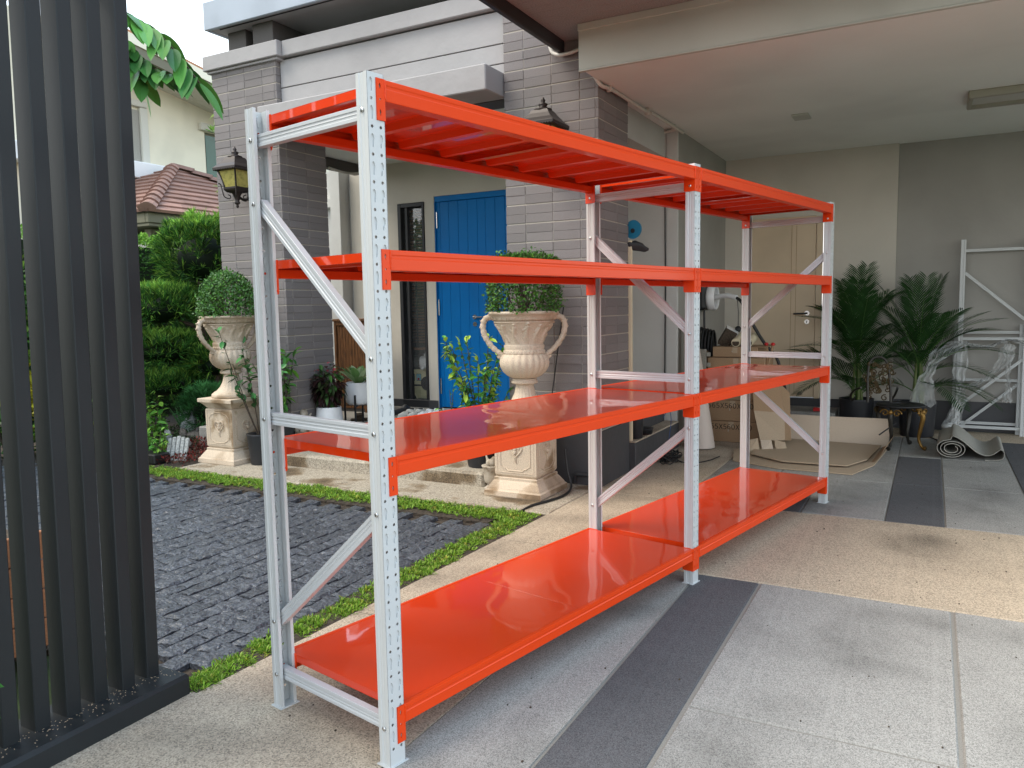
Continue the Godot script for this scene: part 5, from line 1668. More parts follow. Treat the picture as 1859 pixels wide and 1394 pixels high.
func build_garden() -> void:
	struct("garden_bed", slab_mb(Vector3(2.76, -0.2, -9.0), Vector3(9, -0.005, -4.43), 0.02), M.soil)
	struct("garden_bed", slab_mb(Vector3(-6, -0.2, -9.0), Vector3(2.75, -0.01, -5.2), 0.02), M.soil)
	var dk := [Color(0.052, 0.15, 0.026), Color(0.028, 0.095, 0.018), Color(0.065, 0.19, 0.034), Color(0.19, 0.34, 0.055), Color(0.022, 0.07, 0.015)]
	# clipped boundary hedge
	var t := thing("hedge", "tall clipped boundary hedge behind the cloud pruned tree", "hedge", Vector3.ZERO)
	var m := MB.new()
	for i in 15000:
		var p := Vector3(rng.randf_range(3.4, 7.2), rng.randf_range(0.1, 2.33), -7.55 - rng.randf() * rng.randf() * 0.16)
		var o := Vector3(0, 0, 1)
		if rng.randf() < 0.2:
			p = Vector3(p.x, 2.3 + rng.randf_range(-0.05, 0.07), rng.randf_range(-8.1, -7.5))
			o = Vector3.UP
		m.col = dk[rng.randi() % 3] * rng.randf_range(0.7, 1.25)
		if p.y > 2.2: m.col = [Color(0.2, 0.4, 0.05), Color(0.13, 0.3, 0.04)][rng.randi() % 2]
		m.leaf(p, (o + ru() * 0.9).normalized(), (Vector3.UP + ru() * 0.7).normalized(), 0.05 * rng.randf_range(0.7, 1.3), 0.03)
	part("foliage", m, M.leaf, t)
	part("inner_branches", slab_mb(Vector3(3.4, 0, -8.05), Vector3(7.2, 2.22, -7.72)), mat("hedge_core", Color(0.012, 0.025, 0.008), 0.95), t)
	var t2 := thing("hedge", "loose hedge of mixed shrubs behind the slat fence", "hedge")
	m = MB.new()
	for i in 17000:
		var x := rng.randf_range(-3.0, 3.4)
		var hh := 2.6 + 0.5 * sin(x * 1.7) + 0.3 * sin(x * 4.1)
		var p := Vector3(x, rng.randf() * hh, -6.4 - rng.randf() * 0.5 + 0.3 * sin(x * 3.0))
		m.col = dk[rng.randi() % 4] * rng.randf_range(0.7, 1.3)
		if sin(x * 2.3 + p.y * 3.0) > 0.75: m.col = Color(0.42, 0.4, 0.03) * rng.randf_range(0.7, 1.2)
		m.leaf(p, (Vector3(0, 0.2, 1) + ru()).normalized(), (Vector3.UP + ru() * 0.7).normalized(), 0.11 * rng.randf_range(0.7, 1.3), 0.06)
	part("foliage", m, M.leaf, t2)
	m = MB.new()
	for i in 60:
		var x := -3.0 + i * 0.108
		var hh := 2.3 + 0.5 * sin(x * 1.7) + 0.3 * sin(x * 4.1)
		var p := Vector3(x, 0, -6.62 + 0.3 * sin(x * 3.0))
		m.tube(bend([p, p + Vector3(rng.randf_range(-0.1, 0.1), hh * 0.5, rng.randf_range(-0.1, 0.1)), p + Vector3(rng.randf_range(-0.2, 0.2), hh, rng.randf_range(-0.12, 0.12))], 3), 0.012, 5, false)
	part("stem", m, M.bark, t2)

	# cloud pruned tree
	t = thing("cloud_pruned_tree", "cloud pruned podocarpus tree with layered needle pads left of the brick column", "tree")
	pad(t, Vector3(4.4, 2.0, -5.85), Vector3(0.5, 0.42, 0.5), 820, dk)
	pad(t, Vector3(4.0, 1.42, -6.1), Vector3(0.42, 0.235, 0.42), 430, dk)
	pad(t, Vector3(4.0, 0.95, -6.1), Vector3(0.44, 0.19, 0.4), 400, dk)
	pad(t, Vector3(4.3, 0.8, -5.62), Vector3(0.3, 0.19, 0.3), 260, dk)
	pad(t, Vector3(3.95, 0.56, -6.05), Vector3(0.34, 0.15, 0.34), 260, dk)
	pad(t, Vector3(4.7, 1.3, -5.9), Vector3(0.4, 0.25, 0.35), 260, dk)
	m = MB.new()
	m.tube(bend([Vector3(4.35, 0, -5.55), Vector3(4.3, 0.4, -5.6), Vector3(4.42, 0.8, -5.8), Vector3(4.3, 1.3, -5.9), Vector3(4.4, 2.0, -5.85)], 5), [0.06, 0.058, 0.056, 0.054, 0.052, 0.05, 0.05, 0.05, 0.05, 0.048, 0.046, 0.044, 0.042, 0.04, 0.04, 0.04, 0.038, 0.036, 0.034, 0.03, 0.028], 8)
	part("trunk", m, M.bark, t)
	for e in [[Vector3(4.3, 1.2, -5.9), Vector3(4.0, 1.38, -6.1)], [Vector3(4.38, 0.8, -5.78), Vector3(4.0, 0.92, -6.1)], [Vector3(4.33, 0.5, -5.65), Vector3(3.95, 0.52, -6.05)], [Vector3(4.32, 0.55, -5.66), Vector3(4.3, 0.75, -5.62)]]:
		part("limb", tube_mb([e[0], (e[0] + e[1]) / 2 + Vector3(0, -0.03, 0), e[1]], [0.03, 0.024, 0.016], 6), M.bark, t)
	t = thing("low_shrub", "low needle leafed shrub at the foot of the cloud pruned tree beside the left urn", "shrub")
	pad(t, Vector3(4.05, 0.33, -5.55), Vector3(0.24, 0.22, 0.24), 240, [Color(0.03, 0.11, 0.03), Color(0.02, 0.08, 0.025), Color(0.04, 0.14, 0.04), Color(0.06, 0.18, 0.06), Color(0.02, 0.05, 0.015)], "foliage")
	# leafy plants
	for k in 7:
		var a: Array = [[Vector3(3.45, 0, -5.75), 0.42, "broad leafed green plant at the left of the garden beside the fence"], [Vector3(3.75, 0, -5.95), 0.36, "yellow green leafy plant behind the pale garden stone"], [Vector3(2.92, 0, -4.86), 0.3, "pale green leafy plant in front of the leaning slate plaque"], [Vector3(3.15, 0, -5.4), 0.24, "small lime leafed plant behind the red ground cover"], [Vector3(4.2, 0, -6.6), 0.5, "tall green plant under the hedge at the back of the garden"], [Vector3(4.35, 0, -5.3), 0.25, "small green plant by the foot of the left brick column"], [Vector3(3.0, 0, -5.9), 0.6, "leafy shrub close behind the slat fence"]][k]
		t = thing("garden_plant", a[2], "plant", a[0], 0, "leafy plants in the garden bed")
		shrub_stems(t, 7, a[1], a[1] * 0.45, 0.1 if k < 2 else 0.075, 0.55, [Color(0.22, 0.42, 0.06), Color(0.1, 0.28, 0.04), Color(0.06, 0.2, 0.03), Color(0.16, 0.36, 0.06)], 0.0, 10, 0.3)
	t = thing("spiky_plant", "spiky grey green plant standing behind the pale garden stone", "plant", Vector3(4.0, 0.0, -5.85))
	for i in 13:
		var lf := MB.new()
		lf.col = Color(0.1, 0.22, 0.09)
		var an := i * 2.4
		lf.leaf(Vector3.ZERO, Vector3(cos(an) * 0.45, 1, sin(an) * 0.45).normalized(), Vector3(-cos(an), 0.5, -sin(an)).normalized(), 0.42, 0.035, 4, 0.1, 0.3)
		part("leaf", lf, M.leaf, t)
	# red and green ground cover
	var gc := MB.new()
	for i in 9000:
		var p := Vector3(rng.randf_range(2.8, 4.9), 0, rng.randf_range(-6.2, -4.45))
		var hump := 0.05 + 0.05 * sin(p.x * 5.0) * sin(p.z * 4.0)
		p.y = rng.randf() * hump + 0.01
		var red := sin(p.x * 4.0 + 1.0) + sin(p.z * 5.0 + p.x * 2.0)
		gc.col = ([Color(0.16, 0.025, 0.02), Color(0.1, 0.02, 0.018), Color(0.06, 0.03, 0.02)] if red > 0.25 else [Color(0.03, 0.06, 0.02), Color(0.025, 0.03, 0.02), Color(0.06, 0.12, 0.03)])[rng.randi() % 3] * rng.randf_range(0.7, 1.4)
		gc.leaf(p, (ru() + Vector3.UP * 0.6).normalized(), Vector3.UP, 0.034, 0.018)
	var gs := solo("ground_cover", gc, M.leaf, "dark red and green ground cover across the garden bed", "ground cover")
	stuff(gs)
	rock("garden_stone", "large pale upright stone in the garden bed", Vector3(4.02, 0.14, -5.82), Vector3(0.09, 0.15, 0.11), M.stone_light, 3, "loose stones in the garden bed")
	rock("garden_stone", "smooth pale stone beside the slate plaque", Vector3(3.22, 0.1, -4.94), Vector3(0.09, 0.05, 0.08), M.stone_light, 5, "loose stones in the garden bed")
	rock("garden_stone", "brownish flat stone in the middle of the red ground cover", Vector3(3.9, 0.05, -5.5), Vector3(0.16, 0.06, 0.13), M.stone_dark, 8, "loose stones in the garden bed")
	rock("garden_stone", "small white pointed stone near the left pedestal", Vector3(3.7, 0.07, -5.15), Vector3(0.04, 0.07, 0.04), M.stone_light, 9, "loose stones in the garden bed")
	for k in 9:
		rock("edging_stone", "upright grey edging stone in the garden, %s from the fence" % ["first", "second", "third", "fourth", "fifth", "sixth", "seventh", "eighth", "ninth"][k], Vector3(3.25 + k * 0.13, 0.06, -5.9 + k * 0.075), Vector3(0.035, 0.075, 0.05), M.stone_dark if k % 3 else M.stone_light, 20 + k, "row of small upright edging stones")
	t = thing("slate_plaque", "pale ribbed slate plaque leaning in the garden bed by the grass", "plaque", Vector3(2.98, 0.0, -4.72), 0.5)
	for k in 5:
		part("strip", slab_mb(Vector3(-0.012, 0.0, -0.095 + k * 0.04), Vector3(0.012, 0.24 - 0.01 * absf(k - 2), -0.06 + k * 0.04), 0.005), M.stone_light, t, Transform3D(Basis(Vector3.BACK, -0.45), Vector3.ZERO))
	solo("plant_tray", slab_mb(Vector3(2.78, 0.0, -5.0), Vector3(2.95, 0.09, -4.75), 0.01), M.black, "low black plant tray beside the slate plaque", "tray")

	# overhanging tree behind the fence
	t = thing("leafy_tree", "young tree behind the slat fence with long pinnate leaves hanging past its edge", "tree")
	var tk := MB.new()
	tk.tube(bend([Vector3(-0.35, -0.05, -1.75), Vector3(-0.3, 0.9, -1.7), Vector3(-0.2, 1.8, -1.65), Vector3(0.0, 2.5, -1.7), Vector3(0.2, 2.75, -1.62)], 4), 0.022, 7)
	part("trunk", tk, M.bark, t)
	for f in [[Vector3(0.2, 2.72, -1.68), Vector3(0.44, 2.6, -1.6), Vector3(0.53, 2.49, -1.47), Vector3(0.585, 2.3, -1.33), 12, 0.15], [Vector3(0.25, 2.62, -1.7), Vector3(0.44, 2.47, -1.6), Vector3(0.49, 2.38, -1.52), Vector3(0.52, 2.33, -1.42), 9, 0.11], [Vector3(0.2, 2.62, -1.72), Vector3(0.42, 2.5, -1.62), Vector3(0.45, 2.41, -1.57), Vector3(0.465, 2.29, -1.53), 8, 0.12], [Vector3(0.0, 2.55, -1.7), Vector3(-0.2, 2.7, -1.5), Vector3(-0.4, 2.65, -1.4), Vector3(-0.55, 2.45, -1.35), 8, 0.16]]:
		var pts := bend([f[0], f[1], f[2], f[3]], 5)
		part("twig", tube_mb(pts, 0.0035, 5), M.bark, t)
		var nn: int = f[4]
		for i in nn:
			var q := lerpf(0.3, 1.0, float(i) / (nn - 1)) * (pts.size() - 1)
			var p: Vector3 = pts[int(q)].lerp(pts[mini(int(q) + 1, pts.size() - 1)], q - int(q))
			var d: Vector3 = (pts[mini(int(q) + 1, pts.size() - 1)] - pts[maxi(int(q) - 1, 0)]).normalized()
			for s in [-1.0, 1.0]:
				if i == nn - 1 and s > 0: continue
				var lf := MB.new()
				var k := rng.randf_range(0.8, 1.2)
				lf.col = Color(0.075, 0.24, 0.045) * k if rng.randf() < 0.6 else Color(0.04, 0.15, 0.035) * k
				var side: Vector3 = d.cross(Vector3.UP).normalized() * s
				if i == nn - 1: side = d
				lf.leaf(Vector3.ZERO, (side * 0.7 + d * 0.5 + Vector3(0, -0.35, 0) + rv(0.2)).normalized(), (Vector3.UP + side * 0.4 + rv(0.3)).normalized(), f[5] * rng.randf_range(0.75, 1.0) * (1.1 if i > 1 else 0.8), 0.058, 7, 0.25, 0.18)
				part("leaf", lf, M.leaf_gloss, t, at_xf(p))
	t = thing("climbing_plant", "small bright leaved climber at the near left end of the slat fence", "plant", Vector3(-0.62, 0.0, -0.93))
	shrub_stems(t, 4, 0.62, 0.1, 0.06, 0.6, [Color(0.2, 0.4, 0.06), Color(0.1, 0.3, 0.04), Color(0.05, 0.16, 0.03)], 0.05, 8, 0.45)
	t = thing("wooden_planter", "rust brown wooden planter glimpsed through the slat fence", "planter", Vector3(-0.25, 0.0, -1.75))
	for k in 4:
		part("plank", slab_mb(Vector3(-0.3, 0.02 + k * 0.12, -0.02), Vector3(0.3, 0.135 + k * 0.12, 0.0), 0.004), M.tile_orange, t)
	part("box", slab_mb(Vector3(-0.29, 0.0, -0.4), Vector3(0.29, 0.47, -0.022)), M.bark, t)


# ---------------------------------------------------------------- neighbouring house
func tri_tiles(t: Node3D, a: Vector3, b: Vector3, apex: Vector3, rows: int, length: float, called := "roof_tile") -> void:
	# a triangular or sloping face laid with rows of flat tiles, eave a..b
	var along := (b - a).normalized()
	var n := along.cross(apex - a).normalized()
	if n.y < 0: n = -n
	for r in rows:
		var f0 := float(r) / rows
		var f1 := float(r + 1) / rows
		var p0 := a.lerp(apex, f0)
		var p1 := b.lerp(apex, f0)
		var q0 := a.lerp(apex, f1)
		var q1 := b.lerp(apex, f1)
		var l0 := (p1 - p0).length()
		var c := maxi(1, int(ceil(l0 / length)))
		for k in c:
			var u0 := float(k) / c
			var u1 := float(k + 1) / c
			var m := MB.new()
			var w: Array = [p0.lerp(p1, u0), p0.lerp(p1, u1), q0.lerp(q1, u1), q0.lerp(q1, u0)]
			var lift := n * (0.03 + rng.randf_range(0, 0.006))
			var dn := (p0 - q0).normalized() * 0.02
			m.quad_out(w[0] + lift + dn, w[1] + lift + dn, w[2] + n * 0.004, w[3] + n * 0.004, n)
			m.quad_out(w[0] + lift + dn, w[1] + lift + dn, w[1] - n * 0.01 + dn, w[0] - n * 0.01 + dn, -n.cross(along).cross(n) if false else (p0 - q0))
			m.quad_out(w[0] + lift + dn, w[3] + n * 0.004, w[3] - n * 0.02, w[0] - n * 0.02, -along)
			m.quad_out(w[1] + lift + dn, w[2] + n * 0.004, w[2] - n * 0.02, w[1] - n * 0.02, along)
			part(called, m, M["tile%d" % (rng.randi() % 4)], t)

func hip_caps(t: Node3D, a: Vector3, b: Vector3, n: int) -> void:
	var d := (b - a) / n
	var f := d.normalized()
	var sd := f.cross(Vector3.UP).normalized()
	var up := sd.cross(f).normalized()
	for i in n:
		var m := MB.new()
		var p := a + d * i
		var r0 := 0.13
		for k in 5:
			var x0 := lerpf(-1, 1, k / 5.0)
			var x1 := lerpf(-1, 1, (k + 1) / 5.0)
			var h0 := 0.075 * (1 - x0 * x0)
			var h1 := 0.075 * (1 - x1 * x1)
			var o := sd * (x0 + x1) * 0.5 + up
			m.quad_out(p + sd * x0 * r0 + up * (h0 + 0.045) - f * 0.02, p + sd * x1 * r0 + up * (h1 + 0.045) - f * 0.02, p + d + sd * x1 * r0 * 0.9 + up * (h1 + 0.015), p + d + sd * x0 * r0 * 0.9 + up * (h0 + 0.015), o)
			m.quad_out(p + sd * x0 * r0 + up * (h0 + 0.045) - f * 0.02, p + sd * x1 * r0 + up * (h1 + 0.045) - f * 0.02, p + sd * x1 * r0 * 0.8 - up * 0.02, p + sd * x0 * r0 * 0.8 - up * 0.02, -f)
		part("hip_tile", m, M["tile%d" % (rng.randi() % 4)], t)

func build_neighbour() -> void:
	var t := thing("neighbour_house", "cream neighbouring house with brown tiled roof beyond the hedge", "house")
	var z := -11.5
	part("wall", slab_mb(Vector3(4.5, 0, z - 4), Vector3(7.6, 6.2, z)), M.cream_wall, t)
	part("wall", slab_mb(Vector3(7.601, 0, z - 4), Vector3(9.34, 5.6, z)), M.cream_wall, t)
	part("wall", slab_mb(Vector3(9.341, 0, z - 4), Vector3(10.3, 4.05, z)), M.cream_wall, t)
	part("wall", slab_mb(Vector3(9.341, 4.95, z - 4), Vector3(10.3, 5.6, z)), M.cream_wall, t)
	part("wall", slab_mb(Vector3(10.301, 0, z - 4), Vector3(13.5, 5.6, z)), M.cream_wall, t)
	var w := part("window", slab_mb(Vector3(9.35, 4.05, z - 0.1), Vector3(10.29, 4.95, z - 0.06)), M.olive_trim, t)
	part("pane", slab_mb(Vector3(9.4, 4.07, z - 0.055), Vector3(10.25, 4.9, z - 0.05)), M.green_glass, w)
	part("curtain", slab_mb(Vector3(9.4, 4.07, z - 0.3), Vector3(10.25, 4.9, z - 0.25)), M.cream_trim, w)
	part("trim", slab_mb(Vector3(9.2, 4.96, z + 0.001), Vector3(10.5, 5.1, z + 0.09), 0.01), M.cream_trim, w)
	w = part("window", slab_mb(Vector3(7.62, 3.2, z + 0.002), Vector3(7.86, 5.05, z + 0.03)), M.mat_grey, t)
	part("trim", slab_mb(Vector3(7.87, 3.2, z + 0.002), Vector3(8.02, 5.1, z + 0.08), 0.01), M.cream_trim, w)
	part("trim", slab_mb(Vector3(7.2, 5.11, z + 0.002), Vector3(8.02, 5.22, z + 0.08), 0.01), M.cream_trim, w)
	# sloping eave with boarded soffit, gutter and tiles
	var e0 := Vector3(6.0, 6.0, -10.7)
	var e1 := Vector3(12.0, 5.02, -10.7)
	var back := Vector3(0, -0.08, -0.8)
	for k in 6:
		var m := MB.new()
		var o := back * (k / 6.0)
		var o2 := back * ((k + 0.92) / 6.0)
		m.quad_out(e0 + o, e1 + o, e1 + o2, e0 + o2, Vector3.DOWN)
		m.quad_out(e0 + o, e1 + o, e1 + o + Vector3(0, 0.03, 0), e0 + o + Vector3(0, 0.03, 0), Vector3(0, 0, 1))
		part("soffit_board", m, M.cream_trim, t)
	var f := MB.new()
	f.extrude(PackedVector2Array([Vector2(-0.02, -0.05), Vector2(0.05, -0.05), Vector2(0.05, 0.12), Vector2(-0.02, 0.12)]), 0.0, (e1 - e0).length(), Transform3D(Basis(Vector3(0, 0, 1), Vector3.UP, (e1 - e0).normalized()), e0 + Vector3(0, -0.02, 0)))
	part("gutter", f, M.olive_trim, t)
	f = MB.new()
	f.extrude(PackedVector2Array([Vector2(0.0, 0.101), Vector2(0.07, 0.101), Vector2(0.07, 0.26), Vector2(0.0, 0.26)]), 0.0, (e1 - e0).length(), Transform3D(Basis(Vector3(0, 0, 1), Vector3.UP, (e1 - e0).normalized()), e0))
	part("barge_board", f, M.cream_wall, t)
	var up := Vector3(0, 0.55, -1.1)
	for r in 5:
		for k in 18:
			var m := MB.new()
			var a := e0.lerp(e1, k / 18.0) + Vector3(0, 0.27, 0.05) + up * r * 0.28
			var b := e0.lerp(e1, (k + 0.97) / 18.0) + Vector3(0, 0.27, 0.05) + up * r * 0.28
			m.quad_out(a + Vector3(0, 0.04, 0), b + Vector3(0, 0.04, 0), b + up * 0.3 + Vector3(0, 0.01, 0), a + up * 0.3 + Vector3(0, 0.01, 0), Vector3.UP)
			m.quad_out(a + Vector3(0, 0.04, 0), b + Vector3(0, 0.04, 0), b, a, Vector3(0, 0, 1))
			part("roof_tile", m, M.tile_orange if k < 9 else M.tile1, t)
	part("awning", slab_mb(Vector3(5.0, 3.78, -11.49), Vector3(8.2, 4.08, -11.2), 0.02), M.white_paint, t)

	t = thing("tiled_pavilion", "low garden pavilion with brown tiled hip roof in front of the cream house", "pavilion")
	var zz := -8.5
	var c0 := Vector3(5.684, 2.83, zz)
	var c1 := Vector3(10.48, 2.83, zz)
	var c2 := Vector3(10.48, 2.83, zz - 4.8)
	var c3 := Vector3(5.684, 2.83, zz - 4.8)
	var ap := Vector3(8.08, 4.0, zz - 2.4)
	tri_tiles(t, c0, c1, ap, 11, 0.62)
	tri_tiles(t, c3, c0, ap, 11, 0.62)
	var cover := MB.new()
	for q in [[c0, c1], [c1, c2], [c2, c3], [c3, c0]]:
		cover.tri_out(q[0] - Vector3(0, 0.03, 0), q[1] - Vector3(0, 0.03, 0), ap - Vector3(0, 0.03, 0), Vector3.UP)
	part("roof_deck", cover, M.olive_trim, t)
	hip_caps(t, c0, ap, 11)
	hip_caps(t, c1, ap, 11)
	part("fascia", slab_mb(Vector3(5.72, 2.66, zz - 0.1), Vector3(10.4, 2.81, zz - 0.03), 0.01), M.olive_trim, t)
	part("fascia", slab_mb(Vector3(5.72, 2.66, zz - 4.7), Vector3(5.79, 2.81, zz - 0.101), 0.01), M.olive_trim, t)
	part("soffit", slab_mb(Vector3(5.74, 2.62, zz - 4.7), Vector3(10.4, 2.655, zz - 0.05)), M.olive_trim, t)
	part("beam", slab_mb(Vector3(5.95, 2.45, zz - 0.45), Vector3(10.2, 2.615, zz - 0.3), 0.01), M.olive_trim, t)
	part("wall", slab_mb(Vector3(6.0, 0, zz - 4.4), Vector3(10.1, 2.445, zz - 0.5)), M.cream_trim, t)
	# feathery young tree between the column and the neighbour
	t = thing("feathery_tree", "thin young tree with pale feathery leaves just left of the brick column top", "tree")
	var st := MB.new()
	st.tube(bend([Vector3(5.38, 0, -6.5), Vector3(5.4, 1.8, -6.48), Vector3(5.36, 3.2, -6.5), Vector3(5.38, 4.0, -6.5)], 4), 0.02, 6)
	part("trunk", st, M.bark, t)
	var m2 := MB.new()
	for i in 46:
		var y := rng.randf_range(2.2, 4.1)
		tuft(m2, Vector3(5.3 + rng.randf_range(-0.1, 0.3), y, -6.5 + rng.randf_range(-0.12, 0.14)), (ru() + Vector3(0, 0.4, 0)).normalized(), 9, 0.13, 0.02, [Color(0.25, 0.45, 0.08), Color(0.35, 0.5, 0.12), Color(0.15, 0.35, 0.06)])
	part("crown", m2, M.leaf, t)


# ---------------------------------------------------------------- carport contents
func frond_mesh(l: float, arch: float, sd: int, wide := 1.0) -> ArrayMesh:
	var r := RandomNumberGenerator.new()
	r.seed = sd
	var m := MB.new()
	var pts := []
	for i in 13:
		var f := i / 12.0
		pts.append(Vector3(l * f * (0.45 + arch * 0.4 * f), l * (f * 0.95 - arch * 0.62 * f * f), 0.0))
	var rad := []
	for i in 13: rad.append(lerpf(0.006, 0.0012, i / 12.0))
	m.col = Color(0.08, 0.17, 0.04)
	m.tube(pts, rad, 5, false)
	for i in 60:
		var f := 0.2 + 0.8 * (i / 2) / 29.0
		var q := f * 12.0
		var p: Vector3 = pts[int(q)].lerp(pts[mini(int(q) + 1, 12)], q - int(q))
		var d: Vector3 = (pts[mini(int(q) + 1, 12)] - pts[maxi(int(q) - 1, 0)]).normalized()
		var s := 1.0 if i % 2 == 0 else -1.0
		var side := Vector3(0, 0, s)
		var nrm := side.cross(d).normalized()
		if nrm.y < 0: nrm = -nrm
		var ll := l * 0.3 * wide * (1.0 - 0.62 * pow(absf(f - 0.45) / 0.55, 1.6)) * r.randf_range(0.9, 1.1)
		var k := r.randf_range(0.75, 1.25)
		m.col = Color(0.02, 0.062, 0.015) * k
		m.leaf(p, (side * 0.66 + d * 0.75 + nrm * 0.14).normalized(), nrm, ll * 1.1, 0.0115, 3, 0.15, 0.2)
	return m.mesh()

func build_palm(label: String, at: Vector3, fronds: Array, pot_label: String, pr: float) -> void:
	var p := thing("palm_pot", pot_label, "pot", at)
	pot(p, [Vector2(0, 0), Vector2(pr * 0.86, 0), Vector2(pr * 0.9, 0.01), Vector2(pr, 0.33), Vector2(pr * 1.01, 0.345), Vector2(pr * 0.95, 0.345), Vector2(pr * 0.92, 0.32), Vector2(0, 0.31)], M.black_pot)
	var t := thing("potted_palm", label, "palm", at + Vector3(0, 0.31, 0))
	for i in 5:
		var a := i * 1.3
		part("stem", tube_mb([Vector3(cos(a) * 0.05, 0, sin(a) * 0.05), Vector3(cos(a) * 0.04, 0.2, sin(a) * 0.04), Vector3(cos(a) * 0.025, 0.42, sin(a) * 0.025)], [0.016, 0.013, 0.009], 7), mat("palm_stem", Color(0.13, 0.17, 0.05), 0.6) if not M.has("palm_stem") else M.palm_stem, t)
	for f in fronds:
		part("frond", f[0], M.leaf, t, Transform3D(Basis(Vector3.UP, f[1]) * Basis(Vector3.BACK, f[2]), Vector3(0, f[3], 0)))

func build_chair() -> void:
	var t := thing("ornate_chair", "ornate black and gold cast iron chair in front of the potted palms", "chair", Vector3(6.2, 0, 1.14), 0.42)
	var m := MB.new()
	m.lathe([Vector2(0, 0.385), Vector2(0.19, 0.385), Vector2(0.205, 0.39), Vector2(0.205, 0.402), Vector2(0.19, 0.41), Vector2(0, 0.412)], 28)
	part("seat", m, M.black, t)
	for k in 4:
		var a := PI / 4 + PI / 2 * k
		var o := Vector3(cos(a), 0, sin(a))
		m = MB.new()
		var pts := bend([o * 0.15 + Vector3(0, 0.38, 0), o * 0.2 + Vector3(0, 0.31, 0), o * 0.185 + Vector3(0, 0.2, 0), o * 0.17 + Vector3(0, 0.1, 0), o * 0.2 + Vector3(0, 0.03, 0), o * 0.235 + Vector3(0, 0.018, 0)], 4)
		var rads := []
		for i in pts.size(): rads.append(lerpf(0.026, 0.012, minf(1.0, i / 14.0)) + 0.002 * (i % 2) + (0.008 if i >= pts.size() - 3 else 0.0))
		m.tube(pts, rads, 8)
		var lg := part("leg", m, M.gold if k == 1 else M.iron, t)
		m = MB.new()
		for s in [-1.0, 1.0]:
			var sc := []
			for i in 14:
				var b := i * 0.6
				var sd: Vector3 = Vector3(-o.z, 0, o.x) * s
				sc.append(o * 0.195 + sd * (0.055 + 0.04 * (1 - i * 0.06) * cos(b)) + Vector3(0, 0.34 + 0.035 * (1 - i * 0.06) * sin(b), 0))
			m.tube(sc, 0.0075, 5)
		m.ball(o * 0.2 + Vector3(0, 0.345, 0), Vector3(0.022, 0.028, 0.022), 8, 6)
		part("scroll", m, M.gold if k < 3 else M.dull_gold, lg)
	# pierced back of scrollwork on the side towards the wall
	m = MB.new()
	var outl := []
	for i in 27:
		var f := i / 26.0
		var a := PI * 1.0 * f
		var w := 0.17 - 0.02 * sin(a * 3.0)
		outl.append(Vector3(0.0, 0, 0) + Vector3(-cos(a) * w * 0.8 * (0.75 + 0.35 * sin(a)), 0.41 + 0.43 * pow(sin(a), 0.75), 0.02 * sin(a)))
	m.tube(outl, 0.013, 6)
	var rb := part("back_frame", m, M.iron, t, Transform3D(Basis(Vector3.UP, 1.5) * Basis(Vector3.RIGHT, 0.12), Vector3(0.06, 0, -0.15)))
	m = MB.new()
	var rg := RandomNumberGenerator.new()
	rg.seed = 4
	for j in 46:
		var f := rg.randf()
		var y := 0.45 + 0.33 * f
		var x := rg.randf_range(-1, 1) * (0.13 - 0.06 * absf(f - 0.6))
		var sc := []
		var s := 1.0 if rg.randf() < 0.5 else -1.0
		var r0 := rg.randf_range(0.018, 0.04)
		for i in 11:
			var b := i * 0.65 + rg.randf() * 0.1 + j
			sc.append(Vector3(x + s * r0 * (1 - i * 0.07) * cos(b), y + r0 * (1 - i * 0.07) * sin(b), rg.randf_range(0.0, 0.014)))
		m.tube(sc, 0.006, 5)
	part("scrollwork", m, M.dull_gold, rb)
	m = MB.new()
	for s in [-1.0, 1.0]:
		m = MB.new()
		m.tube(bend([Vector3(s * 0.16, 0.55, 0), Vector3(s * 0.19, 0.53, 0.1), Vector3(s * 0.2, 0.48, 0.2), Vector3(s * 0.18, 0.43, 0.24), Vector3(s * 0.17, 0.45, 0.2)], 4), 0.011, 6)
		part("arm", m, M.iron, t, Transform3D(Basis(Vector3.UP, 1.5) * Basis(Vector3.RIGHT, 0.12), Vector3(0.06, 0, -0.15)))

func box_thing(label: String, lo: Vector3, hi: Vector3, text := "", turn := 0.0) -> Node3D:
	var c := (lo + hi) / 2
	var t := thing("cardboard_box", label, "cardboard box", Vector3(c.x, lo.y, c.z), turn, "cardboard boxes stacked by the charger wall")
	var s := hi - lo
	var m := MB.new()
	m.box(Vector3(0, s.y / 2, 0), Vector3(s.x, s.y - 0.002, s.z), 0.004)
	part("carton", m, M.card_dark, t)
	part("tape", slab_mb(Vector3(-s.x / 2 - 0.001, s.y - 0.06, -0.025), Vector3(-s.x / 2 - 0.0004, s.y - 0.005, 0.025)), M.card, t)
	part("staple", slab_mb(Vector3(-s.x / 2 - 0.002, s.y * 0.5, -0.03), Vector3(-s.x / 2 - 0.0004, s.y * 0.62, -0.022)), M.aluminium, t)
	if text:
		var tm := TextMesh.new()
		tm.text = text
		var sf := SystemFont.new()
		sf.font_names = PackedStringArray(["Droid Sans Mono"])
		sf.font_weight = 900
		tm.font = sf
		tm.font_size = 32
		tm.pixel_size = 0.0021
		tm.depth = 0.001
		part("print", tm, M.print, t, Transform3D(Basis(Vector3(0, 0, 1), Vector3.UP, Vector3(-1, 0, 0)), Vector3(-s.x / 2 - 0.0012, s.y * 0.72, -0.02)))
	return t

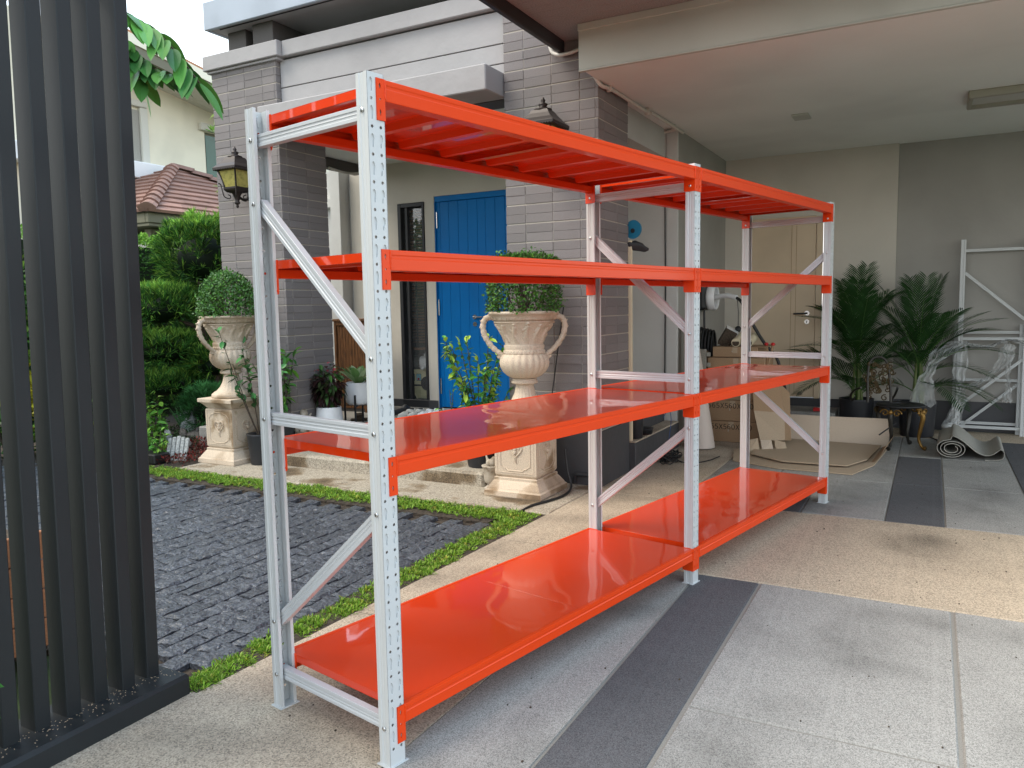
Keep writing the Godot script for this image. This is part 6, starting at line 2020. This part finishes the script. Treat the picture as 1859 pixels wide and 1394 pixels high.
func upright_frame(label: String, xf: Transform3D, h: float, bars: Array) -> void:
	var t := thing("rack_frame", label, "rack frame", Vector3.ZERO, 0, "spare rack frames leaning on the grey wall")
	t.transform = xf
	var m := MB.new()
	m.sheet([Vector2(-0.02, -0.022), Vector2(-0.02, 0.022), Vector2(-0.008, 0.022), Vector2(-0.005, 0.018), Vector2(0.005, 0.018), Vector2(0.008, 0.022), Vector2(0.02, 0.022), Vector2(0.02, -0.022)], 0.002, 0.0, h, Transform3D(Basis(Vector3(0, 0, 1), Vector3(-1, 0, 0), Vector3(0, 1, 0)), Vector3.ZERO))
	var pm := m.mesh()
	part("post", pm, M.white_steel, t)
	part("post", pm, M.white_steel, t, at_xf(Vector3(0, 0, 0.56)))
	for b in bars:
		var p := Vector3(0.0, b[0], 0.02)
		var q := Vector3(0.0, b[1], 0.54)
		var dz := (q - p).normalized()
		part("brace", brace_mesh((q - p).length(), 0.68), M.white_steel, t, Transform3D(Basis(Vector3.RIGHT, dz.cross(Vector3.RIGHT), dz), (p + q) / 2 + Vector3(-0.012, 0, 0)))

func build_carport_things() -> void:
	build_palm("tall dark potted palm nearest the cream door", Vector3(7.08, 0, 0.7), palm_fronds(1), "wide black pot holding the palm nearest the cream door", 0.17)
	build_palm("spreading potted palm beside the leaning rack frames", Vector3(6.98, 0, 1.27), palm_fronds(2), "wide black pot holding the palm beside the leaning frames", 0.17)
	build_chair()
	solo("ceiling_vent", slab_mb(Vector3(5.5, 2.955, 0.245), Vector3(5.7, 2.971, 0.385), 0.004), M.header, "small flat rectangular plate on the carport ceiling", "ceiling plate")
	var t := thing("ceiling_lamp", "unlit rectangular ceiling lamp at the right edge of the carport ceiling", "lamp", Vector3(5.68, 2.972, 1.85))
	var m := MB.new()
	for s in [-1.0, 1.0]:
		m.box(Vector3(s * 0.2, -0.03, 0), Vector3(0.035, 0.06, 0.56), 0.006)
		m.box(Vector3(0, -0.03, s * 0.265), Vector3(0.365, 0.058, 0.035), 0.006)
	part("frame", m, M.aluminium, t)
	part("diffuser", slab_mb(Vector3(-0.182, -0.03, -0.247), Vector3(0.182, -0.018, 0.247), 0.003), M.lens, t)

	# conduits
	var cg := "white conduit pipes along the carport side"
	solo("conduit", tube_mb(bend([Vector3(3.57, 3.24, -1.14), Vector3(3.565, 3.19, -1.115), Vector3(3.56, 3.165, -1.06), Vector3(3.56, 3.165, -0.98), Vector3(3.565, 3.18, -0.9), Vector3(3.57, 3.185, -0.8)], 5), 0.013), M.pvc, "short white conduit bending below the black canopy edge on the brick column", "conduit", cg)
	solo("conduit", tube_mb(bend([Vector3(3.56, 2.98, -0.79), Vector3(3.62, 2.925, -0.765), Vector3(3.72, 2.925, -0.75), Vector3(3.9, 2.935, -0.75), Vector3(4.3, 2.935, -0.75), Vector3(4.66, 2.935, -0.75)], 5), 0.014), M.pvc, "white conduit running back from the header beam over the brick column", "conduit", cg)
	solo("conduit", tube_mb(bend([Vector3(4.66, 2.945, -0.74), Vector3(5.1, 2.95, -0.735), Vector3(5.58, 2.95, -0.73)], 5), 0.014), M.pvc, "white conduit along the carport ceiling above the pale pilaster", "conduit", cg)
	solo("conduit", tube_mb(bend([Vector3(5.44, 3.0, -1.05), Vector3(5.435, 2.95, -1.0), Vector3(5.43, 2.93, -0.92), Vector3(5.43, 2.945, -0.82), Vector3(5.43, 2.955, -0.73)], 5), 0.013), M.pvc, "white curved conduit end crossing the pale panel below the ceiling", "conduit", cg)
	for k in 3:
		var p: Vector3 = [Vector3(3.75, 2.925, -0.75), Vector3(4.6, 2.935, -0.75), Vector3(5.3, 2.95, -0.735)][k]
		solo("pipe_clip", slab_mb(p - Vector3(0.012, 0.02, 0.018), p + Vector3(0.012, 0.035, 0.018), 0.003), M.pvc, "white clip holding the conduit, at %s" % ["the header beam", "the back edge of the brick column", "the pale pilaster"][k], "pipe clip", "white clips on the conduit")
	solo("vertical_strip", slab_mb(Vector3(4.225, 0.25, -0.79), Vector3(4.25, 1.87, -0.752), 0.004), M.cream_pvc, "cream vertical strip along the back edge of the brick column", "trim strip")
	m = MB.new()
	m.tube([Vector3(4.24, 1.955, -0.745), Vector3(4.26, 1.955, -0.74)], [0.075, 0.07], 20)
	t = thing("blue_disc", "blue round disc hung on the back edge of the brick column", "disc")
	part("disc", m, M.teal_plastic, t)
	m = MB.new()
	m.tube([Vector3(4.232, 1.945, -0.748), Vector3(4.265, 1.945, -0.738)], 0.018, 10)
	part("hub", m, M.charcoal, t)
	m = MB.new()
	body(m, [[Vector3(4.24, 1.84, -0.77), Vector3(4.3, 1.83, -0.7), 0.025, 0.02], [Vector3(4.27, 1.85, -0.74), Vector3(4.34, 1.8, -0.66), 0.02, 0.014], [Vector3(4.25, 1.81, -0.76), Vector3(4.33, 1.79, -0.68), 0.018, 0.012]], 0.009, 0.012)
	solo("hook_bundle", m, M.charcoal, "small dark bundle on a hook beside the blue disc", "bundle")

	# low dark planter wall behind the brick column
	t = thing("low_wall", "low dark stepped wall running back from the carport brick column", "wall")
	part("step", slab_mb(Vector3(4.225, -0.05, -0.86), Vector3(5.455, 0.235, -0.72), 0.006), M.plinth, t)
	part("coping", slab_mb(Vector3(4.225, 0.236, -0.86), Vector3(5.455, 0.25, -0.722), 0.003), M.walk_stone, t)
	part("back", slab_mb(Vector3(4.225, -0.05, -1.25), Vector3(5.455, 0.4, -0.862), 0.006), M.plinth, t)
	t = thing("towel", "crumpled pale cloths lying on the low dark wall", "cloth")
	for k in 3:
		m = MB.new()
		var rows := []
		for r in 9:
			var line := PackedVector3Array()
			for q in 11:
				line.append(Vector3(5.02 + k * 0.12 + q * 0.022, 0.415 + k * 0.012 + 0.012 * sin(q * 1.1 + r * 0.7 + k) + (0.0 if r > 1 else -0.02), -0.83 - r * 0.028 + 0.01 * sin(q * 1.7)))
			rows.append(line)
		m.grid(rows)
		part("fold", m, M.towel, t)
	for k in 2:
		t = thing("bucket", ["black plastic bucket on the low wall against the brick column", "small black dish beside the black bucket on the low wall"][k], "bucket", Vector3(4.4 + k * 0.22, 0.25, -0.79 + k * 0.01))
		pot(t, [Vector2(0, 0), Vector2(0.065, 0), Vector2(0.075, 0.17 if k == 0 else 0.05), Vector2(0.08, 0.175 if k == 0 else 0.055), Vector2(0.07, 0.17 if k == 0 else 0.05), Vector2(0, 0.1 if k == 0 else 0.03)], M.black_pot, "bucket")
	t = thing("cable_heap", "tangle of black cable on the tan floor by the low wall", "cable")
	var cr := RandomNumberGenerator.new()
	cr.seed = 9
	for k in 9:
		var pts := []
		var c := Vector3(4.75 + cr.randf_range(-0.08, 0.12), 0.03, -0.62 + cr.randf_range(-0.05, 0.05))
		var r0 := cr.randf_range(0.08, 0.17)
		for i in 22:
			var a := i * 0.42 + k
			pts.append(c + Vector3(cos(a) * r0, maxf(-0.022, 0.02 * sin(a * 2.3 + k) + k * 0.005 - 0.01), sin(a) * r0 * 0.6) + Vector3(cr.randf_range(-0.012, 0.012), 0, cr.randf_range(-0.012, 0.012)))
		part("loop", tube_mb(pts, 0.005, 5), M.black, t)
	part("tail", tube_mb(bend([Vector3(4.8, 0.008, -0.56), Vector3(4.7, 0.007, -0.42), Vector3(4.85, 0.007, -0.3), Vector3(5.1, 0.007, -0.25)], 5), 0.005, 5), M.black, t)
	solo("blue_wire", tube_mb(bend([Vector3(4.9, 0.36, -0.7), Vector3(5.0, 0.42, -0.68), Vector3(5.1, 0.3, -0.69), Vector3(5.06, 0.1, -0.7), Vector3(5.08, 0.01, -0.68)], 5), 0.003, 5), mat("blue_wire", Color(0.03, 0.08, 0.25), 0.5), "thin blue wire trailing down the low dark wall", "wire")

	# charger on the side wall
	t = thing("wall_charger", "black wall charger with a white ring and white plug on the side wall", "charger", Vector3(6.3, 1.42, -0.75))
	part("plate", slab_mb(Vector3(-0.14, -0.13, 0.0), Vector3(0.14, 0.14, 0.09), 0.03), M.black, t)
	m = MB.new()
	m.lathe([Vector2(0.1, 0.0), Vector2(0.125, 0.0), Vector2(0.135, 0.03), Vector2(0.13, 0.075), Vector2(0.115, 0.085), Vector2(0.105, 0.07), Vector2(0.1, 0.0)], 32, Vector3.ZERO, null, Transform3D(Basis(Vector3(1, 0, 0), Vector3(0, 0, 1), Vector3(0, -1, 0)), Vector3(0, 0.0, 0.091)))
	part("ring", m, M.white_pot, t)
	m = MB.new()
	m.tube(bend([Vector3(0, 0, 0.09), Vector3(-0.02, 0.005, 0.19), Vector3(-0.05, 0.015, 0.26), Vector3(-0.09, 0.01, 0.33), Vector3(-0.12, -0.01, 0.4)], 4), 0.027, 12)
	part("plug", m, M.white_pot, t)
	solo("charging_cable", tube_mb(bend([Vector3(6.18, 1.41, -0.35), Vector3(6.15, 1.36, -0.29), Vector3(6.14, 1.18, -0.2), Vector3(6.15, 0.96, -0.07), Vector3(6.18, 0.82, 0.04), Vector3(6.2, 0.6, 0.1), Vector3(6.3, 0.35, 0.12), Vector3(6.4, 0.1, 0.0), Vector3(6.6, 0.03, -0.3)], 6), 0.016, 8), M.black, "thick black charging cable curving down from the white plug", "cable")
	t = thing("plug_cap", "black rubber cap dangling on a cord from the charging plug", "cap", Vector3(6.17, 1.1, -0.33))
	part("cap", slab_mb(Vector3(-0.03, -0.03, -0.028), Vector3(0.03, 0.03, 0.028), 0.018), M.black, t)
	part("cord", tube_mb([Vector3(0, 0.02, 0), Vector3(0.003, 0.16, 0.0), Vector3(0, 0.3, -0.01)], 0.004, 5), M.black, t)
	t = thing("hose_coil", "coil of thick black cable hanging below the charger", "cable coil", Vector3(6.25, 0.92, -0.66))
	for k in 5:
		var pts := []
		for i in 25:
			var a := TAU * i / 24.0
			pts.append(Vector3(cos(a) * (0.12 - k * 0.008) + k * 0.006, sin(a) * (0.19 + k * 0.012) - 0.02 * k, (k - 2) * 0.03))
		part("loop", tube_mb(pts, 0.014, 7), M.black, t)
	solo("charger_lead", tube_mb(bend([Vector3(6.28, 1.3, -0.7), Vector3(6.26, 1.1, -0.69), Vector3(6.25, 0.95, -0.68)], 5), 0.011, 6), M.black, "black lead hanging from the charger to the cable coil", "cable")

	# stacked boxes
	for k in 4:
		box_thing(["lowest cardboard box of the stack by the charger wall", "second cardboard box from the bottom of the stack, printed with its size", "third cardboard box of the stack, printed with its size", "fourth cardboard box of the stack, partly hidden by the rack shelf"][k], Vector3(5.9, k * 0.208, -0.6 + k * 0.01), Vector3(6.46, k * 0.208 + 0.206, -0.06 + k * 0.01), "665X560X210" if k < 3 else "", 0.01 * k)
	var ob := box_thing("open cardboard box on top of the stack with tubes and a carton in it", Vector3(5.92, 0.834, -0.52), Vector3(6.4, 0.935, -0.09))
	part("flap", slab_mb(Vector3(-0.24, 0.098, 0.215), Vector3(0.24, 0.103, 0.3)), M.card_dark, ob)
	box_thing("smaller brown box beside the stack under the cable coil", Vector3(5.96, 0.4, -0.74), Vector3(6.3, 0.88, -0.62))
	t = thing("tilted_carton", "small white and brown carton standing tilted in the open box", "carton")
	var tx := Transform3D(Basis.from_euler(Vector3(0.5, 0.3, 0.2)), Vector3(6.12, 1.02, -0.42))
	m = MB.new()
	m.box(Vector3.ZERO, Vector3(0.14, 0.18, 0.12), 0.003, tx)
	part("carton", m, M.bark, t)
	m = MB.new()
	m.box(Vector3(0, 0.001, 0.0615), Vector3(0.141, 0.181, 0.002), 0.0, tx)
	m.box(Vector3(0, 0.092, 0), Vector3(0.141, 0.002, 0.121), 0.0, tx)
	part("label", m, M.white_pot, t)
	for k in 2:
		t = thing("paper_tube", ["cream paper tube in the open box, next to the tilted carton", "cream paper tube in the open box, nearer the rack post"][k], "tube")
		m = MB.new()
		var a := Vector3(5.93, 0.975, -0.3 + k * 0.12)
		m.tube([a, a + Vector3(0.3, 0.05, 0.0)], 0.042, 18)
		part("tube", m, M.cream_pvc, t)
		m = MB.new()
		m.tube([a - Vector3(0.002, 0, 0), a + Vector3(0.004, 0, 0)], 0.034, 16)
		part("end", m, M.bark, t)
	t = thing("red_handle_tool", "pair of pliers with red handles sticking out of the boxes", "tool")
	for k in 2:
		m = MB.new()
		m.tube(bend([Vector3(6.0, 0.7, -0.02), Vector3(5.99, 0.85, -0.01 + k * 0.03), Vector3(5.98, 0.95, -0.02 + k * 0.06)], 4), 0.012, 7)
		part("handle", m, M.card_dark, t)
		m = MB.new()
		m.ball(Vector3(5.98, 0.96, -0.02 + k * 0.06), Vector3(0.02, 0.018, 0.02), 10, 7)
		part("knob", m, M.red, t)
	t = thing("pegboard", "grey slotted metal plate standing left of the box stack", "metal plate")
	part("plate", slab_mb(Vector3(5.75, 0.5, -0.62), Vector3(5.76, 0.92, -0.54), 0.002), M.mat_grey, t)
	for k in 4:
		part("tab", slab_mb(Vector3(5.748, 0.55 + k * 0.1, -0.538), Vector3(5.758, 0.59 + k * 0.1, -0.5), 0.002), M.mat_grey, t)
	t = thing("rolled_sheet", "pale pink beige rolled sheet standing on end by the wall", "roll")
	m = MB.new()
	var rows := []
	for r in 8:
		var line := PackedVector3Array()
		var f := r / 7.0
		for k in 40:
			var a := k / 39.0 * TAU * 1.25
			var rad := lerpf(0.135, 0.06, f) * (1.0 - 0.05 * k / 39.0)
			line.append(Vector3(5.5 + lerpf(0, 0.06, f) + cos(-a) * rad, f * 1.2 + 0.01, lerpf(-0.52, -0.655, f) + sin(-a) * rad))
		rows.append(line)
	m.grid(rows)
	part("sheet", m, M.roll, t)

	# flattened cardboard
	t = thing("cardboard_sheet", "large flattened cardboard carton lying on the carport floor", "cardboard")
	m = MB.new()
	m.extrude(PackedVector2Array([Vector2(4.95, -0.1), Vector2(4.77, 0.3), Vector2(4.76, 0.86), Vector2(5.2, 0.99), Vector2(6.0, 1.05), Vector2(6.1, 0.3), Vector2(5.95, -0.05), Vector2(5.45, -0.2)]), -0.012, -0.004, Transform3D(Basis(Vector3(1, 0, 0), Vector3(0, 0, 1), Vector3(0, -1, 0)), Vector3.ZERO))
	part("sheet", m, M.card, t)
	m = MB.new()
	m.extrude(PackedVector2Array([Vector2(5.2, 0.0), Vector2(4.97, 0.3), Vector2(4.98, 0.8), Vector2(5.3, 0.93), Vector2(6.0, 1.0), Vector2(6.08, 0.1), Vector2(5.7, -0.02)]), -0.034, -0.026, Transform3D(Basis(Vector3(1, 0.01, 0), Vector3(0, 0, 1), Vector3(0, -1, 0)), Vector3(0, -0.05, 0)))
	part("inner_flap", m, M.card, t)
	m = MB.new()
	var r2 := []
	for r in 7:
		var line := PackedVector3Array()
		for k in 12:
			line.append(Vector3(6.05 + r * 0.018 + 0.01 * sin(k * 0.8), 0.012 + r * 0.0425, 0.0 + k * 0.0955 + r * 0.004))
		r2.append(line)
	m.grid(r2)
	part("standing_side", m, M.card_pale, t)
	m = MB.new()
	r2 = []
	for r in 5:
		var line := PackedVector3Array()
		for k in 5:
			line.append(Vector3(5.3 + k * 0.19, 0.012 + r * r * 0.008 + k * 0.002, 0.96 + r * 0.025 + k * 0.012))
		r2.append(line)
	m.grid(r2)
	part("side_flap", m, M.card_dark, t)
	t = thing("folded_carton", "torn brown carton leaning folded against the box stack", "cardboard")
	var fold := [[Vector3(5.75, 0.62, -0.1), Vector3(5.85, 0.6, 0.13)], [Vector3(5.62, 0.36, -0.06), Vector3(5.7, 0.34, 0.2)], [Vector3(5.52, 0.1, 0.02), Vector3(5.62, 0.1, 0.22)]]
	for k in 2:
		m = MB.new()
		m.quad_out(fold[k][0], fold[k][1], fold[k + 1][1], fold[k + 1][0], Vector3(-1, 0.5, 0))
		m.quad_out(fold[k][0] + Vector3(0.006, 0, 0), fold[k][1] + Vector3(0.006, 0, 0), fold[k + 1][1] + Vector3(0.006, 0, 0), fold[k + 1][0] + Vector3(0.006, 0, 0), Vector3(1, -0.5, 0))
		part("panel", m, M.card_dark if k == 0 else M.card, t)
	m = MB.new()
	m.quad_out(Vector3(5.85, 0.6, 0.13), Vector3(5.98, 0.5, 0.2), Vector3(5.86, 0.06, 0.24), Vector3(5.62, 0.1, 0.22), Vector3(-0.3, 0.2, 1))
	part("panel", m, M.card_dark, t)
	for k in 3:
		m = MB.new()
		var b := Vector3(5.35 + k * 0.06, 0.012, -0.05 + k * 0.11)
		m.quad_out(b, b + Vector3(0.06, 0, 0.09), b + Vector3(0.1, 0.12 - k * 0.02, 0.06), b + Vector3(0.07, 0.1, -0.03), Vector3(-1, 0.4, 0))
		part("flap", m, M.card if k != 1 else M.card_pale, t)
	t = thing("black_strap", "short black strap lying against the standing cardboard", "strap")
	part("strap", tube_mb([Vector3(5.98, 0.14, 0.98), Vector3(6.03, 0.255, 1.12)], 0.007, 5), M.black, t)

	# rolled grey mat
	t = thing("rolled_mat", "grey rubber mat rolled at one end and lying in a wave on the floor", "mat")
	m = MB.new()
	rows = []
	var prof := []
	for i in 34:
		var a := i * 0.55
		var r := 0.03 + 0.0019 * i
		prof.append(Vector2(1.555 - cos(a + 2.2) * r * 1.25, 0.085 + sin(a + 2.2) * r * 0.85))
	for q in [Vector2(1.56, 0.195), Vector2(1.64, 0.15), Vector2(1.73, 0.07), Vector2(1.8, 0.04), Vector2(1.86, 0.055), Vector2(1.91, 0.1), Vector2(1.935, 0.07), Vector2(1.925, 0.025), Vector2(1.87, 0.008), Vector2(1.8, 0.006)]:
		prof.append(q)
	var curve := bend(prof.map(func(p: Vector2) -> Vector3: return Vector3(p.x, p.y, 0)), 2)
	for r in 2:
		var line := PackedVector3Array()
		for p in curve:
			line.append(Vector3(5.8 + r * 0.75, maxf(p.y, 0.006), p.x + r * 0.02))
		rows.append(line)
	m.grid(rows)
	rows = []
	for r in 2:
		var line := PackedVector3Array()
		for i in curve.size():
			var d: Vector3 = (curve[mini(i + 1, curve.size() - 1)] - curve[maxi(i - 1, 0)]).normalized()
			line.append(Vector3(5.8 + r * 0.75, maxf(curve[i].y, 0.006) + d.x * 0.005, curve[i].x - d.y * 0.005 + r * 0.02))
		rows.append(line)
	m.grid(rows, false, true)
	for i in curve.size() - 1:
		m.quad_out(Vector3(5.8, maxf(curve[i].y, 0.006), curve[i].x), Vector3(5.8, maxf(curve[i + 1].y, 0.006), curve[i + 1].x), rows[0][i + 1], rows[0][i], Vector3(-1, 0, 0))
	part("sheet", m, M.mat_grey, t)

	# leaning frames and plastic wrap
	upright_frame("white rack frame leaning on the grey wall, the taller one in front", Transform3D(Basis(Vector3.BACK, -0.035) * Basis(Vector3.UP, 0.0), Vector3(7.3, 0.0, 1.63)), 1.95, [[0.07, 0.07], [0.29, 0.76], [0.96, 0.96], [1.62, 1.15], [1.84, 1.84]])
	upright_frame("white rack frame standing close against the wall behind the leaning one", Transform3D(Basis(Vector3.BACK, -0.006), Vector3(7.4, 0.0, 1.6)), 1.1, [[0.1, 0.1], [0.02, 0.5], [0.54, 0.54], [1.02, 1.02]])
	t = thing("plastic_wrap", "torn clear plastic wrap hanging over the leaning rack frames", "plastic wrap")
	for s in [[Vector3(7.2, 0.94, 1.62), Vector3(6.9, 0.82, 1.45), Vector3(6.75, 0.6, 1.34), Vector3(6.72, 0.33, 1.31), 0.1], [Vector3(7.26, 0.92, 1.65), Vector3(7.27, 0.88, 1.85), Vector3(7.28, 0.95, 2.05), Vector3(7.28, 0.9, 2.2), 0.05], [Vector3(7.26, 0.9, 2.05), Vector3(7.25, 0.7, 1.98), Vector3(7.25, 0.52, 1.8), Vector3(7.24, 0.48, 1.68), 0.06], [Vector3(7.25, 0.92, 2.03), Vector3(7.25, 0.7, 2.04), Vector3(7.25, 0.5, 2.05), Vector3(7.25, 0.34, 2.05), 0.035], [Vector3(7.22, 0.9, 1.64), Vector3(7.2, 0.6, 1.63), Vector3(7.2, 0.4, 1.66), Vector3(7.2, 0.1, 1.57), 0.06]]:
		m = MB.new()
		rows = []
		var pts := bend([s[0], s[1], s[2], s[3]], 7)
		for i in pts.size():
			var line := PackedVector3Array()
			for k in 9:
				var w: float = s[4] * (0.8 + 0.35 * sin(i * 0.4))
				line.append(pts[i] + Vector3(0.02 * sin(k * 1.9 + i * 0.8) + 0.01 * sin(k * 4.1), 0.012 * sin(k * 2.2 + i), (k - 4) / 4.0 * w + 0.008 * sin(i * 1.7)))
			rows.append(line)
		m.grid(rows)
		part("film", m, M.wrap, t)
	m = MB.new()
	for k in 7:
		m.ball(Vector3(7.18 + 0.03 * sin(k), 0.04 + 0.01 * k, 1.55 + 0.02 * cos(k * 2.0)), Vector3(0.05, 0.035, 0.05), 7, 5)
	part("crumple", m, M.wrap, t)
	solo("floor_cable", tube_mb(bend([Vector3(6.9, 0.006, 1.38), Vector3(6.7, 0.006, 1.46), Vector3(6.4, 0.006, 1.5)], 5), 0.006, 5), M.black, "thin dark cable on the floor between the palm pot and the rolled mat", "cable")
	solo("door_step", slab_mb(Vector3(6.9, 0.0, -0.3), Vector3(7.385, 0.2, 0.51), 0.008), M.grey_stone, "low concrete step below the cream door", "step")
	solo("red_box", slab_mb(Vector3(6.96, 0.201, 0.29), Vector3(7.02, 0.24, 0.39), 0.004), M.red, "small red box on the low concrete step by the door", "box")

func palm_fronds(which: int) -> Array:
	if not T.has("fr"):
		T["fr"] = [frond_mesh(0.85, 0.55, 1), frond_mesh(0.95, 0.85, 2), frond_mesh(0.75, 1.1, 3), frond_mesh(0.9, 0.3, 4)]
	var f: Array = T["fr"]
	var out := []
	if which == 1:
		for i in 24:
			out.append([f[[0, 3, 1, 2][i % 4]], i * 2.4 + 0.7, 0.42 - 0.025 * i if i < 16 else -0.25, 0.55 - 0.024 * i])
		out.append([f[3], 3.6, 0.42, 0.55])
		out.append([f[0], 2.9, 0.25, 0.5])
	else:
		for e in [[3, 3.4, 0.42, 0.42], [3, 1.6, 0.2, 0.4], [0, -1.5, 0.05, 0.36], [0, 1.4, 0.02, 0.36], [1, 4.6, 0.18, 0.32], [1, -1.1, 0.05, 0.3], [1, -2.0, -0.15, 0.26], [2, 3.0, 0.0, 0.3], [2, 1.9, 0.0, 0.2], [2, 4.2, -0.1, 0.2], [0, 2.4, 0.2, 0.35], [2, 0.4, 0.0, 0.25], [2, -1.8, -0.4, 0.1], [2, 1.3, -0.4, 0.1], [2, 3.7, -0.35, 0.1], [3, 2.6, 0.45, 0.4], [3, 0.6, 0.38, 0.4], [0, 3.9, 0.12, 0.36], [0, -0.4, 0.1, 0.34], [3, 5.2, 0.4, 0.42], [1, 2.2, 0.0, 0.25], [1, 5.6, -0.1, 0.2], [2, 5.0, -0.3, 0.08]]:
			out.append([f[e[0]], e[1], e[2], e[3]])
	return out


# ---------------------------------------------------------------- everything
func _ready() -> void:
	rng.seed = 20240611
	var cam := Camera3D.new()
	cam.name = "camera"
	var fw := Vector3(0.875, -0.0981, -0.474).normalized()
	var up := Vector3(0.0947, 0.995, -0.031)
	var right := fw.cross(up).normalized()
	cam.transform = Transform3D(Basis(right, right.cross(fw).normalized(), -fw), Vector3(-1.728, 1.353, 1.368))
	cam.fov = 52.74
	cam.near = 0.05
	cam.far = 400.0
	add_child(cam)
	cam.make_current()

	var we := WorldEnvironment.new()
	we.name = "environment"
	var e := Environment.new()
	e.background_mode = Environment.BG_SKY
	var sm := ProceduralSkyMaterial.new()
	sm.sky_top_color = Color(0.74, 0.85, 0.96)
	sm.sky_horizon_color = Color(1.0, 0.985, 0.95)
	sm.sky_curve = 0.25
	sm.ground_bottom_color = Color(0.3, 0.3, 0.28)
	sm.ground_horizon_color = Color(0.7, 0.72, 0.74)
	sm.sky_energy_multiplier = 1.05
	var sky := Sky.new()
	sky.sky_material = sm
	e.sky = sky
	e.tonemap_mode = Environment.TONE_MAPPER_LINEAR
	e.tonemap_exposure = 2.38
	e.sdfgi_enabled = true
	e.ssao_enabled = true
	e.ssil_enabled = true
	we.environment = e
	add_child(we)
	var sun := DirectionalLight3D.new()
	sun.name = "sun"
	sun.light_energy = 0.5
	sun.light_color = Color(1.0, 0.97, 0.92)
	sun.light_angular_distance = 35.0
	sun.shadow_enabled = true
	add_child(sun)
	sun.look_at_from_position(Vector3(-4, 9, -5), Vector3.ZERO)

	make_materials()
	build_ground()
	build_house()
	build_neighbour()
	build_garden()
	build_rack()
	build_gate()
	build_urns()
	build_lantern("bronze wall lantern with amber panes on the left brick column", -4.24)
	build_lantern("bronze wall lantern on the carport brick column, mostly hidden by the rack", -1.13)
	build_porch_things()
	build_carport_things()
	build_grass()
